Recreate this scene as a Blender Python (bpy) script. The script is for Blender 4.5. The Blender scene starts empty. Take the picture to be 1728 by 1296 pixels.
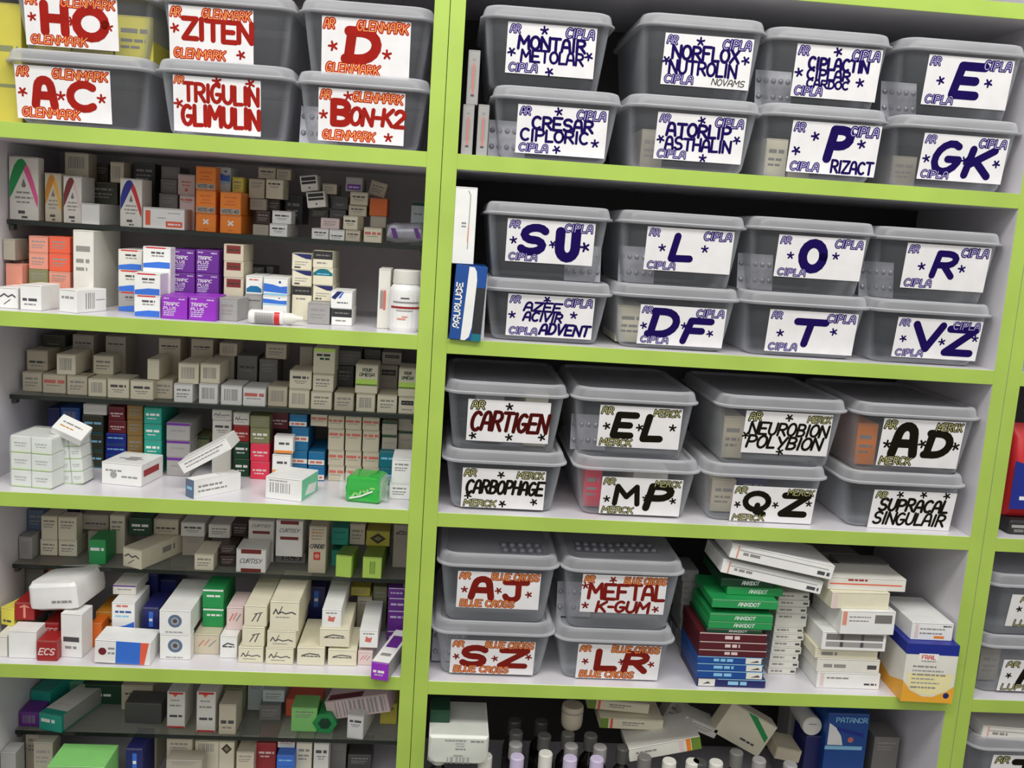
# Pharmacy wall: three green-edged storage cabinets with lidded plastic bins and hundreds of medicine cartons.
import bpy, math, random
from mathutils import Vector, Matrix
C = bpy.context.scene.collection
R = math.radians
rnd = random.Random(7)

# ------------------------------------------------------------------ camera, world, lights, exposure
cd = bpy.data.cameras.new('camera'); cam = bpy.data.objects.new('camera', cd); C.objects.link(cam); bpy.context.scene.camera = cam
cd.sensor_fit = 'HORIZONTAL'; cd.sensor_width = 36.0; cd.lens = 34.3789; cd.clip_start = .05
cam.matrix_world = Matrix(((0.995977, -0.054972, -0.070763, 0.01629), (-0.061013, 0.162327, -0.984849, -1.27692), (0.065626, 0.985204, 0.15832, 0.38639), (0, 0, 0, 1)))
wd = bpy.data.worlds.new('room_light'); bpy.context.scene.world = wd; wd.use_nodes = True
wd.node_tree.nodes['Background'].inputs[0].default_value = (1.0, 0.985, 0.96, 1)
wd.node_tree.nodes['Background'].inputs[1].default_value = 0.47

def lamp(name, loc, aim, sx, sy, energy, col):
    d = bpy.data.lights.new(name, 'AREA'); d.shape = 'RECTANGLE'; d.size = sx; d.size_y = sy
    d.energy = energy; d.color = col
    o = bpy.data.objects.new(name, d); C.objects.link(o); o.location = loc
    o.rotation_euler = (Vector(aim) - Vector(loc)).to_track_quat('-Z', 'Y').to_euler()
    return o
lamp('ceiling_tube_light', (.15, -1.1, 1.75), (.15, -.05, .15), 2.4, .4, 37, (1, .985, .95))
lamp('ceiling_tube_light', (-.6, -2.6, 1.6), (.0, 0, .1), 2.4, .6, 14, (.97, .98, 1))
vs = bpy.context.scene.view_settings
bpy.context.scene.display_settings.display_device = 'sRGB'
vs.view_transform = 'Standard'; vs.look = 'None'; vs.gamma = 1.0; vs.use_curve_mapping = False
vs.exposure = 0.0
cy = bpy.context.scene.cycles
cy.transparent_max_bounces = 24; cy.max_bounces = 8; cy.diffuse_bounces = 4; cy.glossy_bounces = 3

# ------------------------------------------------------------------ materials
def lin(c):
    return tuple((v/12.92 if v <= .04045 else ((v+.055)/1.055)**2.4) for v in (x/255 for x in c))
PAL = {'ink_cart': (74, 12, 10), 'amber': (200, 134, 40),
 'back_board': (214, 206, 208),
 'back_board_shaded': (58, 56, 54),
 'beige': (206, 196, 172),
 'beige_grey': (172, 164, 148),
 'black_print': (28, 28, 30),
 'blue': (54, 112, 210),
 'blue_deep': (22, 74, 150),
 'blue_light': (140, 200, 232),
 'blue_white': (236, 236, 232),
 'bottle_cap': (206, 200, 216),
 'brown': (150, 116, 60),
 'brown_dark': (66, 48, 40),
 'charcoal': (42, 42, 44),
 'cream': (228, 222, 196),
 'dark_metal': (70, 75, 72),
 'dark_red': (158, 34, 34),
 'flat_maroon': (86, 22, 32),
 'floor_tile': (150, 145, 138),
 'green': (36, 150, 80),
 'green_deep': (14, 66, 40),
 'green_laminate': (170, 199, 86),
 'green_light': (140, 214, 120),
 'grey_blue': (92, 112, 140),
 'grey_carton': (160, 158, 156),
 'grey_dark': (76, 76, 74),
 'grey_mid': (120, 118, 114),
 'ink_black': (22, 20, 8),
 'ink_brown_red': (126, 30, 22),
 'ink_lilac': (196, 188, 228),
 'ink_navy': (26, 10, 84),
 'ink_olive': (40, 38, 14),
 'ink_orange_red': (186, 44, 28),
 'ink_pale': (214, 212, 150),
 'ink_peach': (244, 180, 110),
 'ink_red': (160, 34, 26),
 'ink_rust': (170, 66, 28),
 'ink_violet': (40, 24, 100),
 'label_paper': (238, 236, 236),
 'lilac': (206, 194, 222),
 'lime': (196, 236, 104),
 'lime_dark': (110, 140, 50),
 'maroon': (112, 30, 40),
 'maroon_print': (124, 40, 36),
 'mint': (110, 206, 160),
 'mustard': (236, 170, 50),
 'navy': (32, 36, 98),
 'navy_bright': (22, 40, 140),
 'offwhite': (226, 224, 214),
 'olive': (130, 134, 92),
 'olive_dark': (62, 64, 48),
 'orange': (240, 134, 34),
 'orange_deep': (214, 104, 30),
 'pale_blue_grey': (196, 208, 208),
 'pink': (232, 96, 150),
 'pink_pale': (226, 204, 200),
 'pink_red': (226, 52, 82),
 'plastic_body': (186, 190, 196),
 'plastic_lid': (198, 199, 203),
 'purple': (150, 46, 190),
 'purple_deep': (104, 40, 142),
 'red': (206, 40, 44),
 'red_orange': (232, 98, 66),
 'room_wall': (190, 190, 185),
 'salmon': (224, 150, 128),
 'seam': (120, 116, 108),
 'shadow_grey': (96, 92, 98),
 'teal': (36, 160, 140),
 'teal_blue': (20, 110, 160),
 'teal_deep': (14, 112, 128),
 'text_dark': (78, 76, 80),
 'text_grey': (146, 142, 138),
 'text_red': (208, 112, 100),
 'white': (236, 236, 232),
 'white_laminate': (218, 215, 220),
 'yellow': (236, 226, 92),
 'yellow_cream': (236, 226, 170),
 'yellow_olive': (196, 186, 70)}
_m = {}
def principled(name, rgb, rough=.5, alpha=1.0, spec=.5, noise=0.0, scale=20.0, coat=0.0):
    m = bpy.data.materials.new(name); m.use_nodes = True
    nt = m.node_tree; b = nt.nodes['Principled BSDF']
    b.inputs['Base Color'].default_value = (*rgb, 1); b.inputs['Roughness'].default_value = rough
    b.inputs['Alpha'].default_value = alpha; b.inputs['Specular IOR Level'].default_value = spec
    b.inputs['Coat Weight'].default_value = coat
    if noise:
        tc = nt.nodes.new('ShaderNodeTexCoord'); n = nt.nodes.new('ShaderNodeTexNoise')
        n.inputs['Scale'].default_value = scale; n.inputs['Detail'].default_value = 5
        r = nt.nodes.new('ShaderNodeValToRGB')
        r.color_ramp.elements[0].position = .3; r.color_ramp.elements[1].position = .7
        r.color_ramp.elements[0].color = (*[x*(1-noise) for x in rgb], 1)
        r.color_ramp.elements[1].color = (*[min(1, x*(1+noise)) for x in rgb], 1)
        nt.links.new(tc.outputs['Object'], n.inputs['Vector']); nt.links.new(n.outputs['Fac'], r.inputs[0])
        nt.links.new(r.outputs[0], b.inputs['Base Color'])
    return m
def mat(n):
    if n not in _m:
        _m[n] = principled(n, lin(PAL[n]), .42, noise=.05, scale=35) if not n.startswith('ink') else principled(n, lin(PAL[n]), .8, spec=.1, noise=.12, scale=60)
    return _m[n]
_m['green_laminate'] = principled('green_laminate', lin(PAL['green_laminate']), .38, noise=.09, scale=9)
_m['white_laminate'] = principled('white_laminate', lin(PAL['white_laminate']), .3, noise=.04, scale=6)
_m['back_board'] = principled('back_board', lin(PAL['back_board']), .6, noise=.12, scale=5)
_m['back_board_shaded'] = principled('back_board_shaded', lin(PAL['back_board_shaded']), .6, noise=.15, scale=5)  # darker copy of back_board, shade behind the bins put into its colour
_m['plastic_body'] = principled('plastic_body', lin(PAL['plastic_body']), .22, alpha=.13, noise=.08, scale=14)
_m['plastic_lid'] = principled('plastic_lid', lin(PAL['plastic_lid']), .28, alpha=.42, noise=.06, scale=18)
def edge_dense(m, a0, a1):
    nt = m.node_tree; b = nt.nodes['Principled BSDF']
    lw = nt.nodes.new('ShaderNodeLayerWeight'); lw.inputs['Blend'].default_value = .5; mr_lo, mr_hi = .12, .75
    mr = nt.nodes.new('ShaderNodeMapRange'); mr.inputs['From Min'].default_value = mr_lo; mr.inputs['From Max'].default_value = mr_hi; mr.inputs['To Min'].default_value = a0; mr.inputs['To Max'].default_value = a1
    nt.links.new(lw.outputs['Facing'], mr.inputs['Value']); nt.links.new(mr.outputs[0], b.inputs['Alpha'])
edge_dense(_m['plastic_body'], .13, .8); edge_dense(_m['plastic_lid'], .42, .9)
_m['shelf_glass'] = principled('shelf_glass', lin((188, 192, 176)), .08, alpha=.3)
_m['glass_edge'] = principled('glass_edge', lin((40, 48, 42)), .12, alpha=.92)
_m['clear_wrap'] = principled('clear_wrap', lin((225, 235, 228)), .12, alpha=.28)
_m['green_wrap'] = principled('green_wrap', lin((52, 184, 70)), .14, alpha=.9, coat=.6)
_m['foil'] = principled('foil', lin((168, 168, 176)), .3, noise=.2, scale=60)
_m['foil'].node_tree.nodes['Principled BSDF'].inputs['Metallic'].default_value = .25
_m['gloss_white'] = principled('gloss_white', lin((238, 238, 234)), .2, coat=.4)

# ------------------------------------------------------------------ mesh building
class MB:
    def __init__(s): s.v = []; s.f = []; s.m = []; s.names = []
    def mi(s, n):
        if n not in s.names: s.names.append(n)
        return s.names.index(n)
    def face(s, pts, n):
        i = len(s.v); s.v.extend(tuple(p) for p in pts); s.f.append(tuple(range(i, i+len(pts)))); s.m.append(s.mi(n))
    def grid(s, loops, n, closed=True, cap0=False, cap1=False):
        k = len(loops[0]); base = len(s.v); mi = s.mi(n)
        for L in loops: s.v.extend(tuple(p) for p in L)
        for a in range(len(loops)-1):
            for j in range(k if closed else k-1):
                j2 = (j+1) % k
                s.f.append((base+a*k+j, base+a*k+j2, base+(a+1)*k+j2, base+(a+1)*k+j)); s.m.append(mi)
        if cap0: s.f.append(tuple(base+j for j in reversed(range(k)))); s.m.append(mi)
        if cap1: s.f.append(tuple(base+(len(loops)-1)*k+j for j in range(k))); s.m.append(mi)
    def box(s, x0, x1, y0, y1, z0, z1, n, c=.0008):
        c = min(c, (x1-x0)*.3, (y1-y0)*.3, (z1-z0)*.3); X, Y, Z = (x0, x1), (y0, y1), (z0, z1)
        P = {}; base = len(s.v); mi = s.mi(n)
        for a in (0, 1):
            for b in (0, 1):
                for d in (0, 1):
                    ix, iy, iz = X[a]+(c if a == 0 else -c), Y[b]+(c if b == 0 else -c), Z[d]+(c if d == 0 else -c)
                    for t, p in enumerate(((X[a], iy, iz), (ix, Y[b], iz), (ix, iy, Z[d]))):
                        P[a, b, d, t] = len(s.v); s.v.append(p)
        def add(*k): s.f.append(tuple(P[q] for q in k)); s.m.append(mi)
        for a in (0, 1):
            q = [(a, 0, 0, 0), (a, 1, 0, 0), (a, 1, 1, 0), (a, 0, 1, 0)]; add(*(q if a else q[::-1]))
            q = [(0, a, 0, 1), (0, a, 1, 1), (1, a, 1, 1), (1, a, 0, 1)]; add(*(q if a else q[::-1]))
            q = [(0, 0, a, 2), (1, 0, a, 2), (1, 1, a, 2), (0, 1, a, 2)]; add(*(q if a else q[::-1]))
        for a in (0, 1):
            for b in (0, 1):
                q = [(a, b, 0, 0), (a, b, 0, 1), (a, b, 1, 1), (a, b, 1, 0)]; add(*(q if a != b else q[::-1]))
                q = [(a, 0, b, 0), (a, 1, b, 0), (a, 1, b, 2), (a, 0, b, 2)]; add(*(q if a == b else q[::-1]))
                q = [(0, a, b, 1), (1, a, b, 1), (1, a, b, 2), (0, a, b, 2)]; add(*(q if a != b else q[::-1]))
        for a in (0, 1):
            for b in (0, 1):
                for d in (0, 1):
                    q = [(a, b, d, 0), (a, b, d, 1), (a, b, d, 2)]
                    add(*(q if (a+b+d) % 2 else q[::-1]))
    def lathe(s, prof, n, seg=28, mats=None, axis='z', cx=0, cy=0):
        for i in range(len(prof)-1):
            nn = mats[i] if mats else n
            L = []
            for r, z in (prof[i], prof[i+1]):
                L.append([(cx+r*math.cos(2*math.pi*j/seg), cy+r*math.sin(2*math.pi*j/seg), z) for j in range(seg)])
            s.grid(L, nn)
    def ribbon(s, pts, w, n, T):
        """flat marker strokes of width w through 2-D points; T(u, v, lift) gives the 3-D point. A stroke is one
        mitred strip with round ends; it is cut where it turns sharply, each piece lying a hair above the last"""
        P = [pts[0]]
        for p in pts[1:]:
            if math.hypot(p[0]-P[-1][0], p[1]-P[-1][1]) > w*.04: P.append(p)
        if len(P) < 2: return
        runs, cur = [], [P[0]]
        for i in range(1, len(P)):
            cur.append(P[i])
            if i < len(P)-1:
                a0 = math.atan2(P[i][1]-P[i-1][1], P[i][0]-P[i-1][0]); a1 = math.atan2(P[i+1][1]-P[i][1], P[i+1][0]-P[i][0])
                if abs((a1-a0+math.pi) % (2*math.pi)-math.pi) > .9: runs.append(cur); cur = [P[i]]
        runs.append(cur); h = w/2
        for q in runs:
            s.lift = getattr(s, 'lift', 0)+1; e = (s.lift % 12)*.000012
            nrm = []
            for i in range(len(q)):
                ds = []
                if i: ds.append((q[i][0]-q[i-1][0], q[i][1]-q[i-1][1]))
                if i < len(q)-1: ds.append((q[i+1][0]-q[i][0], q[i+1][1]-q[i][1]))
                ds = [(x/math.hypot(x, y), y/math.hypot(x, y)) for x, y in ds]
                tx, ty = sum(x for x, y in ds), sum(y for x, y in ds); L = math.hypot(tx, ty); tx, ty = tx/L, ty/L
                k = h/max(.6, tx*ds[0][0]+ty*ds[0][1]); nrm.append((-ty*k, tx*k))
            a0 = math.atan2(q[0][1]-q[1][1], q[0][0]-q[1][0]); a1 = math.atan2(q[-1][1]-q[-2][1], q[-1][0]-q[-2][0])
            left = [(p[0]+m[0], p[1]+m[1]) for p, m in zip(q, nrm)]; right = [(p[0]-m[0], p[1]-m[1]) for p, m in zip(q, nrm)]
            for i in range(len(q)-1):
                s.face([T(*left[i], e), T(*right[i], e), T(*right[i+1], e), T(*left[i+1], e)], n)
            for c, a in ((q[0], a0), (q[-1], a1)):
                s.face([T(c[0]+h*math.cos(a-math.pi/2+k*math.pi/6), c[1]+h*math.sin(a-math.pi/2+k*math.pi/6), e) for k in range(7)], n)
    def build(s, name, parent=None, smooth=False):
        me = bpy.data.meshes.new(name); me.from_pydata(s.v, [], s.f)
        for n in s.names: me.materials.append(mat(n))
        me.polygons.foreach_set('material_index', s.m)
        if smooth: me.polygons.foreach_set('use_smooth', [True]*len(s.f))
        me.update()
        o = bpy.data.objects.new(name, me); C.objects.link(o)
        if parent is not None: o.parent = parent
        return o
def weld(o, ang=35):
    import bmesh
    bm = bmesh.new(); bm.from_mesh(o.data); bmesh.ops.remove_doubles(bm, verts=bm.verts, dist=1e-6)
    bmesh.ops.recalc_face_normals(bm, faces=bm.faces)
    for e in bm.edges:
        e.smooth = len(e.link_faces) == 2 and e.calc_face_angle(0) < R(ang)
    for f in bm.faces: f.smooth = True
    bm.to_mesh(o.data); bm.free(); return o
def tag(o, label, cat, group=None):
    o['label'] = label; o['category'] = cat
    if group: o['group'] = group
    return o
def empty(name, loc=(0, 0, 0), rz=0):
    o = bpy.data.objects.new(name, None); C.objects.link(o); o.location = loc; o.rotation_euler.z = rz
    o.empty_display_size = .02
    return o

# ------------------------------------------------------------------ marker lettering (stroke font drawn here)
def arc(cx, cy, rx, ry, a0, a1, n=9):
    return [(cx+rx*math.cos(R(a0+(a1-a0)*i/n)), cy+ry*math.sin(R(a0+(a1-a0)*i/n))) for i in range(n+1)]
GL = {
 'A': [[(0, 0), (.12, .62)]+arc(.5, .68, .36, .32, 170, 10, 7)+[(1, 0)], [(.1, .38), (.92, .38)]],
 'B': [[(.08, 0), (.08, 1)], [(.08, 1)]+arc(.5, .76, .4, .24, 90, -90, 7)+[(.08, .52)], [(.45, .52)]+arc(.5, .26, .46, .26, 90, -90, 7)+[(.08, 0)]],
 'C': [arc(.55, .5, .52, .5, 50, 310, 12)],
 'D': [[(.1, 0), (.1, 1)], [(0, 1), (.4, 1)]+arc(.42, .5, .55, .5, 90, -90, 9)+[(0, 0)]],
 'E': [[(1, 1), (.05, 1), (.05, 0), (1, 0)], [(.05, .5), (.8, .5)]],
 'F': [[(1, 1), (.08, 1), (.08, 0)], [(.08, .52), (.75, .52)]],
 'G': [arc(.52, .5, .5, .5, 55, 345, 12)+[(1, .45), (.55, .45)]],
 'H': [[(.05, 0), (.05, 1)], [(.95, 0), (.95, 1)], [(.05, .5), (.95, .5)]],
 'I': [[(.5, 0), (.5, 1)]],
 'J': [[(0, 1), (1, 1)], [(.62, 1), (.62, .25)]+arc(.32, .25, .3, .25, 0, -170, 7)],
 'K': [[(.05, 0), (.05, 1)], [(.95, 1), (.1, .42)], [(.3, .56), (1, 0)]],
 'L': [[(.05, 1), (.05, 0), (1, .02)]],
 'M': [[(0, 0), (.08, 1), (.5, .4), (.92, 1), (1, 0)]],
 'N': [[(.02, 0), (.02, 1), (.98, 0), (.98, 1)]],
 'O': [arc(.5, .5, .5, .5, 0, 360, 16)],
 'P': [[(.08, 0), (.08, 1)], [(.08, 1)]+arc(.5, .73, .46, .27, 90, -90, 7)+[(.08, .46)]],
 'Q': [arc(.5, .55, .5, .45, 0, 360, 16), [(.55, .35), (.5, 0), (.85, -.12)]],
 'R': [[(.06, 0), (.06, 1)], [(.06, 1)]+arc(.5, .74, .45, .26, 90, -90, 7)+[(.06, .48)], [(.45, .48), (1, 0)]],
 'S': [arc(.52, .74, .45, .26, 30, 270, 9)+arc(.48, .25, .46, .25, 90, -150, 9)],
 'T': [[(0, 1), (1, 1)], [(.5, 1), (.5, 0)]],
 'U': [[(.05, 1), (.05, .4)]+arc(.5, .38, .45, .38, 180, 360, 8)+[(.95, 1)]],
 'V': [[(0, 1), (.48, 0), (1, 1)]],
 'X': [[(0, 0), (1, 1)], [(0, 1), (1, 0)]],
 'Y': [[(0, 1), (.5, .5)], [(1, 1), (.4, 0)]],
 'W': [[(0, 1), (.25, 0), (.5, .7), (.75, 0), (1, 1)]],
 'Z': [[(0, 1), (1, 1), (.02, 0), (1, 0)]],
 '2': [arc(.5, .72, .45, .28, 160, -20, 7)+[(.05, 0), (1, 0)]],
 '3': [arc(.45, .75, .45, .25, 140, -80, 7)+arc(.45, .25, .5, .27, 80, -140, 7)],
 '4': [[(.75, 0), (.75, 1), (0, .3), (1, .3)]], '0': [arc(.5, .5, .42, .5, 0, 360, 14)],
 '1': [[(.2, .8), (.5, 1), (.5, 0)]], '-': [[(.1, .5), (.9, .5)]], ' ': [],
}
NARROW = {'I': .3, '1': .4, ' ': .45, '-': .6, 'J': .85, 'L': .8, 'M': 1.25, 'W': 1.3}
def lettering(mb, text, box, col, T, wid=.16, slant=0.0, jit=.03, fill=None, r=None):
    """text inside box (u0, v0, u1, v1) in metres of the surface T maps"""
    r = r or rnd
    u0, v0, u1, v1 = box; h = v1-v0; gap = .22
    tot = sum(NARROW.get(ch, 1) for ch in text)+gap*(len(text)-1)
    k = (u1-u0)/tot; x = u0; strokes = []
    for ch in text:
        w = NARROW.get(ch, 1)*k; dy = (r.random()-.5)*2*jit*h; sc = 1+(r.random()-.5)*2*jit
        for st in GL.get(ch, []):
            strokes.append([(x+px*w+slant*h*(py-.5), v0+dy+py*h*sc) for px, py in st])
        x += w+gap*k
    sw = wid*h
    for st in strokes: mb.ribbon(st, sw, col, T(0))
    if fill:
        for st in strokes: mb.ribbon(st, sw*.24, fill, T(1))
def star(mb, u, v, s, col, T, r):
    a0 = r.random()*40
    for k in range(5):
        a = R(90+72*k+a0); mb.ribbon([(u, v), (u+s*math.cos(a), v+s*math.sin(a))], s*.52, col, T(0))

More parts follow.
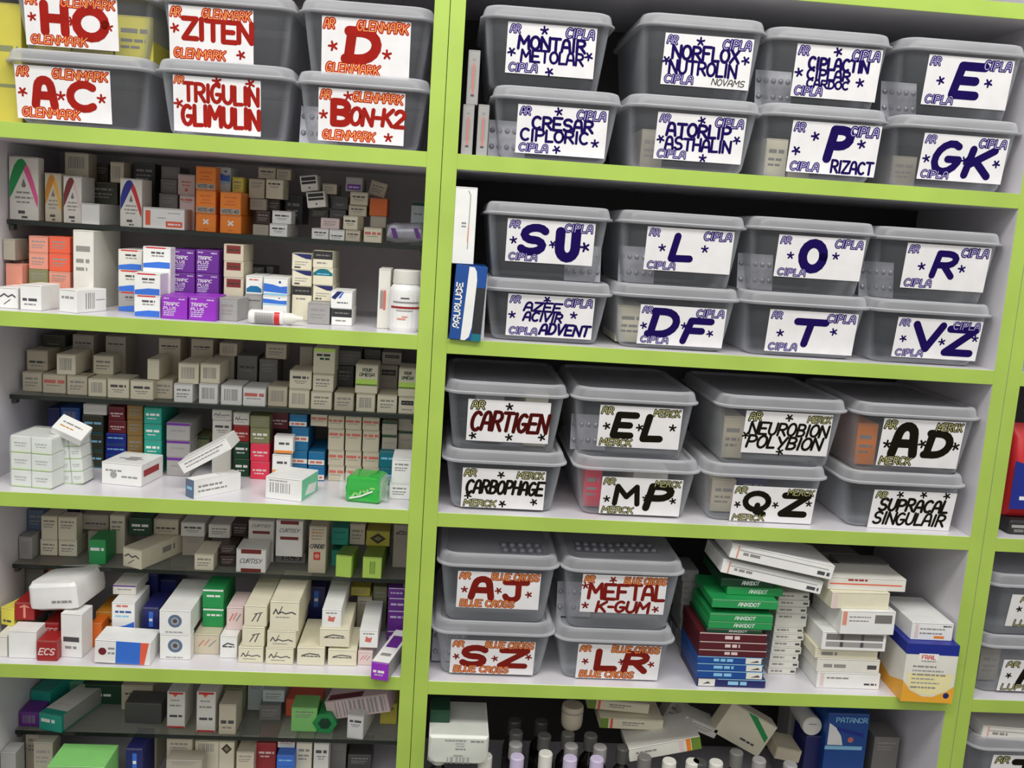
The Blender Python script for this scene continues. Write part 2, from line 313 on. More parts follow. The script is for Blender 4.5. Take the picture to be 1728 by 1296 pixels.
# ------------------------------------------------------------------ printed cartons
DESIGNS = {'arch_am': [('p', [(0.02, 0.34), (0.02, 0.6), (0.1, 0.75), (0.2, 0.87), (0.32, 0.95), (0.44, 0.965), (0.52, 0.95), (0.6, 0.89), (0.5, 0.79), (0.38, 0.68), (0.24, 0.54), (0.12, 0.42)],
              'amber'),
             ('p', [(0.6, 0.89), (0.7, 0.81), (0.84, 0.62), (0.98, 0.38), (0.98, 0.2), (0.9, 0.28), (0.76, 0.48), (0.62, 0.66), (0.5, 0.79)], 'mustard'), ('o', 0.5, 0.55, 0.035, 'grey_mid'),
             ('p', [(0.43, 0.56), (0.57, 0.56), (0.5, 0.66)], 'grey_mid'), ('l', 0.25, 0.75, 0.42, 0.03, 'text_grey'), ('l', 0.2, 0.8, 0.34, 0.03, 'text_grey'),
             ('l', 0.25, 0.7, 0.27, 0.025, 'text_grey'), ('l', 0.3, 0.62, 0.1, 0.05, 'text_dark'), ('l', 0.42, 0.62, 0.03, 0.035, 'text_dark')],
 'arch_gp': [('p', [(0.02, 0.34), (0.02, 0.6), (0.1, 0.75), (0.2, 0.87), (0.32, 0.95), (0.44, 0.965), (0.52, 0.95), (0.6, 0.89), (0.5, 0.79), (0.38, 0.68), (0.24, 0.54), (0.12, 0.42)],
              'green'),
             ('p', [(0.6, 0.89), (0.7, 0.81), (0.84, 0.62), (0.98, 0.38), (0.98, 0.2), (0.9, 0.28), (0.76, 0.48), (0.62, 0.66), (0.5, 0.79)], 'pink'), ('o', 0.5, 0.55, 0.035, 'grey_mid'),
             ('p', [(0.43, 0.56), (0.57, 0.56), (0.5, 0.66)], 'grey_mid'), ('l', 0.25, 0.75, 0.42, 0.03, 'text_grey'), ('l', 0.2, 0.8, 0.34, 0.03, 'text_grey'),
             ('l', 0.25, 0.7, 0.27, 0.025, 'text_grey'), ('l', 0.3, 0.62, 0.1, 0.05, 'text_dark'), ('l', 0.42, 0.62, 0.03, 0.035, 'text_dark')],
 'arch_mr': [('p', [(0.02, 0.34), (0.02, 0.6), (0.1, 0.75), (0.2, 0.87), (0.32, 0.95), (0.44, 0.965), (0.52, 0.95), (0.6, 0.89), (0.5, 0.79), (0.38, 0.68), (0.24, 0.54), (0.12, 0.42)],
              'maroon_print'),
             ('p', [(0.6, 0.89), (0.7, 0.81), (0.84, 0.62), (0.98, 0.38), (0.98, 0.2), (0.9, 0.28), (0.76, 0.48), (0.62, 0.66), (0.5, 0.79)], 'pink_pale'),
             ('o', 0.5, 0.55, 0.035, 'grey_mid'), ('p', [(0.43, 0.56), (0.57, 0.56), (0.5, 0.66)], 'grey_mid'), ('l', 0.25, 0.75, 0.42, 0.03, 'text_grey'),
             ('l', 0.2, 0.8, 0.34, 0.03, 'text_grey'), ('l', 0.25, 0.7, 0.27, 0.025, 'text_grey'), ('l', 0.3, 0.62, 0.1, 0.05, 'text_dark'), ('l', 0.42, 0.62, 0.03, 0.035, 'text_dark')],
 'arch_nr': [('p', [(0.02, 0.34), (0.02, 0.6), (0.1, 0.75), (0.2, 0.87), (0.32, 0.95), (0.44, 0.965), (0.52, 0.95), (0.6, 0.89), (0.5, 0.79), (0.38, 0.68), (0.24, 0.54), (0.12, 0.42)],
              'navy_bright'),
             ('p', [(0.6, 0.89), (0.7, 0.81), (0.84, 0.62), (0.98, 0.38), (0.98, 0.2), (0.9, 0.28), (0.76, 0.48), (0.62, 0.66), (0.5, 0.79)], 'red'), ('o', 0.5, 0.55, 0.035, 'grey_mid'),
             ('p', [(0.43, 0.56), (0.57, 0.56), (0.5, 0.66)], 'grey_mid'), ('l', 0.25, 0.75, 0.42, 0.03, 'text_grey'), ('l', 0.2, 0.8, 0.34, 0.03, 'text_grey'),
             ('l', 0.25, 0.7, 0.27, 0.025, 'text_grey'), ('l', 0.3, 0.62, 0.1, 0.05, 'text_dark'), ('l', 0.42, 0.62, 0.03, 0.035, 'text_dark')],
 'bar': [('b', 0.16, 0.22, 0.8, 0.8, 'text_grey')],
 'barcode': [('b', 0.16, 0.24, 0.84, 0.8, 'text_grey')],
 'bend': {'F': [('l', 0.2, 0.85, 0.45, 0.16, 'blue_light')],
          'L': [('r', 0, 0, 0.99, 1, 'white')],
          'R': [('r', 0.01, 0, 1, 1, 'white'), ('l', 0.1, 0.6, 0.55, 0.12, 'text_grey'), ('l', 0.1, 0.7, 0.3, 0.1, 'text_grey')],
          'T': [('r', 0, 0.01, 1, 1, 'white'), ('l', 0.2, 0.8, 0.6, 0.02, 'text_grey')]},
 'bflat': [('r', 0.74, 0.08, 0.98, 0.9, 'offwhite'), ('p', [(0.8, 0.25), (0.95, 0.3), (0.92, 0.6)], 'text_dark'), ('l', 0.25, 0.55, 0.3, 0.4, 'blue_light'),
           ('r', 0, 0.9, 1, 0.99, 'blue_light')],
 'bflat2': [('r', 0.02, 0.08, 0.26, 0.92, 'offwhite'), ('p', [(0.08, 0.3), (0.2, 0.4), (0.16, 0.65)], 'text_dark'), ('l', 0.45, 0.75, 0.3, 0.42, 'blue_light'),
            ('r', 0.3, 0.9, 1, 0.99, 'blue_light')],
 'bigbar': {'F': [('b', 0.15, 0.1, 0.95, 0.9, 'grey_carton')], 'T': [('r', 0.05, 0.05, 0.6, 0.4, 'maroon')]},
 'bktop': [('r', 0.01, 0.5, 0.99, 0.99, 'charcoal'), ('l', 0.15, 0.85, 0.7, 0.08, 'grey_mid'), ('l', 0.2, 0.7, 0.24, 0.09, 'text_grey')],
 'bluebands': [('r', 0.0, 0.08, 1, 0.42, 'offwhite'), ('l', 0.12, 0.88, 0.17, 0.15, 'text_red')],
 'bstripe': [('p', [(0.02, 0.02), (0.98, 0.02), (0.98, 0.42), (0.6, 0.3), (0.02, 0.2)], 'blue'), ('l', 0.15, 0.85, 0.68, 0.06, 'blue_deep'), ('l', 0.15, 0.75, 0.55, 0.05, 'blue_light'),
             ('l', 0.2, 0.7, 0.86, 0.06, 'text_red')],
 'bw': [('r', 0.12, 0.92, 0.82, 0.985, 'red'), ('l', 0.3, 0.8, 0.68, 0.09, 'text_dark'), ('l', 0.32, 0.78, 0.55, 0.06, 'text_grey'),
        ('p', [(0.02, 0.02), (0.98, 0.02), (0.98, 0.3), (0.55, 0.31), (0.02, 0.22)], 'blue')],
 'candid': [('l', 0.15, 0.85, 0.9, 0.025, 'text_grey'), ('l', 0.15, 0.8, 0.82, 0.03, 'amber'), ('l', 0.15, 0.8, 0.74, 0.025, 'text_grey'), ('l', 0.15, 0.7, 0.66, 0.025, 'text_grey'),
            ('w', 'CANDID', 0.1, 0.44, 0.9, 0.54, 'text_dark', 0.2, 0.3), ('r', 0.3, 0.14, 0.68, 0.34, 'red'), ('o', 0.49, 0.24, 0.06, 'salmon')],
 'ccs': [('r', 0.22, 0.25, 0.86, 0.85, 'charcoal'), ('w', 'ECS', 0.28, 0.35, 0.8, 0.75, 'grey_carton', 0.2)],
 'creamR': [('r', 0.02, 0.02, 0.1, 0.95, 'pink_pale')],
 'curt': [('r', 0.16, 0.8, 0.84, 0.985, 'maroon_print'), ('r', 0.16, 0.015, 0.84, 0.17, 'maroon_print'), ('w', 'CURTISY', 0.14, 0.4, 0.86, 0.58, 'text_dark', 0.14, 0.35)],
 'curt0': [('r', 0.16, 0.015, 0.84, 0.22, 'maroon_print'), ('w', 'CURTISY', 0.14, 0.5, 0.86, 0.7, 'text_dark', 0.14, 0.35)],
 'dark2': [('r', 0.08, 0.68, 0.92, 0.9, 'black_print'), ('r', 0.08, 0.46, 0.92, 0.62, 'black_print'), ('o', 0.5, 0.22, 0.06, 'text_dark')],
 'darkbar': [('r', 0.15, 0.52, 0.88, 0.78, 'black_print'), ('l', 0.2, 0.8, 0.6, 0.09, 'grey_mid'), ('l', 0.2, 0.8, 0.22, 0.06, 'text_grey')],
 'diag': [('p', [(0.02, 0.6), (0.3, 0.98), (0.55, 0.98), (0.2, 0.5)], 'navy'), ('p', [(0.35, 0.6), (0.55, 0.95), (0.62, 0.95), (0.45, 0.58)], 'blue'),
          ('l', 0.3, 0.8, 0.3, 0.07, 'text_dark')],
 'diamond': [('p', [(0.5, 0.15), (0.85, 0.5), (0.5, 0.85), (0.15, 0.5)], 'brown_dark'), ('p', [(0.5, 0.32), (0.68, 0.5), (0.5, 0.66), (0.32, 0.5)], 'olive')],
 'drop': [('o', 0.6, 0.5, 0.04, 'grey_mid'), ('l', 0.3, 0.9, 0.3, 0.03, 'text_grey'), ('l', 0.3, 0.8, 0.15, 0.04, 'text_grey')],
 'ecs': [('w', 'ECS', 0.12, 0.32, 0.88, 0.62, 'pink_pale', 0.2, 0.3)],
 'eye': [('o', 0.5, 0.55, 0.27, 'grey_blue'), ('o', 0.5, 0.55, 0.16, 'grey_carton'), ('o', 0.5, 0.55, 0.09, 'text_dark'), ('l', 0.2, 0.75, 0.06, 0.05, 'grey_carton')],
 'flap': {'F': [('k', [(0.12, 0.55), (0.3, 0.68), (0.5, 0.55), (0.7, 0.66), (0.85, 0.55)], 0.07, 'text_dark'), ('k', [(0.3, 0.2), (0.6, 0.42)], 0.04, 'text_dark')],
          'R': [('l', 0.5, 0.8, 0.4, 0.3, 'text_grey')]},
 'flat': [('l', 0.1, 0.35, 0.3, 0.3, 'text_grey')],
 'flatw': [('l', 0.1, 0.5, 0.35, 0.25, 'text_grey'), ('l', 0.8, 0.95, 0.3, 0.3, 'text_dark')],
 'gflat': [('w', 'ANXIDOT', 0.4, 0.3, 0.72, 0.72, 'white', 0.2, 0.2)],
 'gline': [('r', 0.02, 0.9, 0.98, 0.98, 'white'), ('l', 0.2, 0.9, 0.6, 0.1, 'white')],
 'green': [('l', 0.1, 0.9, 0.55, 0.12, 'white')],
 'gstripe': [('p', [(0.35, 0.98), (0.55, 0.98), (0.95, 0.62), (0.95, 0.45)], 'green'), ('l', 0.5, 0.8, 0.2, 0.06, 'text_dark')],
 'gtop': [('r', 0.01, 0.82, 0.99, 0.98, 'green_deep'), ('l', 0.2, 0.8, 0.4, 0.08, 'text_grey')],
 'gword': [('k', [(0.2, 0.55), (0.45, 0.66), (0.8, 0.6)], 0.06, 'text_dark'), ('l', 0.15, 0.85, 0.48, 0.06, 'text_dark')],
 'gword2': [('l', 0.15, 0.7, 0.4, 0.12, 'white')],
 'inhal': {'F': [('r', 0.0, 0.82, 1, 1, 'navy_bright'), ('r', 0.24, 0.72, 0.62, 0.84, 'white'), ('w', 'FRAIL', 0.3, 0.745, 0.56, 0.81, 'red', 0.2), ('l', 0.3, 0.58, 0.7, 0.02, 'text_grey'),
                 ('p', [(0, 0), (1, 0), (1, 0.3), (0.85, 0.2), (0.6, 0.1), (0.4, 0.1), (0.15, 0.2), (0, 0.36)], 'mustard'),
                 ('p', [(0.1, 0.26), (0.3, 0.15), (0.5, 0.12), (0.7, 0.15), (0.92, 0.26), (0.95, 0.5), (0.05, 0.5)], 'yellow_cream'), ('l', 0.15, 0.6, 0.6, 0.03, 'text_grey'),
                 ('l', 0.15, 0.75, 0.53, 0.025, 'grey_carton'), ('l', 0.15, 0.8, 0.46, 0.03, 'text_grey'), ('l', 0.15, 0.6, 0.39, 0.025, 'grey_carton'),
                 ('l', 0.15, 0.7, 0.32, 0.025, 'grey_carton'), ('l', 0.15, 0.65, 0.24, 0.03, 'text_grey'), ('o', 0.86, 0.13, 0.05, 'navy')],
           'L': [('r', 0, 0.82, 1, 1, 'navy_bright'), ('p', [(0, 0), (1, 0), (1, 0.36), (0.5, 0.2), (0, 0.3)], 'mustard')],
           'T': [('r', 0, 0, 1, 1, 'navy_bright')]},
 'leanT': [('l', 0.1, 0.9, 0.62, 0.1, 'text_grey'), ('l', 0.1, 0.8, 0.35, 0.09, 'text_grey')],
 'limeF': {'F': [('b', 0.38, 0.2, 0.66, 0.8, 'lime_dark')], 'R': [('r', 0.015, 0, 1, 1, 'lime_dark')], 'T': [('r', 0, 0.015, 1, 1, 'lime_dark')]},  # R and T: darker green print with shade mixed into the colour
 'limeP': {'R': [('r', 0.25, 0, 1, 1, 'lime_dark')], 'T': [('r', 0, 0.015, 1, 1, 'lime_dark')]},  # same darker print plus painted-in shade on side and top
 'long': {'F': [('l', 0.1, 0.5, 0.6, 0.08, 'text_grey'), ('o', 0.3, 0.45, 0.16, 'grey_carton'), ('l', 0.5, 0.9, 0.35, 0.08, 'text_grey')],
          'R': [('r', 0.1, 0.4, 0.8, 0.7, 'dark_red')],
          'T': [('l', 0.2, 0.8, 0.4, 0.06, 'text_grey'), ('r', 0.4, 0.3, 0.7, 0.6, 'grey_carton')]},
 'mflat': [('l', 0.38, 0.6, 0.3, 0.4, 'pink_pale'), ('r', 0.0, 0.9, 1, 0.99, 'pink_pale')],
 'mintend': {'F': [('b', 0.12, 0.3, 0.7, 0.75, 'grey_carton'), ('l', 0.1, 0.6, 0.82, 0.05, 'text_grey')],
             'R': [('r', 0.02, 0.04, 0.98, 0.96, 'mint'), ('p', [(0.2, 0.2), (0.8, 0.1), (0.9, 0.5), (0.4, 0.6)], 'white')]},
 'mline': [('l', 0.12, 0.9, 0.45, 0.1, 'pink_pale'), ('l', 0.2, 0.7, 0.28, 0.07, 'pink_pale')],
 'msq': [('r', 0.14, 0.45, 0.86, 0.92, 'maroon_print'), ('l', 0.2, 0.8, 0.6, 0.12, 'brown_dark')],
 'nword': [('r', 0.4, 0.3, 0.65, 0.85, 'blue'), ('l', 0.42, 0.62, 0.5, 0.1, 'white')],
 'ocross': [('k', [(0.4, 0.65), (0.6, 0.45)], 0.09, 'white'), ('k', [(0.6, 0.65), (0.4, 0.45)], 0.09, 'white'), ('l', 0.4, 0.6, 0.12, 0.07, 'orange_deep')],
 'oline': [('l', 0.2, 0.8, 0.6, 0.06, 'orange_deep'), ('l', 0.25, 0.75, 0.45, 0.05, 'orange_deep'), ('o', 0.5, 0.25, 0.08, 'red_orange')],
 'olred': [('r', 0.0, 0.03, 0.13, 0.97, 'lime_dark'), ('r', 0.16, 0.03, 0.2, 0.97, 'red_orange'), ('l', 0.35, 0.7, 0.55, 0.12, 'text_grey'), ('l', 0.35, 0.6, 0.35, 0.1, 'text_grey')],
 'ostrip': [('r', 0.03, 0.03, 0.97, 0.27, 'beige_grey'), ('w', 'VOTE-40', 0.1, 0.08, 0.9, 0.22, 'text_dark'), ('l', 0.2, 0.8, 0.72, 0.06, 'orange_deep'),
            ('l', 0.3, 0.7, 0.55, 0.05, 'orange_deep'), ('l', 0.2, 0.8, 0.42, 0.05, 'orange_deep')],
 'owhite': [('l', 0.25, 0.8, 0.5, 0.13, 'text_dark'), ('r', 0.02, 0.02, 0.98, 0.16, 'orange')],
 'pantene': [('p', [(0.05, 0.3), (0.42, 0.3), (0.36, 0.5), (0.22, 0.68), (0.05, 0.78)], 'white'), ('w', 'PATANOR', 0.2, 0.8, 0.95, 0.9, 'blue_light', 0.18),
             ('p', [(0.25, 0.62), (0.9, 0.48), (0.9, 0.56), (0.25, 0.7)], 'navy_bright'), ('o', 0.6, 0.42, 0.06, 'text_red'), ('r', 0.0, 0.2, 0.9, 0.28, 'blue_light')],
 'pband': [('r', 0.02, 0.05, 0.1, 0.95, 'salmon'), ('r', 0.62, 0.2, 0.94, 0.75, 'grey_mid'), ('l', 0.14, 0.55, 0.55, 0.08, 'text_grey'), ('l', 0.14, 0.5, 0.3, 0.08, 'text_grey')],
 'pbar': [('r', 0.1, 0.12, 0.9, 0.5, 'purple_deep'), ('l', 0.2, 0.8, 0.25, 0.1, 'lilac')],
 'pend': {'F': [('l', 0.12, 0.88, 0.42, 0.14, 'white'), ('l', 0.2, 0.7, 0.26, 0.08, 'lilac')],
          'L': [('r', 0, 0, 0.98, 1, 'white')],
          'R': [('r', 0.02, 0, 1, 1, 'grey_carton')],
          'T': [('r', 0, 0.02, 1, 0.98, 'white'), ('r', 0.15, 0.45, 0.85, 0.8, 'purple_deep'), ('l', 0.2, 0.8, 0.2, 0.08, 'text_grey')]},
 'pinkbox': [('r', 0.08, 0.1, 0.16, 0.9, 'pink_pale'), ('l', 0.2, 0.8, 0.6, 0.08, 'text_grey'), ('l', 0.2, 0.75, 0.35, 0.08, 'text_grey'), ('r', 0.55, 0.12, 0.8, 0.26, 'orange'),
             ('l', 0.75, 0.95, 0.78, 0.08, 'text_dark')],
 'plain': [],
 'plline': [('r', 0.05, 0.9, 0.95, 0.99, 'lilac'), ('l', 0.15, 0.9, 0.4, 0.16, 'lilac')],
 'ptop': [('r', 0.01, 0.84, 0.99, 0.985, 'purple_deep'), ('l', 0.2, 0.8, 0.5, 0.1, 'text_grey')],
 'pur': [('l', 0.08, 0.3, 0.86, 0.05, 'lilac'), ('l', 0.66, 0.92, 0.84, 0.05, 'lilac'), ('w', 'TRAPIC', 0.08, 0.58, 0.7, 0.72, 'white', 0.17, 0.1),
         ('w', 'PLUS', 0.08, 0.4, 0.56, 0.52, 'white', 0.17, 0.1), ('l', 0.08, 0.56, 0.31, 0.04, 'lilac'), ('l', 0.08, 0.52, 0.23, 0.04, 'lilac'), ('l', 0.08, 0.48, 0.14, 0.05, 'lilac')],
 'pyel': [('l', 0.2, 0.8, 0.2, 0.12, 'text_dark')],
 'redlogo': [('p', [(0.3, 0.35), (0.62, 0.3), (0.7, 0.6), (0.5, 0.55), (0.36, 0.66)], 'text_red'), ('l', 0.2, 0.8, 0.75, 0.07, 'text_grey')],
 'redolR': [('r', 0.87, 0.03, 1, 0.97, 'lime_dark'), ('r', 0.8, 0.03, 0.86, 0.97, 'orange'), ('r', 0.7, 0.03, 0.76, 0.97, 'pink_pale'), ('l', 0.1, 0.4, 0.5, 0.14, 'text_grey')],
 'redpic': [('k', [(0.5, 0.2), (0.5, 0.75)], 0.12, 'salmon'), ('k', [(0.3, 0.75), (0.5, 0.85), (0.7, 0.75)], 0.08, 'salmon')],
 'redtext': [('l', 0.06, 0.94, 0.52, 0.18, 'text_red'), ('l', 0.15, 0.8, 0.38, 0.05, 'text_grey')],
 'rline': [('r', 0.02, 0.42, 0.95, 0.52, 'red_orange'), ('l', 0.25, 0.5, 0.72, 0.14, 'dark_red')],
 'scr': [('k', [(0.35, 0.25), (0.55, 0.6)], 0.05, 'text_dark'), ('k', [(0.45, 0.6), (0.8, 0.68)], 0.04, 'text_dark'), ('k', [(0.58, 0.25), (0.72, 0.62)], 0.05, 'text_dark')],
 'scr2': [('k', [(0.12, 0.4), (0.2, 0.62), (0.28, 0.4), (0.4, 0.5), (0.55, 0.42), (0.75, 0.5), (0.88, 0.42)], 0.06, 'text_dark'), ('k', [(0.3, 0.4), (0.42, 0.75)], 0.04, 'text_dark'),
          ('l', 0.2, 0.7, 0.22, 0.05, 'text_grey')],
 'scrp': [('k', [(0.2, 0.4), (0.4, 0.7)], 0.05, 'text_red'), ('k', [(0.42, 0.45), (0.62, 0.75)], 0.04, 'text_red'), ('k', [(0.6, 0.4), (0.85, 0.7)], 0.05, 'text_grey')],
 'swoosh': [('p', [(0.02, 0.98), (0.98, 0.98), (0.98, 0.66), (0.7, 0.68), (0.4, 0.8)], 'navy'), ('l', 0.15, 0.8, 0.45, 0.05, 'text_grey'), ('l', 0.15, 0.7, 0.3, 0.05, 'text_grey'),
            ('l', 0.12, 0.45, 0.1, 0.1, 'text_dark')],
 'tabred': [('r', 0.05, 0.1, 0.11, 0.9, 'pink_pale'), ('l', 0.15, 0.5, 0.6, 0.1, 'text_grey'), ('l', 0.75, 0.95, 0.25, 0.12, 'text_dark')],
 'tallv': [('k', [(0.3, 0.35), (0.3, 0.62)], 0.05, 'text_grey'), ('k', [(0.55, 0.33), (0.55, 0.62)], 0.045, 'text_red'), ('l', 0.2, 0.7, 0.64, 0.03, 'pink_pale')],
 'tealarch': [('p', [(0.02, 0.55), (0.98, 0.55), (0.98, 0.7), (0.75, 0.9), (0.5, 0.97), (0.25, 0.9), (0.02, 0.7)], 'teal_deep'), ('l', 0.2, 0.8, 0.62, 0.06, 'blue_light')],
 'tealdash': [('l', 0.15, 0.85, 0.7, 0.06, 'teal_deep'), ('l', 0.2, 0.8, 0.3, 0.05, 'teal_deep')],
 'text': [('l', 0.15, 0.85, 0.62, 0.1, 'text_grey'), ('l', 0.15, 0.8, 0.42, 0.07, 'text_grey'), ('l', 0.15, 0.7, 0.28, 0.06, 'text_grey')],
 'textlow': [('l', 0.12, 0.88, 0.36, 0.11, 'text_dark'), ('l', 0.2, 0.75, 0.2, 0.06, 'text_grey')],
 'tline': [('l', 0.1, 0.9, 0.5, 0.12, 'blue_light'), ('r', 0.02, 0.02, 0.98, 0.07, 'teal_deep')],
 'tlong': {'F': [('l', 0.1, 0.7, 0.5, 0.2, 'white')],
           'R': [('r', 0.05, 0.1, 1, 1, 'grey_carton')],
           'T': [('r', 0.02, 0.15, 0.98, 0.98, 'offwhite'), ('l', 0.2, 0.8, 0.3, 0.05, 'pink_pale')]},
 'uprt': [('l', 0.35, 0.6, 0.52, 0.025, 'text_grey'), ('l', 0.35, 0.6, 0.48, 0.02, 'text_grey'), ('k', [(0.68, 0.2), (0.7, 0.9), (0.6, 0.95)], 0.012, 'grey_carton'),
          ('k', [(0.66, 0.3), (0.68, 0.5)], 0.014, 'salmon')],
 'vo': [('r', 0.06, 0.15, 0.18, 0.85, 'red_orange'), ('r', 0.55, 0.1, 0.95, 0.38, 'red_orange'), ('l', 0.6, 0.9, 0.2, 0.08, 'white'), ('l', 0.35, 0.55, 0.5, 0.04, 'text_grey'),
        ('l', 0.6, 0.9, 0.75, 0.03, 'text_grey')],
 'vtext': [('l', 0.35, 0.65, 0.8, 0.05, 'text_grey'), ('k', [(0.5, 0.2), (0.5, 0.75)], 0.03, 'text_red'), ('r', 0.35, 0.15, 0.65, 0.19, 'text_dark'),
           ('k', [(0.35, 0.3), (0.35, 0.7)], 0.02, 'text_grey'), ('k', [(0.65, 0.3), (0.65, 0.7)], 0.02, 'text_grey')],
 'vword': [('w', 'AQUALUBE', 0.1, 0.2, 0.4, 0.8, 'white')],
 'warc': [('p', [(0.05, 0.1), (0.95, 0.1), (0.95, 0.3), (0.7, 0.45), (0.3, 0.45), (0.05, 0.3)], 'teal_blue'), ('l', 0.2, 0.8, 0.75, 0.08, 'text_red')],
 'wave': [('p', [(0.01, 0.2), (0.99, 0.14), (0.99, 0.55), (0.7, 0.5), (0.4, 0.6), (0.01, 0.66)], 'blue'), ('o', 0.68, 0.75, 0.07, 'blue_deep'), ('r', 0.01, 0.02, 0.99, 0.12, 'blue_light')],
 'wbo': [('r', 0.38, 0.02, 0.82, 0.98, 'blue'), ('p', [(0.82, 0.02), (0.9, 0.02), (0.97, 0.98), (0.82, 0.98)], 'red_orange'), ('o', 0.14, 0.5, 0.16, 'maroon'),
         ('l', 0.24, 0.36, 0.6, 0.08, 'text_grey'), ('l', 0.24, 0.36, 0.4, 0.08, 'text_grey')],
 'white3': {'F': [('l', 0.15, 0.85, 0.6, 0.1, 'text_grey')], 'R': [('b', 0.3, 0.15, 0.6, 0.85, 'grey_carton'), ('l', 0.65, 0.95, 0.5, 0.05, 'grey_carton')]},
 'window': [('r', 0.06, 0.56, 0.95, 0.9, 'grey_mid'), ('r', 0.06, 0.18, 0.95, 0.46, 'grey_carton'), ('r', 0.28, 0.56, 0.33, 0.9, 'text_dark'), ('r', 0.6, 0.56, 0.65, 0.9, 'text_dark'),
            ('r', 0.28, 0.18, 0.33, 0.46, 'text_dark'), ('r', 0.6, 0.18, 0.65, 0.46, 'text_dark')],
 'wline': [('l', 0.12, 0.88, 0.5, 0.14, 'white'), ('l', 0.2, 0.7, 0.3, 0.06, 'white')],
 'wlong': [('r', 0.06, 0.05, 0.075, 0.95, 'salmon'), ('l', 0.12, 0.3, 0.35, 0.2, 'text_grey'), ('l', 0.85, 0.97, 0.2, 0.25, 'text_dark'), ('r', 0.08, 0.62, 0.95, 0.68, 'grey_carton')],
 'word': [('l', 0.14, 0.86, 0.56, 0.13, 'text_dark'), ('l', 0.22, 0.78, 0.4, 0.05, 'text_grey'), ('l', 0.3, 0.7, 0.3, 0.04, 'text_grey')],
 'wred': [('p', [(0.1, 0.93), (0.9, 0.93), (0.9, 0.98), (0.1, 0.98)], 'red'), ('p', [(0.3, 0.93), (0.6, 0.93), (0.45, 0.85)], 'red_orange'), ('r', 0.03, 0.01, 0.97, 0.05, 'red'),
          ('l', 0.15, 0.8, 0.6, 0.04, 'text_grey'), ('l', 0.15, 0.85, 0.3, 0.06, 'text_dark'), ('l', 0.2, 0.7, 0.75, 0.03, 'text_grey')],
 'yband': [('r', 0.02, 0.3, 0.98, 0.33, 'olive'), ('l', 0.1, 0.9, 0.6, 0.05, 'olive')],
 'yc': [('r', 0.02, 0.02, 0.98, 0.3, 'lime_dark'), ('r', 0.02, 0.1, 0.98, 0.32, 'lime'), ('w', 'YOUR', 0.28, 0.68, 0.72, 0.82, 'green_deep', 0.2, 0.3),
        ('w', 'OMEGA', 0.18, 0.46, 0.85, 0.6, 'green_deep', 0.2, 0.3)],
 'ycflip': [('r', 0.02, 0.8, 0.98, 0.98, 'lime'), ('l', 0.15, 0.85, 0.55, 0.13, 'green_deep'), ('l', 0.3, 0.75, 0.35, 0.11, 'green_deep')]}
def scribble(mb, u0, u1, v, h, col, T, r):
    x = u0
    while x < u1-.3*h:
        w = min(h*(1.2+2.6*r.random()), u1-x)
        mb.face([T(x, v), T(x+w, v), T(x+w, v+h), T(x, v+h)], col); x += w+h*.5
def prints(mb, des, w, h, T, r):
    """des: prims in 0..1 face units on a w x h face; T(lift)(x, z) -> 3-D"""
    for i, p in enumerate(des):
        t = T(i*.12+1); k = p[0]
        P = lambda u, v: t(u*w, v*h)
        if k == 'r':
            _, a, b, c, d, col = p; mb.face([P(a, b), P(c, b), P(c, d), P(a, d)], col)
        elif k == 'l':
            _, a, b, v, hh, col = p; scribble(mb, a*w, b*w, v*h, hh*h, col, t, r)
        elif k == 'b':
            _, a, b, c, d, col = p; x = a
            while x < c:
                ww = (.015+.03*r.random()); mb.face([P(x, b), P(min(x+ww, c), b), P(min(x+ww, c), d), P(x, d)], col); x += ww+.02+.03*r.random()
        elif k == 'p':
            mb.face([P(u, v) for u, v in p[1]], p[2])
        elif k == 'k':
            mb.ribbon([(u*w, v*h) for u, v in p[1]], p[2]*h, p[3], t)
        elif k == 'w':
            _, tx, a, b, c, d, col = p[:7]
            lettering(mb, tx, (a*w, b*h, c*w, d*h), col, lambda q, t=t: t, wid=p[7] if len(p) > 7 else .2, slant=p[8] if len(p) > 8 else 0, jit=0, r=r)
        elif k == 'o':
            _, u, v, rr, col = p; mb.face([t(u*w+rr*h*math.cos(R(20*j)), v*h+rr*h*math.sin(R(20*j))) for j in range(18)], col)
def carton(name, X, Y, Z, w, h, ln, yaw, roll, col, des, label, group=None, hp=None, pitch=0, r=None):
    """a closed folding carton, front end at local y = 0"""
    r = r or random.Random(int(abs(X*7919+Z*104729)*1000))
    mb = MB(); hp = hp or h
    mb.box(-w/2, w/2, 0, ln, 0, h, col, .0007)
    seam = (min(w, hp)*.03)
    shade = 'seam'
    mb.face([(-w/2+.0012, -.00005, h-.0016), (w/2-.0012, -.00005, h-.0016), (w/2-.0012, -.00005, h-.0011), (-w/2+.0012, -.00005, h-.0011)], shade)
    mb.face([(-w/2+.0012, .0012, h+.00005), (w/2-.0012, .0012, h+.00005), (w/2-.0012, .0017, h+.00005), (-w/2+.0012, .0017, h+.00005)], shade)
    D = DESIGNS.get(des, {})
    if isinstance(D, list): D = {'F': D}
    if 'F' in D:
        prints(mb, D['F'], w, hp, lambda q: (lambda x, z, e=0: (x-w/2, -.00012*q-e, z+h-hp)), r)
    if 'R' in D:
        prints(mb, D['R'], ln, h, lambda q: (lambda x, z, e=0: (w/2+.00012*q+e, x, z)), r)
    if 'L' in D:
        prints(mb, D['L'], ln, h, lambda q: (lambda x, z, e=0: (-w/2-.00012*q-e, ln-x, z)), r)
    if 'T' in D:
        prints(mb, D['T'], w, ln, lambda q: (lambda x, y, e=0: (x-w/2, y, h+.00012*q+e)), r)
    o = mb.build(name)
    o.location = (X, Y, Z); o.rotation_euler = (R(pitch), R(roll), R(yaw))
    return tag(o, label, 'medicine box', group)

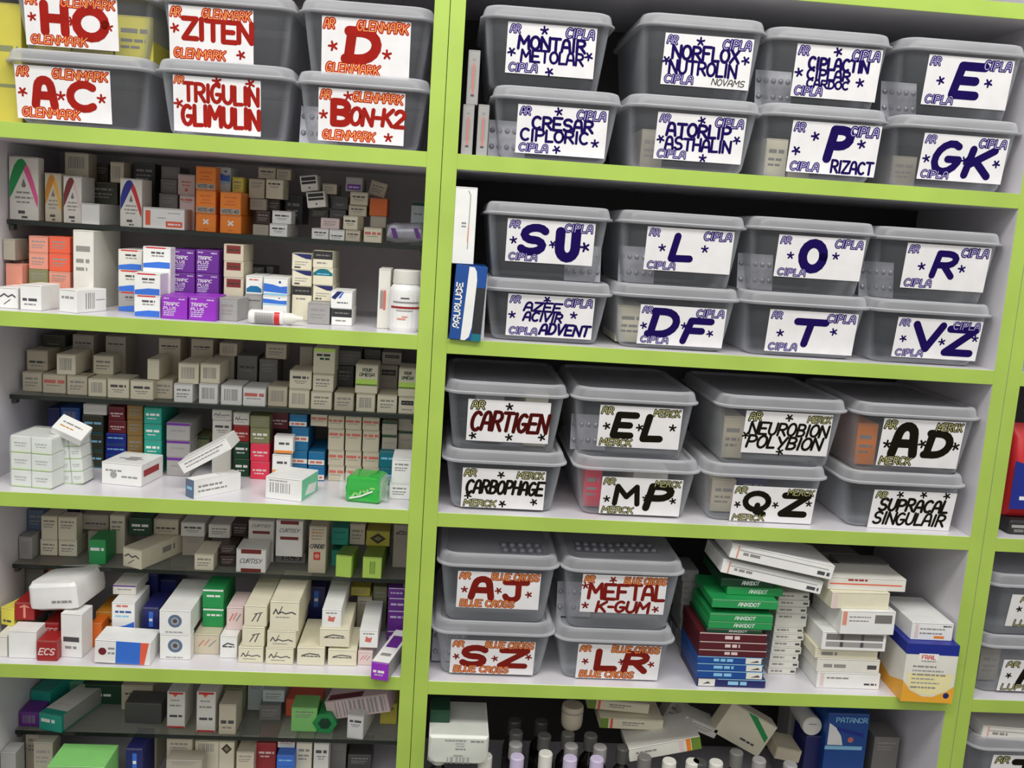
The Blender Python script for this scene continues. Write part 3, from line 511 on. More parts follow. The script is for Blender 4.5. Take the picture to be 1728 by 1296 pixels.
# ------------------------------------------------------------------ lidded bins
def rloop(w, d, r, z, y0=0, seg=5):
    """rounded rectangle, front edge at y = y0, centred in x, depth d"""
    out = []
    for cx, cy, a in ((w/2-r, y0+d-r, 0), (-w/2+r, y0+d-r, 90), (-w/2+r, y0+r, 180), (w/2-r, y0+r, 270)):
        for i in range(seg+1):
            t = R(a+90*i/seg); out.append((cx+r*math.cos(t), cy+r*math.sin(t), z))
    return out
LIDH = .0175
def bin_shape(w, h, d):
    top = (w-.008, d-.008, .004); bot = (w*.83, d-w*.17, w*.085)
    return top, bot
def make_bin(X, Y, Z, w, h, d, yaw, lab, texts, brand, label, has_handle=False):
    root = empty('storage_bin', (X, Y, Z), R(yaw))
    tag(root, label, 'plastic bin', 'lidded plastic bins')
    (tw, td, ty), (bw, bd, by) = bin_shape(w, h, d)
    zt = h-LIDH+.004
    mb = MB(); L = []
    for f, rr, zz, ins in ((0, .010, 0, .008), (0, .014, .0025, .0025), (.04, .016, .007, 0), (.5, .018, zt*.5, 0), (1, .02, zt, 0)):
        wq = bw+(tw-bw)*f; dq = bd+(td-bd)*f; yq = by+(ty-by)*f
        L.append(rloop(wq-2*ins, dq-2*ins, rr, zz, yq+ins))
    mb.grid(L, 'plastic_body', cap0=True)
    body = weld(mb.build('tub', root))
    # lid: overhanging skirt with a lip ridge, raised border, sunk centre
    mb = MB(); L = []
    for ins, zz, rr in ((.004, h-LIDH+.001, .02), (-.0004, h-LIDH, .024), (-.0022, h-LIDH+.0015, .024), (-.0022, h-LIDH+.0034, .024), (.0006, h-LIDH+.0046, .023), (.0012, h-LIDH+.0075, .023), (.0028, h-.004, .022),
                        (.0045, h-.001, .021), (.007, h, .02), (.010, h, .019), (.0125, h-.004, .018)):
        L.append(rloop(w-2*ins, d-2*ins, rr, zz, ins))
    mb.grid(L, 'plastic_lid', cap1=True)
    weld(mb.build('lid', root), 50)
    if lab:
        cu, cv, lw, lh, lroll = lab
        cv = min(cv, h-LIDH-.0022-lh/2)               # centre on the front face, in metres from bin centre / base
        slope = math.atan2(by-ty, zt)             # front wall leans outward towards the top
        yf = by+(ty-by)*(cv/zt)-.0006
        r = random.Random(int(X*1000)+int(Z*777))
        mb = MB(); mb.box(-lw/2, lw/2, -.0003, 0, -lh/2, lh/2, 'label_paper', .0001)
        p = mb.build('paper_label', root); p.location = (cu, yf, cv); p.rotation_euler = (slope, R(lroll), 0)
        ink, small, fill, inner = INK[brand]
        mb = MB()
        T = lambda q: (lambda u, v, e=0: (u-lw/2, -.0005-.0002*q-e, v-lh/2))
        for t in texts:
            if t[0] == 's':
                star(mb, t[1]*lw, t[2]*lh, .075*lh*(t[3] if len(t) > 3 else 1), inner, T, r)
            elif t[0] == 'b':                     # a big marker word
                _, tx, a, b, c, dd = t[:6]; wd_ = t[6] if len(t) > 6 else .2; sl = t[7] if len(t) > 7 else 0
                lettering(mb, tx, (a*lw, b*lh, c*lw, dd*lh), ink, T, wid=wd_*1.32, slant=sl, r=r)
            elif t[0] == 'm':                     # small outlined word
                _, tx, a, b, c, dd = t[:6]
                lettering(mb, tx, (a*lw, b*lh, c*lw, dd*lh), small, T, wid=.36, slant=.12, r=r, fill=fill)
            elif t[0] == 'k':
                lettering(mb, t[1], (t[2]*lw, t[3]*lh, t[4]*lw, t[5]*lh), 'ink_black', T, wid=.14, slant=.2, r=r)
        o = mb.build('lettering', p)
    return root
INK = {'blue': ('ink_navy', 'ink_violet', 'ink_lilac', 'ink_navy'), 'cart': ('ink_cart', 'ink_olive', 'ink_pale', 'ink_black'), 'red': ('ink_red', 'ink_orange_red', 'ink_peach', 'ink_red'),
       'black': ('ink_black', 'ink_olive', 'ink_pale', 'ink_black'), 'brown': ('ink_brown_red', 'ink_rust', 'ink_peach', 'ink_brown_red')}

# ------------------------------------------------------------------ the room
def struct(name, x0, x1, y0, y1, z0, z1, m):
    mb = MB(); mb.box(x0, x1, y0, y1, z0, z1, m, .001); o = mb.build(name); o['kind'] = 'structure'; return o
struct('floor', -3.2, 4.0, -5.2, .34, -1.25, -1.20, 'floor_tile')
struct('wall_back', -2.2, 3.0, .31, .36, -1.20, 1.6, 'room_wall')

# ------------------------------------------------------------------ cabinets
DEPTH = .285
def cabinet(x0, x1, tops, label, backmat, zlo=-1.2, zhi=.98, th=.019, bt=.0195):
    """x0, x1: outer faces of the two side panels; tops: top heights of the fixed boards"""
    root = empty('storage_cabinet', (0, 0, zlo)); tag(root, label, 'cabinet', 'green edged cabinets')
    for a in (x0, x1-th):
        mb = MB(); mb.box(a, a+th, .0012, DEPTH, 0, zhi-zlo, 'white_laminate', .0005); p = mb.build('side_panel', root)
        mb = MB(); mb.box(a, a+th, 0, .0011, 0, zhi-zlo, 'green_laminate', .0004); mb.build('edge_band', p)
    for z in tops:
        z -= zlo
        mb = MB(); mb.box(x0+th, x1-th, .0012, DEPTH, z-bt, z, 'white_laminate', .0005); p = mb.build('shelf_board', root)
        mb = MB(); mb.box(x0+th, x1-th, 0, .0011, z-bt, z, 'green_laminate', .0004); mb.build('edge_band', p)
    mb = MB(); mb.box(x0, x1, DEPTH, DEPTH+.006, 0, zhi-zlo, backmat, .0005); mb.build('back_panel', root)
    return root
XA, XB = 0.7854, 0.0
cabinet(-0.6010, -.0004, (0.4735, 0.2391, 0.0016, -0.2379, -0.478, -.72, -.96, .7123, .96), 'left green-edged white cabinet with glass shelves between its boards', 'back_board')
cabinet(.0004, XA-.0004, (0.4736, 0.2363, 0.0, -0.2426, -0.486, -.73, -.97, 0.7123, .96), 'middle green-edged white cabinet holding most lettered bins', 'back_board_shaded')
cabinet(XA+.0004, XA+.62, (0.4736, 0.2363, 0.0, -0.2426, -0.4092, -.73, -.97, 0.7123, .96), 'right green-edged white cabinet, only its left strip visible', 'back_board_shaded')
def glass(x0, x1, z, label, yf=.10):
    mb = MB(); mb.box(x0, x1, yf+.0012, DEPTH-.001, z-.006, z, 'shelf_glass', .0004)
    o = mb.build('glass_shelf')
    mb = MB(); mb.box(x0, x1, yf, yf+.001, z-.006, z, 'glass_edge', .0003); mb.build('front_edge', o)
    for sx, xx in ((1, x0), (-1, x1)):            # metal clips the pane rests on
        mb = MB(); a, b = sorted((xx, xx+sx*.006)); mb.box(a, b, yf+.006, yf+.018, z-.014, z-.0062, 'dark_metal', .0006)
        mb.build('clip', o)
    return tag(o, label, 'glass shelf', 'glass shelves of the left cabinet')
glass(-0.5815, -0.0195, 0.3519, 'highest glass shelf, carrying arch-printed white cartons')
glass(-0.5815, -0.0195, 0.1117, 'second glass shelf from top, carrying beige cartons')
glass(-0.5815, -0.0195, -0.1346, 'third glass shelf from top, carrying two lime green cartons')
glass(-0.5815, -0.0195, -0.3902, 'lowest glass shelf, carrying upright red-ended cartons')

# ------------------------------------------------------------------ bins
BINS = [(0.144, 0.008, 0.4738, 0.1692, 0.091, 0.235, 0, (0.0077, 0.0381, 0.117, 0.0608, 0.0),
  [('m', 'AR', 0.035, 0.8, 0.14, 0.95), ('m', 'CIPLA', 0.66, 0.78, 0.97, 0.95), ('m', 'CIPLA', 0.045, 0.05, 0.36, 0.2), ('b', 'I I', 0.06, 0.83, 0.12, 0.95, 0.3, 0),
   ('b', 'CRESAR', 0.17, 0.52, 0.84, 0.76, 0.19, 0), ('b', 'CIPLORIC', 0.05, 0.27, 0.8, 0.5, 0.18, 0), ('s', 0.45, 0.9, 1.0), ('s', 0.88, 0.3, 1.0), ('s', 0.46, 0.12, 1.0)],
  'blue', 'lidded clear two-word blue-lettered bin beside thin grey cartons'),
 (0.1253, 0.008, 0.561, 0.1691, 0.1003, 0.235, 0, (0.0053, 0.0516, 0.1137, 0.0616, 0.0),
  [('m', 'AR', 0.035, 0.8, 0.14, 0.95), ('m', 'CIPLA', 0.66, 0.78, 0.97, 0.95), ('m', 'CIPLA', 0.045, 0.05, 0.36, 0.2), ('b', 'MONTAIR', 0.13, 0.5, 0.88, 0.74, 0.19, 0),
   ('b', 'METOLAR', 0.17, 0.25, 0.87, 0.47, 0.17, 0), ('s', 0.41, 0.88, 1.0), ('s', 0.06, 0.42, 1.0), ('s', 0.93, 0.44, 1.0), ('s', 0.5, 0.08, 1.0)],
  'blue', 'lidded clear two-word blue-lettered bin, top row, nearest left post'),
 (0.3234, 0.008, 0.4738, 0.1785, 0.0932, 0.235, 0, (0.0095, 0.0423, 0.1167, 0.0592, 0.0),
  [('m', 'AR', 0.035, 0.8, 0.14, 0.95), ('m', 'CIPLA', 0.66, 0.78, 0.97, 0.95), ('m', 'CIPLA', 0.045, 0.05, 0.36, 0.2), ('b', 'ATORLIP', 0.12, 0.52, 0.84, 0.78, 0.19, 0),
   ('b', 'ASTHALIN', 0.12, 0.23, 0.86, 0.48, 0.17, 0), ('s', 0.5, 0.88, 1.0), ('s', 0.06, 0.43, 1.0), ('s', 0.92, 0.52, 1.0), ('s', 0.56, 0.08, 1.0)],
  'blue', 'lidded clear two-word blue-lettered bin, second along its lower row'),
 (0.3258, 0.008, 0.5632, 0.1657, 0.1046, 0.235, 0, (0.0074, 0.0491, 0.1157, 0.063, 0.0),
  [('m', 'AR', 0.035, 0.8, 0.14, 0.95), ('m', 'CIPLA', 0.66, 0.78, 0.97, 0.95), ('m', 'CIPLA', 0.045, 0.05, 0.36, 0.2), ('b', 'NORFLOX', 0.1, 0.52, 0.85, 0.77, 0.18, 0),
   ('b', 'NUTROLIN', 0.08, 0.23, 0.84, 0.48, 0.16, 0), ('s', 0.4, 0.88, 1.0), ('s', 0.04, 0.47, 1.0), ('s', 0.93, 0.58, 1.0), ('k', 'NOVAMS', 0.58, 0.06, 0.95, 0.18)],
  'blue', 'lidded clear two-word blue-lettered bin with small black word on label'),
 (0.4985, 0.008, 0.4738, 0.1708, 0.0949, 0.235, 0, (0.0144, 0.0414, 0.1197, 0.0659, 0.0),
  [('m', 'AR', 0.035, 0.8, 0.14, 0.95), ('m', 'CIPLA', 0.66, 0.78, 0.97, 0.95), ('m', 'CIPLA', 0.045, 0.05, 0.36, 0.2), ('b', 'P', 0.44, 0.32, 0.66, 0.88, 0.24, 0.15),
   ('b', 'RIZACT', 0.5, 0.05, 0.97, 0.28, 0.16, 0), ('s', 0.27, 0.72, 1.0), ('s', 0.08, 0.42, 1.0), ('s', 0.8, 0.63, 1.0)],
  'blue', 'lidded clear bin with big blue letter P and small word'),
 (0.4929, 0.008, 0.5649, 0.1679, 0.0985, 0.235, 0, (0.0118, 0.0507, 0.1136, 0.0653, 0.0),
  [('m', 'AR', 0.035, 0.8, 0.14, 0.95), ('m', 'CIPLA', 0.66, 0.78, 0.97, 0.95), ('m', 'CIPLA', 0.045, 0.05, 0.36, 0.2), ('b', 'CIPLACTIN', 0.16, 0.55, 0.86, 0.76, 0.2, 0),
   ('b', 'CIPLAR', 0.16, 0.36, 0.66, 0.54, 0.2, 0), ('b', 'CARDOC', 0.17, 0.2, 0.66, 0.34, 0.22, 0), ('s', 0.48, 0.9, 1.0), ('s', 0.06, 0.46, 1.0), ('s', 0.79, 0.35, 1.0)],
  'blue', 'lidded clear bin with three blue words, top row'),
 (0.6796, 0.008, 0.4738, 0.1748, 0.093, 0.235, 0, (0.01, 0.0411, 0.1167, 0.0597, 0.0),
  [('m', 'AR', 0.035, 0.8, 0.14, 0.95), ('m', 'CIPLA', 0.66, 0.78, 0.97, 0.95), ('m', 'CIPLA', 0.045, 0.05, 0.36, 0.2), ('b', 'G', 0.17, 0.2, 0.45, 0.8, 0.2, 0.25),
   ('b', 'K', 0.56, 0.14, 0.84, 0.72, 0.22, 0.2), ('s', 0.07, 0.45, 1.0), ('s', 0.52, 0.47, 1.0), ('s', 0.9, 0.44, 1.0)],
  'blue', 'lidded clear bin with big blue letters G and K'),
 (0.6727, 0.008, 0.563, 0.1742, 0.101, 0.235, 0, (0.009, 0.0493, 0.1158, 0.0628, 0.0),
  [('m', 'AR', 0.035, 0.8, 0.14, 0.95), ('m', 'CIPLA', 0.66, 0.78, 0.97, 0.95), ('m', 'CIPLA', 0.045, 0.05, 0.36, 0.2), ('b', 'E', 0.36, 0.24, 0.64, 0.8, 0.24, 0.22), ('s', 0.18, 0.5, 1.0),
   ('s', 0.74, 0.52, 1.0)],
  'blue', 'lidded clear bin with single big blue letter E'),
 (0.1496, 0.008, 0.2365, 0.1715, 0.0833, 0.235, 0, (0.0044, 0.0366, 0.1155, 0.0567, 0.0),
  [('m', 'AR', 0.035, 0.8, 0.14, 0.95), ('m', 'CIPLA', 0.66, 0.78, 0.97, 0.95), ('m', 'CIPLA', 0.045, 0.05, 0.36, 0.2), ('b', 'AZEE', 0.2, 0.62, 0.62, 0.82, 0.2, 0.2),
   ('b', 'ACIVIR', 0.2, 0.38, 0.64, 0.58, 0.2, 0.2), ('b', 'ADVENT', 0.4, 0.08, 0.97, 0.32, 0.19, 0.2), ('s', 0.45, 0.9, 1.0), ('s', 0.06, 0.5, 1.0), ('s', 0.77, 0.57, 1.0)],
  'blue', 'lidded clear bin with three blue words, beside blue-white upright carton'),
 (0.1436, 0.008, 0.316, 0.167, 0.1023, 0.235, 0, (0.0034, 0.0536, 0.1156, 0.0559, 0.0),
  [('m', 'AR', 0.035, 0.8, 0.14, 0.95), ('m', 'CIPLA', 0.66, 0.78, 0.97, 0.95), ('m', 'CIPLA', 0.045, 0.05, 0.36, 0.2), ('b', 'S', 0.17, 0.26, 0.44, 0.82, 0.25, 0.2),
   ('b', 'U', 0.6, 0.18, 0.8, 0.76, 0.3, 0), ('s', 0.08, 0.5, 1.0), ('s', 0.53, 0.46, 1.0), ('s', 0.9, 0.44, 1.3)],
  'blue', 'lidded clear bin with big blue letters S and U'),
 (0.3232, 0.008, 0.2365, 0.1713, 0.0863, 0.235, 0, (0.0091, 0.0329, 0.1169, 0.0541, 0.0),
  [('m', 'AR', 0.035, 0.8, 0.14, 0.95), ('m', 'CIPLA', 0.66, 0.78, 0.97, 0.95), ('m', 'CIPLA', 0.045, 0.05, 0.36, 0.2), ('b', 'D', 0.14, 0.26, 0.44, 0.84, 0.24, 0.2),
   ('b', 'F', 0.55, 0.12, 0.8, 0.66, 0.24, 0.3), ('s', 0.06, 0.47, 1.0), ('s', 0.53, 0.52, 1.0), ('s', 0.84, 0.36, 1.0)],
  'blue', 'lidded clear bin with big blue letters D and F'),
 (0.3228, 0.008, 0.319, 0.1709, 0.0999, 0.235, 0, (0.0094, 0.0528, 0.1167, 0.0572, 0.0),
  [('m', 'AR', 0.035, 0.8, 0.14, 0.95), ('m', 'CIPLA', 0.66, 0.78, 0.97, 0.95), ('m', 'CIPLA', 0.045, 0.05, 0.36, 0.2), ('b', 'L', 0.32, 0.3, 0.54, 0.82, 0.24, 0.2), ('s', 0.19, 0.53, 1.0),
   ('s', 0.68, 0.56, 1.0)],
  'blue', 'lidded clear bin with single big blue letter L'),
 (0.5008, 0.008, 0.2365, 0.1768, 0.087, 0.235, 0, (0.0103, 0.0351, 0.1225, 0.0583, 0.0),
  [('m', 'AR', 0.035, 0.8, 0.14, 0.95), ('m', 'CIPLA', 0.66, 0.78, 0.97, 0.95), ('m', 'CIPLA', 0.045, 0.05, 0.36, 0.2), ('b', 'T', 0.3, 0.22, 0.62, 0.76, 0.24, 0.2), ('s', 0.15, 0.45, 1.0),
   ('s', 0.75, 0.55, 1.0)],
  'blue', 'lidded clear bin with single big blue letter T'),
 (0.4993, 0.008, 0.3197, 0.1739, 0.1024, 0.235, 0, (0.011, 0.0525, 0.1187, 0.0562, 0.0),
  [('m', 'AR', 0.035, 0.8, 0.14, 0.95), ('m', 'CIPLA', 0.66, 0.78, 0.97, 0.95), ('m', 'CIPLA', 0.045, 0.05, 0.36, 0.2), ('b', 'O', 0.3, 0.22, 0.54, 0.84, 0.26, 0), ('s', 0.16, 0.52, 1.0),
   ('s', 0.68, 0.57, 1.0)],
  'blue', 'lidded clear bin with single big blue letter O'),
 (0.6756, 0.008, 0.2365, 0.1734, 0.0873, 0.235, 0, (0.0122, 0.0365, 0.1198, 0.0558, 0.0),
  [('m', 'AR', 0.035, 0.8, 0.14, 0.95), ('m', 'CIPLA', 0.66, 0.78, 0.97, 0.95), ('m', 'CIPLA', 0.045, 0.05, 0.36, 0.2), ('b', 'V', 0.23, 0.26, 0.54, 0.84, 0.24, 0),
   ('b', 'Z', 0.62, 0.2, 0.92, 0.78, 0.24, 0.1), ('s', 0.1, 0.47, 1.0), ('s', 0.56, 0.44, 1.0), ('s', 0.94, 0.57, 1.0)],
  'blue', 'lidded clear bin with big blue letters V and Z'),
 (0.6745, 0.008, 0.32, 0.1762, 0.1003, 0.235, 0, (0.0114, 0.0534, 0.1171, 0.0608, 0.0),
  [('m', 'AR', 0.035, 0.8, 0.14, 0.95), ('m', 'CIPLA', 0.66, 0.78, 0.97, 0.95), ('m', 'CIPLA', 0.045, 0.05, 0.36, 0.2), ('b', 'R', 0.36, 0.3, 0.6, 0.8, 0.22, 0.2), ('s', 0.21, 0.5, 1.0),
   ('s', 0.69, 0.5, 1.0)],
  'blue', 'lidded clear bin with single big blue letter R'),
 (0.107, 0.008, 0.0002, 0.1677, 0.0859, 0.235, 0, (0.0, 0.0324, 0.1137, 0.0577, 0.0),
  [('m', 'AR', 0.03, 0.8, 0.16, 0.96), ('m', 'MERCK', 0.66, 0.8, 0.97, 0.95), ('m', 'MERCK', 0.04, 0.04, 0.42, 0.19), ('b', 'CARBOPHAGE', 0.06, 0.38, 0.98, 0.7, 0.16, 0.15),
   ('s', 0.46, 0.86, 1.0), ('s', 0.08, 0.3, 1.0), ('s', 0.5, 0.12, 1.0), ('s', 0.88, 0.2, 1.0)],
  'black', 'lidded clear black-lettered one-word bin, lower, nearest left post'),
 (0.1037, 0.008, 0.0823, 0.1665, 0.0976, 0.235, 0, (0.0041, 0.0446, 0.1116, 0.0587, 0.0),
  [('m', 'AR', 0.05, 0.78, 0.2, 0.96), ('b', 'CARTIGEN', 0.06, 0.27, 0.98, 0.7, 0.15, 0.15), ('s', 0.5, 0.86, 1.0), ('s', 0.08, 0.12, 1.0), ('s', 0.52, 0.12, 1.0), ('s', 0.92, 0.16, 1.0)],
  'cart', 'lidded clear bin with one dark red word, nearest left post'),
 (0.2904, 0.008, 0.0002, 0.1749, 0.0845, 0.235, 0, (0.0075, 0.0307, 0.1127, 0.0552, 0.0),
  [('m', 'AR', 0.03, 0.8, 0.16, 0.96), ('m', 'MERCK', 0.66, 0.8, 0.97, 0.95), ('m', 'MERCK', 0.04, 0.04, 0.42, 0.19), ('b', 'M', 0.18, 0.28, 0.46, 0.74, 0.22, 0),
   ('b', 'P', 0.58, 0.2, 0.86, 0.78, 0.24, 0.2), ('s', 0.08, 0.4, 1.0), ('s', 0.56, 0.47, 1.0), ('s', 0.9, 0.42, 1.0)],
  'black', 'lidded clear bin with big black letters M and P'),
 (0.2796, 0.008, 0.0809, 0.1728, 0.0991, 0.235, 0, (0.0077, 0.0473, 0.1134, 0.0592, 0.0),
  [('m', 'AR', 0.03, 0.8, 0.16, 0.96), ('m', 'MERCK', 0.66, 0.8, 0.97, 0.95), ('m', 'MERCK', 0.04, 0.04, 0.42, 0.19), ('b', 'E', 0.2, 0.28, 0.42, 0.78, 0.24, 0.2),
   ('b', 'L', 0.57, 0.22, 0.78, 0.74, 0.24, 0.2), ('s', 0.1, 0.5, 1.0), ('s', 0.5, 0.5, 1.0), ('s', 0.9, 0.53, 1.0)],
  'black', 'lidded clear bin with big black letters E and L'),
 (0.4703, 0.008, 0.0002, 0.1764, 0.0844, 0.235, 0, (0.0146, 0.0278, 0.1173, 0.0539, 0.0),
  [('m', 'AR', 0.03, 0.8, 0.16, 0.96), ('m', 'MERCK', 0.66, 0.8, 0.97, 0.95), ('m', 'MERCK', 0.04, 0.04, 0.42, 0.19), ('b', 'Q', 0.16, 0.28, 0.44, 0.8, 0.22, 0),
   ('b', 'Z', 0.62, 0.25, 0.9, 0.78, 0.26, 0.1), ('s', 0.07, 0.47, 1.0), ('s', 0.53, 0.5, 1.0), ('s', 0.93, 0.58, 1.0)],
  'black', 'lidded clear bin with big black letters Q and Z'),
 (0.4845, 0.008, 0.0808, 0.1829, 0.0998, 0.235, 0, (0.0082, 0.0507, 0.1218, 0.061, 0.0),
  [('m', 'AR', 0.05, 0.78, 0.18, 0.96), ('m', 'MERCK', 0.72, 0.8, 0.98, 0.94), ('b', 'NEUROBION', 0.07, 0.46, 0.97, 0.74, 0.15, 0.15), ('b', 'POLYBION', 0.06, 0.14, 0.92, 0.42, 0.16, 0.2),
   ('s', 0.5, 0.88, 1.0), ('s', 0.03, 0.42, 1.0), ('s', 0.45, 0.06, 1.0)],
  'black', 'lidded clear two-word black-lettered bin above letters Q and Z'),
 (0.6707, 0.008, 0.0002, 0.1766, 0.0835, 0.235, 0, (0.0147, 0.0292, 0.1198, 0.0585, 0.0),
  [('m', 'AR', 0.04, 0.8, 0.16, 0.95), ('b', 'SUPRACAL', 0.1, 0.48, 0.93, 0.78, 0.17, 0.15), ('b', 'SINGULAIR', 0.06, 0.12, 0.92, 0.42, 0.15, 0.15), ('s', 0.32, 0.9, 1.0),
   ('s', 0.6, 0.92, 1.0), ('s', 0.88, 0.92, 1.0)],
  'black', 'lidded clear two-word black-lettered bin, lower, nearest right post'),
 (0.6758, 0.008, 0.0799, 0.1806, 0.1005, 0.235, 0, (0.0086, 0.0486, 0.1167, 0.0694, 0.0),
  [('m', 'AR', 0.03, 0.8, 0.16, 0.96), ('m', 'MERCK', 0.66, 0.8, 0.97, 0.95), ('m', 'MERCK', 0.04, 0.04, 0.42, 0.19), ('b', 'A', 0.17, 0.26, 0.43, 0.84, 0.24, 0.05),
   ('b', 'D', 0.58, 0.28, 0.86, 0.74, 0.26, 0.15), ('s', 0.09, 0.46, 1.0), ('s', 0.52, 0.5, 1.0), ('s', 0.93, 0.48, 1.0)],
  'black', 'lidded clear bin with big black letters A and D'),
 (0.1072, 0.008, -0.2424, 0.171, 0.0838, 0.235, 0, (0.0001, 0.0302, 0.1183, 0.0535, 0.0),
  [('m', 'AR', 0.03, 0.8, 0.15, 0.96), ('m', 'BLUE CROSS', 0.41, 0.8, 0.98, 0.97), ('m', 'BLUE CROSS', 0.05, 0.05, 0.7, 0.22), ('b', 'S', 0.14, 0.28, 0.42, 0.8, 0.26, 0.15),
   ('b', 'Z', 0.6, 0.28, 0.9, 0.74, 0.26, 0.1), ('s', 0.07, 0.5, 1.0), ('s', 0.53, 0.47, 1.0), ('s', 0.93, 0.55, 1.0)],
  'brown', 'lidded clear bin with big brown-red letters S and Z'),
 (0.108, 0.008, -0.1624, 0.1682, 0.1017, 0.235, 0, (0.0014, 0.0497, 0.1152, 0.0555, 0.0),
  [('m', 'AR', 0.03, 0.8, 0.15, 0.96), ('m', 'BLUE CROSS', 0.41, 0.8, 0.98, 0.97), ('m', 'BLUE CROSS', 0.05, 0.05, 0.7, 0.22), ('b', 'A', 0.18, 0.3, 0.42, 0.8, 0.26, 0.05),
   ('b', 'J', 0.58, 0.26, 0.84, 0.74, 0.24, 0), ('s', 0.09, 0.5, 1.0), ('s', 0.5, 0.5, 1.0), ('s', 0.87, 0.42, 1.0)],
  'brown', 'lidded clear bin with big brown-red letters A and J'),
 (0.2797, 0.008, -0.2424, 0.1707, 0.0792, 0.235, 0, (0.0068, 0.0298, 0.1185, 0.0557, 0.0),
  [('m', 'AR', 0.03, 0.8, 0.15, 0.96), ('m', 'BLUE CROSS', 0.41, 0.8, 0.98, 0.97), ('m', 'BLUE CROSS', 0.05, 0.05, 0.7, 0.22), ('b', 'L', 0.24, 0.3, 0.46, 0.8, 0.26, 0.05),
   ('b', 'R', 0.58, 0.25, 0.84, 0.76, 0.25, 0.15), ('s', 0.1, 0.5, 1.0), ('s', 0.54, 0.52, 1.0), ('s', 0.9, 0.47, 1.0)],
  'brown', 'lidded clear bin with big brown-red letters L and R'),
 (0.2832, 0.008, -0.167, 0.1729, 0.1055, 0.235, 0, (0.0019, 0.0559, 0.1193, 0.0582, 0.0),
  [('m', 'AR', 0.03, 0.8, 0.14, 0.96), ('m', 'BLUE CROSS', 0.5, 0.8, 0.99, 0.96), ('b', 'MEFTAL', 0.09, 0.38, 0.98, 0.76, 0.17, 0), ('b', 'K-GUM', 0.2, 0.03, 0.82, 0.3, 0.2, 0.15),
   ('s', 0.36, 0.88, 1.0), ('s', 0.04, 0.7, 1.0), ('s', 0.06, 0.18, 1.0), ('s', 0.9, 0.14, 1.0)],
  'brown', 'lidded clear two-word brown-red-lettered bin beside green flat boxes'),
 (-0.4565, 0.008, 0.4737, 0.178, 0.0904, 0.235, 0, (-0.0176, 0.0439, 0.1152, 0.0643, 0.0),
  [('m', 'AR', 0.03, 0.8, 0.14, 0.96), ('m', 'GLENMARK', 0.4, 0.8, 0.97, 0.96), ('m', 'GLENMARK', 0.06, 0.05, 0.66, 0.21), ('b', 'A', 0.2, 0.28, 0.4, 0.76, 0.25, 0),
   ('b', 'C', 0.56, 0.26, 0.84, 0.72, 0.24, 0), ('s', 0.07, 0.5, 1.0), ('s', 0.47, 0.47, 1.0), ('s', 0.9, 0.47, 1.0)],
  'red', 'lidded clear bin with big red letters A and C'),
 (-0.4519, 0.008, 0.5603, 0.1733, 0.0887, 0.235, 0, (-0.012, 0.0502, 0.112, 0.0601, 0.0),
  [('m', 'AR', 0.03, 0.8, 0.14, 0.96), ('m', 'GLENMARK', 0.4, 0.8, 0.97, 0.96), ('m', 'GLENMARK', 0.06, 0.05, 0.66, 0.21), ('b', 'H', 0.2, 0.28, 0.44, 0.8, 0.26, 0),
   ('b', 'O', 0.55, 0.24, 0.86, 0.78, 0.26, 0), ('s', 0.08, 0.55, 1.0), ('s', 0.5, 0.52, 1.0), ('s', 0.9, 0.46, 1.0)],
  'red', 'lidded clear bin of yellow cartons with red letters H, O'),
 (-0.2768, 0.008, 0.4737, 0.1713, 0.092, 0.235, 0, (-0.009, 0.0429, 0.1081, 0.0678, 0.0),
  [('m', 'AR', 0.02, 0.86, 0.12, 0.98), ('b', 'TRIGULIN', 0.12, 0.56, 0.97, 0.86, 0.17, 0), ('b', 'GLIMULIN', 0.1, 0.13, 0.98, 0.47, 0.17, 0), ('s', 0.5, 0.94, 1.0), ('s', 0.88, 0.94, 1.0),
   ('s', 0.06, 0.5, 1.0)],
  'red', 'lidded clear two-word red-lettered bin standing on left cabinet board'),
 (-0.2762, 0.008, 0.5619, 0.168, 0.0873, 0.235, 0, (-0.0182, 0.052, 0.1033, 0.0642, 0.0),
  [('m', 'AR', 0.03, 0.8, 0.14, 0.96), ('m', 'GLENMARK', 0.4, 0.8, 0.97, 0.96), ('m', 'GLENMARK', 0.06, 0.05, 0.66, 0.21), ('b', 'ZITEN', 0.17, 0.4, 0.98, 0.76, 0.2, 0),
   ('s', 0.07, 0.58, 1.0), ('s', 0.85, 0.17, 1.0)],
  'red', 'lidded clear one-word red-lettered bin, upper row, middle'),
 (-0.1042, 0.008, 0.4737, 0.1701, 0.09, 0.235, 0, (-0.001, 0.0397, 0.1089, 0.0648, 0.0),
  [('m', 'AR', 0.03, 0.8, 0.14, 0.96), ('m', 'GLENMARK', 0.4, 0.8, 0.97, 0.96), ('m', 'GLENMARK', 0.06, 0.05, 0.66, 0.21), ('b', 'B', 0.16, 0.34, 0.36, 0.76, 0.24, 0),
   ('b', 'ON-K2', 0.38, 0.36, 1.0, 0.66, 0.2, 0.1), ('s', 0.34, 0.88, 1.0), ('s', 0.06, 0.5, 1.0), ('s', 0.82, 0.14, 1.0)],
  'red', 'lidded clear red-lettered bin with hyphenated word, beside post'),
 (-0.1027, 0.008, 0.5599, 0.1696, 0.0905, 0.235, 0, (-0.0004, 0.055, 0.1107, 0.0697, 0.0),
  [('m', 'AR', 0.03, 0.8, 0.14, 0.96), ('m', 'GLENMARK', 0.4, 0.8, 0.97, 0.96), ('m', 'GLENMARK', 0.06, 0.05, 0.66, 0.21), ('b', 'D', 0.29, 0.3, 0.63, 0.78, 0.28, 0.12),
   ('s', 0.13, 0.5, 1.0), ('s', 0.74, 0.42, 1.0)],
  'red', 'lidded clear bin with single big red letter D'),
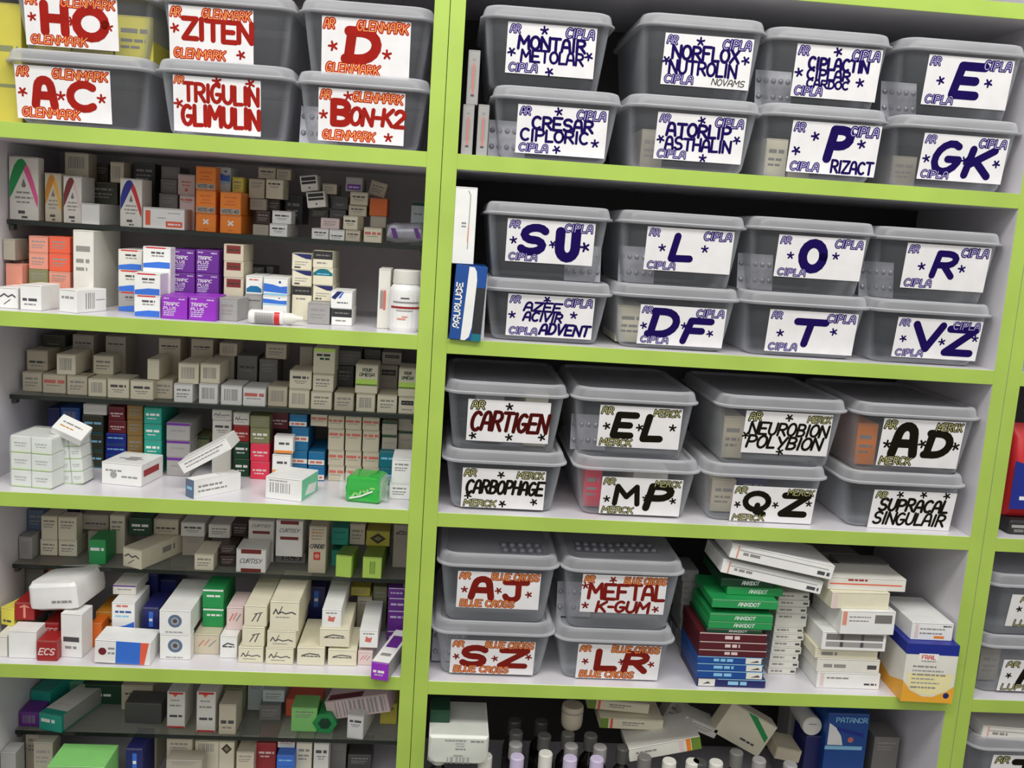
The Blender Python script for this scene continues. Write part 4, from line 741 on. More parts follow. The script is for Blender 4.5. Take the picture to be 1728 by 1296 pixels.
 (0.9028, 0.008, -0.2424, 0.1855, 0.0928, 0.235, 0, (0.0117, 0.03, 0.1253, 0.0521, 0.0),
  [('m', 'AR', 0.05, 0.78, 0.2, 0.95), ('m', 'LUPIN', 0.7, 0.8, 0.97, 0.95), ('m', 'LUPIN', 0.05, 0.05, 0.42, 0.22), ('b', 'A', 0.25, 0.26, 0.5, 0.8, 0.26, 0.1),
   ('b', 'G', 0.62, 0.26, 0.86, 0.8, 0.24, 0), ('s', 0.1, 0.5, 1.0)],
  'black', 'lidded clear black letter A bin in right cabinet'),
 (0.9028, 0.008, -0.1534, 0.1862, 0.0961, 0.235, 0, (0.0089, 0.0415, 0.1264, 0.0514, 0.0),
  [('m', 'AR', 0.12, 0.78, 0.3, 0.95), ('m', 'LUPIN', 0.7, 0.8, 0.97, 0.95), ('m', 'LUPIN', 0.1, 0.03, 0.45, 0.2), ('b', 'C', 0.3, 0.28, 0.52, 0.82, 0.26, 0),
   ('b', 'E', 0.66, 0.28, 0.88, 0.8, 0.24, 0), ('s', 0.12, 0.55, 1.0)],
  'black', 'lidded clear black letter C bin in right cabinet'),
 (0.9136, 0.008, -0.4088, 0.1854, 0.1, 0.235, 0, (0.0072, 0.0437, 0.1277, 0.0609, 0.0),
  [('m', 'AR', 0.05, 0.78, 0.2, 0.95), ('m', 'LUPIN', 0.7, 0.8, 0.97, 0.95), ('b', 'J', 0.28, 0.3, 0.5, 0.82, 0.26, 0), ('b', 'M', 0.62, 0.26, 0.88, 0.8, 0.24, 0)], 'black',
  'lidded clear partly visible bin lowest in right cabinet')]
for b in BINS: make_bin(*b)

# ------------------------------------------------------------------ cartons: name, x, y, z, w, h, length, yaw, roll, colour, design, label, group, print height, pitch
CARTONS = [  # some back-row cartons have dimmed colours, shade of the bay painted in
('medicine_carton', -0.5703, 0.125, 0.3521, 0.0204, 0.0656, 0.06, 0, 0, 'pale_blue_grey', 'drop', 'pale blue-grey carton with drop emblem, highest glass shelf', None),
('medicine_carton', -0.5604, 0.104, 0.3521, 0.0382, 0.0842, 0.0202, 0, 0, 'offwhite', 'arch_gp', 'tall white carton with green-pink arch, highest glass shelf', None),
('medicine_carton', -0.5235, 0.108, 0.3521, 0.0218, 0.0653, 0.05, 0, 0, 'beige', 'arch_am', 'beige carton with amber arch, highest glass shelf', None),
('medicine_carton', -0.4965, 0.104, 0.3521, 0.024, 0.063, 0.05, 0, 0, 'offwhite', 'arch_mr', 'white carton with maroon arch, highest glass shelf', None),
('medicine_carton', -0.5133, 0.165, 0.3521, 0.0323, 0.0968, 0.0342, 0, 0, 'cream', 'barcode', 'cream carton showing barcode end, highest glass shelf', None, 0.0282),
('medicine_carton', -0.4718, 0.1005, 0.3521, 0.0242, 0.0281, 0.09, -3, 0, 'white', 'plain', 'small blank white carton, highest glass shelf', None),
('medicine_carton', -0.475, 0.16, 0.3804, 0.0395, 0.0305, 0.0392, 0, 0, 'olive_dark', 'text', 'dark olive carton, leftmost, highest glass shelf', 'dark olive cartons'),
('medicine_carton', -0.4901, 0.2, 0.3521, 0.0172, 0.0853, 0.05, 0, 0, 'brown_dark', 'text', 'dark brown carton, leftmost, highest glass shelf', 'dark brown cartons', 0.019),
('medicine_carton', -0.4529, 0.15, 0.4111, 0.0182, 0.0284, 0.05, 0, 0, 'beige', 'bar', 'upright beige carton, highest glass shelf', None),
('medicine_carton', -0.4191, 0.104, 0.3521, 0.029, 0.0649, 0.045, 0, 0, 'offwhite', 'arch_nr', 'white carton with navy-red arch, highest glass shelf', None),
('medicine_carton', -0.4233, 0.175, 0.3521, 0.0313, 0.0892, 0.05, 0, 0, 'charcoal', 'text', 'charcoal carton, highest glass shelf', 'charcoal cartons', 0.0313),
('medicine_carton', -0.3837, 0.165, 0.4212, 0.0262, 0.0178, 0.05, 0, 0, 'grey_mid', 'barcode', 'mid-grey carton, top of its column, highest glass shelf', 'mid-grey cartons'),
('medicine_carton', -0.3846, 0.16, 0.4009, 0.0229, 0.0201, 0.05, 0, 0, 'grey_mid', 'text', 'mid-grey carton, middle of its column, highest glass shelf', 'mid-grey cartons'),
('medicine_carton', -0.3823, 0.15, 0.3521, 0.0256, 0.0486, 0.05, 0, 0, 'grey_mid', 'text', 'mid-grey carton, bottom of its column, highest glass shelf', 'mid-grey cartons', 0.0184),
('medicine_carton', -0.3589, 0.155, 0.4003, 0.0238, 0.0288, 0.05, 0, 0, 'pink_pale', 'oline', 'pinkish carton with orange lines, highest glass shelf', None),
('medicine_carton', -0.355, 0.145, 0.3521, 0.0209, 0.048, 0.05, 0, 0, 'pink_pale', 'redtext', 'pinkish carton with red word, highest glass shelf', None, 0.0164),
('medicine_carton', -0.3748, 0.102, 0.3521, 0.0554, 0.0285, 0.04, 0, 0, 'white', 'vo', 'wide white carton with orange blocks, highest glass shelf', None),
('medicine_carton', -0.3203, 0.106, 0.4086, 0.0265, 0.0312, 0.0282, 0, 0, 'orange', 'ostrip', 'orange carton with grey strip, top of leftmost column, highest glass shelf', 'orange cartons with grey strip'),
('medicine_carton', -0.3198, 0.106, 0.3771, 0.0266, 0.0313, 0.09, 0, 0, 'orange', 'ostrip', 'orange carton with grey strip, bottom of leftmost column, highest glass shelf', 'orange cartons with grey strip'),
('medicine_carton', -0.3193, 0.106, 0.3521, 0.0271, 0.0248, 0.09, 0, 0, 'orange', 'ocross', 'orange carton with white cross, leftmost, highest glass shelf', 'orange cartons with white cross'),
('medicine_carton', -0.2861, 0.104, 0.377, 0.028, 0.0312, 0.09, 0, 0, 'orange', 'ostrip', 'orange carton with grey strip, rightmost, highest glass shelf', 'orange cartons with grey strip'),
('medicine_carton', -0.2855, 0.104, 0.3521, 0.0285, 0.0247, 0.09, 0, 0, 'orange', 'ocross', 'orange carton with white cross, rightmost, highest glass shelf', 'orange cartons with white cross'),
('medicine_carton', -0.3038, 0.135, 0.4086, 0.0196, 0.0333, 0.05, 0, 0, 'pale_blue_grey', 'wave', 'pale carton with blue wave, highest glass shelf', None, 0.0226),
('medicine_carton', -0.2847, 0.14, 0.4084, 0.015, 0.0213, 0.06, 0, 0, 'yellow', 'text', 'yellow carton, highest glass shelf', 'yellow cartons'),
('medicine_carton', -0.2484, 0.16, 0.4307, 0.0245, 0.0161, 0.06, 0, 0, 'beige', 'word', 'beige carton, second from left, highest glass shelf', 'beige cartons'),
('medicine_carton', -0.2249, 0.16, 0.4307, 0.0202, 0.0154, 0.06, 0, 0, 'beige', 'text', 'beige carton, third from left, highest glass shelf', 'beige cartons'),
('medicine_carton', -0.2603, 0.15, 0.4022, 0.022, 0.0272, 0.06, 0, 0, 'beige', 'text', 'beige carton, leftmost, highest glass shelf', 'beige cartons', 0.017),
('medicine_carton', -0.2346, 0.145, 0.4032, 0.0244, 0.0273, 0.03, -6, 0, 'cream', 'word', 'cream carton, highest glass shelf', 'cream cartons', 0.0174),
('medicine_carton', -0.2567, 0.145, 0.3859, 0.0233, 0.0161, 0.0142, 0, 0, 'beige_grey', 'text', 'beige-grey carton, top of leftmost column, highest glass shelf', 'beige-grey cartons'),
('medicine_carton', -0.2376, 0.16, 0.3859, 0.0173, 0.0171, 0.05, 0, 0, 'brown_dark', 'text', 'dark brown carton, rightmost, highest glass shelf', 'dark brown cartons'),
('medicine_carton', -0.2119, 0.1758, 0.3696, 0.0261, 0.0413, 0.06, 0, 0, 'charcoal', 'text', 'large charcoal carton, highest glass shelf', None),
('medicine_carton', -0.2485, 0.14, 0.3668, 0.0202, 0.0189, 0.06, 0, 0, 'brown_dark', 'text', 'dark brown carton, second from left, highest glass shelf', 'dark brown cartons'),
('medicine_carton', -0.2179, 0.112, 0.3696, 0.026, 0.0176, 0.0372, 0, 0, 'white', 'word', 'white carton with small dark word, top of leftmost column, highest glass shelf', 'white cartons with small dark word'),
('medicine_carton', -0.2467, 0.115, 0.3521, 0.0214, 0.0145, 0.06, 0, 0, 'beige_grey', 'text', 'beige-grey carton, bottom of leftmost column, highest glass shelf', 'beige-grey cartons'),
('medicine_carton', -0.2206, 0.104, 0.3521, 0.0239, 0.0173, 0.1, 0, 0, 'white', 'word', 'white carton with small dark word, bottom of leftmost column, highest glass shelf', 'white cartons with small dark word'),
('medicine_carton', -0.1824, 0.125, 0.4169, 0.0235, 0.0215, 0.06, 0, -9, 'offwhite', 'dark2', 'white carton with black bars, top of its column, highest glass shelf', 'white cartons with black bars'),
('medicine_carton', -0.1714, 0.12, 0.3952, 0.0255, 0.0214, 0.06, 0, -8, 'offwhite', 'dark2', 'white carton with black bars, bottom of its column, highest glass shelf', 'white cartons with black bars'),
('medicine_carton', -0.1574, 0.14, 0.415, 0.0203, 0.0142, 0.06, 0, 0, 'beige', 'text', 'beige carton, fourth from left, highest glass shelf', 'beige cartons'),
('medicine_carton', -0.1223, 0.13, 0.4205, 0.0233, 0.0198, 0.06, 0, 0, 'grey_carton', 'pbar', 'grey carton with purple bar, highest glass shelf', None),
('medicine_carton', -0.0935, 0.1558, 0.4167, 0.0237, 0.0211, 0.06, 0, 13, 'beige', 'text', 'beige carton, rightmost, highest glass shelf', 'beige cartons'),
('medicine_carton', -0.142, 0.14, 0.3941, 0.0228, 0.0186, 0.06, 0, 0, 'grey_dark', 'word', 'dark grey carton, top of its column, highest glass shelf', 'dark grey cartons'),
('medicine_carton', -0.1143, 0.125, 0.4024, 0.0244, 0.0179, 0.03, 0, 0, 'beige', 'word', 'beige carton, top of fifth from left column, highest glass shelf', 'beige cartons'),
('medicine_carton', -0.0873, 0.13, 0.389, 0.0248, 0.0248, 0.06, 0, 0, 'orange_deep', 'oline', 'deep orange carton, highest glass shelf', 'deep orange cartons'),
('medicine_carton', -0.1446, 0.14, 0.3819, 0.0232, 0.012, 0.06, 0, 0, 'grey_dark', 'word', 'dark grey carton, bottom of its column, highest glass shelf', 'dark grey cartons'),
('medicine_carton', -0.1161, 0.13, 0.3869, 0.0249, 0.0153, 0.06, 0, 0, 'beige', 'word', 'beige carton, middle of fifth from left column, highest glass shelf', 'beige cartons'),
('medicine_carton', -0.1705, 0.145, 0.3819, 0.0248, 0.0113, 0.06, 0, 0, 'olive_dark', 'text', 'dark olive carton, rightmost, highest glass shelf', 'dark olive cartons'),
('medicine_carton', -0.1516, 0.112, 0.3671, 0.0254, 0.0147, 0.09, 0, 0, 'pink_pale', 'text', 'pinkish carton, highest glass shelf', None),
('medicine_carton', -0.1239, 0.112, 0.3677, 0.0208, 0.019, 0.0272, -14, 0, 'cream', 'word', 'cream carton turned sideways, highest glass shelf', None),
('medicine_carton', -0.0867, 0.13, 0.3729, 0.0221, 0.0159, 0.06, 0, 0, 'beige_grey', 'plain', 'beige-grey carton, rightmost, highest glass shelf', 'beige-grey cartons'),
('medicine_carton', -0.1637, 0.104, 0.3521, 0.0229, 0.0148, 0.1, 0, 0, 'white', 'word', 'white carton with small dark word, second from left, highest glass shelf', 'white cartons with small dark word'),
('medicine_carton', -0.1406, 0.104, 0.3521, 0.0209, 0.0147, 0.1, 0, 0, 'white', 'textlow', 'white carton with small dark word, rightmost, highest glass shelf', 'white cartons with small dark word'),
('medicine_carton', -0.1189, 0.104, 0.3521, 0.0201, 0.0154, 0.1, 0, 0, 'beige', 'word', 'beige carton, bottom of fifth from left column, highest glass shelf', 'beige cartons'),
('medicine_carton', -0.0915, 0.104, 0.3521, 0.0245, 0.0206, 0.1, 0, 0, 'cream', 'redtext', 'cream carton with orange word, highest glass shelf', None),
('medicine_carton', -0.0313, 0.15, 0.3521, 0.0215, 0.0608, 0.06, 0, 0, 'pale_blue_grey', 'gtop', 'pale carton with green top, highest glass shelf', None, 0.0311),
('medicine_carton', -0.5728, 0.085, 0.2979, 0.0155, 0.0284, 0.06, 0, 0, 'beige_grey', 'plain', 'beige-grey carton, top of its column, board below highest glass', 'beige-grey cartons'),
('medicine_carton', -0.5734, 0.1128, 0.2393, 0.0142, 0.0584, 0.06, 0, 0, 'beige_grey', 'plain', 'beige-grey carton, bottom of its column, board below highest glass', 'beige-grey cartons', 0.0309),
('medicine_carton', -0.5657, 0.082, 0.2393, 0.0227, 0.0542, 0.03, -8, 0, 'salmon', 'plain', 'salmon carton, leftmost, board below highest glass', 'salmon cartons', 0.0239),
('medicine_carton', -0.5354, 0.088, 0.3103, 0.0252, 0.022, 0.07, 0, 0, 'salmon', 'text', 'salmon carton, top of second from left column, board below highest glass', 'salmon cartons'),
('medicine_carton', -0.5357, 0.088, 0.288, 0.0252, 0.0221, 0.07, 0, 0, 'salmon', 'text', 'salmon carton, bottom of second from left column, board below highest glass', 'salmon cartons'),
('medicine_carton', -0.5359, 0.088, 0.2393, 0.0255, 0.0485, 0.07, 0, 0, 'olive', 'text', 'olive carton, board below highest glass', 'olive cartons', 0.0186),
('medicine_carton', -0.5071, 0.086, 0.3112, 0.0275, 0.0223, 0.07, 0, 0, 'red_orange', 'text', 'red-orange carton, top of its column, board below highest glass', 'red-orange cartons'),
('medicine_carton', -0.5073, 0.086, 0.2869, 0.0275, 0.0241, 0.07, 0, 0, 'red_orange', 'text', 'red-orange carton, bottom of its column, board below highest glass', 'red-orange cartons'),
('medicine_carton', -0.5075, 0.086, 0.2393, 0.0279, 0.0474, 0.07, 0, 0, 'salmon', 'text', 'salmon carton, rightmost, board below highest glass', 'salmon cartons', 0.018),
('medicine_carton', -0.4732, 0.078, 0.2393, 0.0274, 0.1051, 0.09, -4, 0, 'offwhite', 'text', 'tall off-white carton, board below highest glass', None, 0.0751),
('medicine_carton', -0.5509, 0.03, 0.2393, 0.025, 0.0272, 0.05, 0, 0, 'white', 'flap', 'white carton with black leaf mark, board below highest glass', None),
('medicine_carton', -0.5195, 0.022, 0.2393, 0.0274, 0.0328, 0.05, -6, 0, 'white', 'textlow', 'white carton with torn flap, board below highest glass', None),
('medicine_carton', -0.4728, 0.022, 0.2393, 0.0275, 0.0299, 0.0552, -22, 0, 'white', 'white3', 'long white carton turned aside, board below highest glass', None),
('medicine_carton', -0.4109, 0.075, 0.2954, 0.0311, 0.0273, 0.08, 0, 0, 'offwhite', 'bw', 'red-topped white carton, blue base, top of leftmost column, board below highest glass', 'red-topped white cartons, blue base'),
('medicine_carton', -0.4108, 0.075, 0.2662, 0.0311, 0.029, 0.08, 0, 0, 'offwhite', 'bw', 'red-topped white carton, blue base, middle of leftmost column, board below highest glass', 'red-topped white cartons, blue base'),
('medicine_carton', -0.4107, 0.075, 0.2393, 0.0313, 0.0267, 0.08, 0, 0, 'grey_carton', 'bw', 'red-topped white carton, blue base, bottom of leftmost column, board below highest glass', 'red-topped white cartons, blue base'),
('medicine_carton', -0.3716, 0.06, 0.2393, 0.0361, 0.0899, 0.0242, 0, 0, 'white', 'bw', 'red-topped white carton, blue base, rightmost, board below highest glass', 'red-topped white cartons, blue base', 0.0285),
('medicine_carton', -0.3724, 0.022, 0.2679, 0.0329, 0.0285, 0.0372, 0, 0, 'white', 'bw', 'red-topped white carton, blue base, top of second from left column, board below highest glass', 'red-topped white cartons, blue base'),
('medicine_carton', -0.3722, 0.022, 0.2393, 0.033, 0.0284, 0.0372, 0, 0, 'white', 'bw', 'red-topped white carton, blue base, bottom of second from left column, board below highest glass', 'red-topped white cartons, blue base'),
('medicine_carton', -0.3432, 0.085, 0.2957, 0.0292, 0.0313, 0.08, 0, 0, 'purple_deep', 'pur', 'purple carton with white lettering, top of leftmost column, board below highest glass', 'purple cartons with white lettering'),
('medicine_carton', -0.3114, 0.085, 0.2964, 0.0304, 0.0319, 0.08, 0, 0, 'purple_deep', 'pur', 'purple carton with white lettering, top of rightmost column, board below highest glass', 'purple cartons with white lettering'),
('medicine_carton', -0.3425, 0.085, 0.2393, 0.0289, 0.0562, 0.08, 0, 0, 'purple_deep', 'pur', 'purple carton with white lettering, bottom of leftmost column, board below highest glass', 'purple cartons with white lettering', 0.0285),
('medicine_carton', -0.311, 0.085, 0.2393, 0.0305, 0.0569, 0.08, 0, 0, 'purple_deep', 'pur', 'purple carton with white lettering, bottom of rightmost column, board below highest glass', 'purple cartons with white lettering', 0.0292),
('medicine_carton', -0.3364, 0.018, 0.2393, 0.0327, 0.0299, 0.06, 0, 0, 'purple', 'pur', 'bright purple carton with white lettering, leftmost, board below highest glass', 'bright purple cartons with white lettering'),
('medicine_carton', -0.3008, 0.018, 0.2393, 0.0346, 0.0312, 0.06, 0, 0, 'purple', 'pur', 'bright purple carton with white lettering, rightmost, board below highest glass', 'bright purple cartons with white lettering'),
('medicine_carton', -0.2766, 0.085, 0.3152, 0.0264, 0.023, 0.07, 0, 0, 'beige', 'msq', 'beige carton with maroon square, top of its column, board below highest glass', 'beige cartons with maroon square'),
('medicine_carton', -0.2761, 0.085, 0.2932, 0.0265, 0.0219, 0.0642, 0, 0, 'beige', 'msq', 'beige carton with maroon square, middle of its column, board below highest glass', 'beige cartons with maroon square'),
('medicine_carton', -0.2756, 0.085, 0.2393, 0.0265, 0.0537, 0.0642, 0, 0, 'beige', 'msq', 'beige carton with maroon square, bottom of its column, board below highest glass', 'beige cartons with maroon square', 0.0239),
('medicine_carton', -0.2709, 0.032, 0.2393, 0.0243, 0.0301, 0.0472, -6, 0, 'grey_carton', 'text', 'light grey carton, leftmost, board below highest glass', 'light grey cartons'),
('medicine_carton', -0.2601, 0.15, 0.2393, 0.0266, 0.0672, 0.06, 0, 0, 'charcoal', 'text', 'charcoal carton, board below highest glass', 'charcoal cartons', 0.0115),
('medicine_carton', -0.2409, 0.16, 0.2393, 0.0106, 0.0678, 0.05, 0, 0, 'grey_dark', 'plain', 'dark grey carton, board below highest glass', 'dark grey cartons', 0.0128),
('medicine_carton', -0.2471, 0.08, 0.2727, 0.0224, 0.0249, 0.0692, 0, 0, 'white', 'warc', 'white carton with teal arc, board below highest glass', None),
('medicine_carton', -0.2166, 0.07, 0.2733, 0.0323, 0.0246, 0.07, 0, 0, 'white', 'wave', 'white carton with blue wave, top of its column, board below highest glass', 'white cartons with blue wave'),
('medicine_carton', -0.2476, 0.08, 0.2393, 0.0235, 0.0332, 0.0692, 0, 0, 'grey_carton', 'textlow', 'light grey carton, second from left, board below highest glass', 'light grey cartons', 0.0145),
('medicine_carton', -0.2169, 0.07, 0.2393, 0.0325, 0.0338, 0.07, 0, 0, 'white', 'wave', 'white carton with blue wave, bottom of its column, board below highest glass', 'white cartons with blue wave', 0.0131),
('medicine_carton', -0.1851, 0.09, 0.3092, 0.0269, 0.0224, 0.08, 0, 0, 'cream', 'swoosh', 'cream carton with navy swoosh, top of leftmost column, board below highest glass', 'cream cartons with navy swoosh'),
('medicine_carton', -0.1844, 0.09, 0.2869, 0.027, 0.0221, 0.08, 0, 0, 'cream', 'swoosh', 'cream carton with navy swoosh, bottom of leftmost column, board below highest glass', 'cream cartons with navy swoosh'),
('medicine_carton', -0.1836, 0.09, 0.2393, 0.0269, 0.0474, 0.08, 0, 0, 'cream', 'bktop', 'cream carton with black top half, leftmost, board below highest glass', 'cream cartons with black top half', 0.0242),
('medicine_carton', -0.1562, 0.085, 0.3139, 0.0269, 0.0231, 0.08, 0, 0, 'cream', 'bktop', 'cream carton with black top half, rightmost, board below highest glass', 'cream cartons with black top half'),
('medicine_carton', -0.1554, 0.085, 0.2905, 0.027, 0.0232, 0.08, 0, 0, 'cream', 'tealarch', 'cream carton with teal arch, board below highest glass', None),
('medicine_carton', -0.1545, 0.085, 0.2683, 0.0272, 0.0221, 0.08, 0, 0, 'cream', 'swoosh', 'cream carton with navy swoosh, rightmost, board below highest glass', 'cream cartons with navy swoosh'),
('medicine_carton', -0.1557, 0.055, 0.2393, 0.0294, 0.0288, 0.06, 0, 0, 'grey_carton', 'text', 'light grey carton, rightmost, board below highest glass', 'light grey cartons'),
('medicine_carton', -0.126, 0.057, 0.2622, 0.0285, 0.0237, 0.06, 0, 0, 'white', 'diag', 'white carton with navy diagonal stripes, board below highest glass', None),
('medicine_carton', -0.1248, 0.057, 0.2393, 0.0275, 0.0227, 0.06, 0, 0, 'white', 'bktop', 'white carton with black top half, board below highest glass', None),
('medicine_carton', -0.0687, 0.05, 0.2393, 0.016, 0.0804, 0.05, 0, 0, 'offwhite', 'tallv', 'tall white carton with vertical print, board below highest glass', None),
('medicine_carton', -0.0454, 0.075, 0.2393, 0.0174, 0.0781, 0.05, 0, 0, 'offwhite', 'plain', 'tall plain white carton, leftmost, board below highest glass', 'tall plain white cartons'),
('medicine_carton', -0.0274, 0.075, 0.2393, 0.0138, 0.078, 0.05, 0, 0, 'offwhite', 'plain', 'tall plain white carton, rightmost, board below highest glass', 'tall plain white cartons'),
('medicine_carton', -0.5624, 0.128, 0.1119, 0.0268, 0.0277, 0.045, 0, 0, 'beige', 'text', 'beige carton, bottom of leftmost column, second glass shelf', 'beige cartons'),
('medicine_carton', -0.5303, 0.124, 0.1119, 0.0317, 0.0274, 0.045, 0, 0, 'beige', 'redtext', 'beige carton, second from left, second glass shelf', 'beige cartons'),
('medicine_carton', -0.4975, 0.12, 0.1119, 0.0278, 0.0276, 0.03, 0, 0, 'beige', 'text', 'beige carton, third from left, second glass shelf', 'beige cartons'),
('medicine_carton', -0.4684, 0.116, 0.1119, 0.0248, 0.0256, 0.045, 0, 0, 'cream', 'bar', 'cream carton, bottom of second from left column, second glass shelf', 'cream cartons'),
('medicine_carton', -0.4385, 0.113, 0.1119, 0.0296, 0.0274, 0.045, 0, 0, 'cream', 'word', 'cream carton, third from left, second glass shelf', 'cream cartons'),
('medicine_carton', -0.4056, 0.111, 0.1119, 0.0312, 0.0273, 0.0132, 0, 0, 'cream', 'word', 'cream carton, fourth from left, second glass shelf', 'cream cartons'),
('medicine_carton', -0.3795, 0.125, 0.1119, 0.0253, 0.028, 0.045, 0, 0, 'beige', 'text', 'beige carton, bottom of fourth from left column, second glass shelf', 'beige cartons'),
('medicine_carton', -0.3469, 0.106, 0.1119, 0.0257, 0.0266, 0.045, 0, 0, 'white', 'text', 'white carton, leftmost, second glass shelf', 'white cartons'),
('medicine_carton', -0.3122, 0.106, 0.1119, 0.0258, 0.0287, 0.045, 0, 0, 'white', 'barcode', 'white carton, second from left, second glass shelf', 'white cartons'),
('medicine_carton', -0.562, 0.145, 0.1398, 0.0291, 0.0289, 0.06, 0, 0, 'beige', 'textlow', 'beige carton, top of leftmost column, second glass shelf', 'beige cartons'),
('medicine_carton', -0.5133, 0.122, 0.1397, 0.0258, 0.0293, 0.06, 0, 0, 'cream', 'bar', 'cream carton, leftmost, second glass shelf', 'cream cartons'),
('medicine_carton', -0.472, 0.1508, 0.1377, 0.0283, 0.0277, 0.0334, 0, 0, 'cream', 'text', 'cream carton, top of second from left column, second glass shelf', 'cream cartons'),
('medicine_carton', -0.392, 0.118, 0.1401, 0.0162, 0.0293, 0.06, 0, 0, 'cream', 'plain', 'cream carton, fifth from left, second glass shelf', 'cream cartons'),
('medicine_carton', -0.3405, 0.108, 0.1387, 0.028, 0.0293, 0.06, 0, 0, 'cream', 'barcode', 'cream carton, sixth from left, second glass shelf', 'cream cartons'),
('medicine_carton', -0.3108, 0.108, 0.1408, 0.0269, 0.0282, 0.06, 0, 0, 'cream', 'barcode', 'cream carton, seventh from left, second glass shelf', 'cream cartons'),
('medicine_carton', -0.5126, 0.185, 0.1119, 0.0298, 0.0775, 0.05, 0, 0, 'beige_grey', 'textlow', 'beige-grey carton, leftmost, second glass shelf', 'beige-grey cartons', 0.0211),
('medicine_carton', -0.4659, 0.185, 0.1119, 0.0288, 0.0781, 0.05, 0, 0, 'beige_grey', 'textlow', 'beige-grey carton, second from left, second glass shelf', 'beige-grey cartons', 0.0202),
('medicine_carton', -0.5543, 0.185, 0.1688, 0.032, 0.0182, 0.05, 0, 0, 'olive_dark', 'textlow', 'dark olive carton, second glass shelf', 'dark olive cartons'),
('medicine_carton', -0.3882, 0.185, 0.1119, 0.0313, 0.0798, 0.05, 0, 0, 'beige', 'textlow', 'beige carton, top of fourth from left column, second glass shelf', 'beige cartons', 0.0207),
('medicine_carton', -0.341, 0.185, 0.1119, 0.032, 0.081, 0.05, 0, 0, 'beige', 'textlow', 'beige carton, fifth from left, second glass shelf', 'beige cartons', 0.0203),
('medicine_carton', -0.2802, 0.106, 0.1119, 0.029, 0.0283, 0.05, 0, 0, 'white', 'bar', 'white carton, third from left, second glass shelf', 'white cartons'),
('medicine_carton', -0.2483, 0.106, 0.1119, 0.031, 0.0266, 0.05, 0, 0, 'white', 'redtext', 'white carton, rightmost, second glass shelf', 'white cartons'),
('medicine_carton', -0.2169, 0.113, 0.1119, 0.0269, 0.0289, 0.05, 0, 0, 'beige', 'barcode', 'beige carton, bottom of seventh from left column, second glass shelf', 'beige cartons'),
('medicine_carton', -0.1859, 0.108, 0.1119, 0.0284, 0.0271, 0.05, 0, 0, 'cream', 'bar', 'cream carton, bottom of eighth from left column, second glass shelf', 'cream cartons'),
('medicine_carton', -0.1545, 0.108, 0.1119, 0.0292, 0.0257, 0.05, 0, 0, 'cream', 'text', 'cream carton, bottom of ninth from left column, second glass shelf', 'cream cartons'),
('medicine_carton', -0.1225, 0.108, 0.1119, 0.0271, 0.0258, 0.05, 0, 0, 'beige', 'text', 'beige carton, rightmost, second glass shelf', 'beige cartons'),
('medicine_carton', -0.0918, 0.108, 0.1119, 0.0264, 0.0259, 0.05, 0, 0, 'cream', 'bar', 'cream carton, tenth from left, second glass shelf', 'cream cartons'),
('medicine_carton', -0.0613, 0.108, 0.1119, 0.0276, 0.0261, 0.05, 0, 0, 'cream', 'text', 'cream carton, rightmost, second glass shelf', 'cream cartons'),
('medicine_carton', -0.0328, 0.108, 0.1119, 0.0238, 0.0245, 0.05, 0, 0, 'cream', 'darkbar', 'cream carton with black bar, second glass shelf', None),
('medicine_carton', -0.2708, 0.165, 0.1119, 0.0287, 0.0631, 0.05, 0, 0, 'grey_mid', 'textlow', 'mid-grey carton, leftmost, second glass shelf', 'mid-grey cartons', 0.0291),
('medicine_carton', -0.24, 0.165, 0.1119, 0.0267, 0.0595, 0.05, 0, 0, 'grey_mid', 'text', 'mid-grey carton, second from left, second glass shelf', 'mid-grey cartons', 0.0261),
('medicine_carton', -0.3053, 0.17, 0.1119, 0.0293, 0.06, 0.05, 0, 0, 'beige_grey', 'text', 'beige-grey carton, rightmost, second glass shelf', 'beige-grey cartons', 0.0293),
('medicine_carton', -0.1849, 0.11, 0.1392, 0.0307, 0.0269, 0.05, 0, 0, 'cream', 'word', 'cream carton, top of eighth from left column, second glass shelf', 'cream cartons'),
('medicine_carton', -0.153, 0.11, 0.1378, 0.0288, 0.0246, 0.05, 0, 0, 'cream', 'text', 'cream carton, top of ninth from left column, second glass shelf', 'cream cartons'),
('medicine_carton', -0.1282, 0.165, 0.1119, 0.0257, 0.0561, 0.05, 0, 0, 'grey_dark', 'text', 'dark grey carton, second glass shelf', 'dark grey cartons', 0.028),
('medicine_carton', -0.0919, 0.11, 0.138, 0.0314, 0.042, 0.05, 0, 0, 'cream', 'yc', 'cream carton with green script, leftmost, second glass shelf', 'cream cartons with green script', 0.0314),
('medicine_carton', -0.0646, 0.165, 0.1119, 0.0281, 0.0609, 0.0242, 0, 0, 'beige_grey', 'darkbar', 'beige-grey carton with black bar, bottom of its column, second glass shelf', 'beige-grey cartons with black bar', 0.0325),
('medicine_carton', -0.034, 0.11, 0.1366, 0.0248, 0.0416, 0.05, 0, 0, 'cream', 'yc', 'cream carton with green script, rightmost, second glass shelf', 'cream cartons with green script', 0.0308),
('medicine_carton', -0.2996, 0.17, 0.1721, 0.0254, 0.0192, 0.05, 0, 0, 'beige', 'bar', 'beige carton, sixth from left, second glass shelf', 'beige cartons'),
('medicine_carton', -0.2304, 0.17, 0.1716, 0.0302, 0.0227, 0.05, 0, 0, 'beige', 'text', 'beige carton, top of seventh from left column, second glass shelf', 'beige cartons'),
('medicine_carton', -0.1891, 0.19, 0.1119, 0.0192, 0.0781, 0.05, 0, 0, 'beige', 'plain', 'beige carton, eighth from left, second glass shelf', 'beige cartons', 0.0211),
('medicine_carton', -0.153, 0.112, 0.1626, 0.0303, 0.0368, 0.05, 0, 0, 'cream', 'ycflip', 'cream carton, green script upside down, second glass shelf', None, 0.0255),
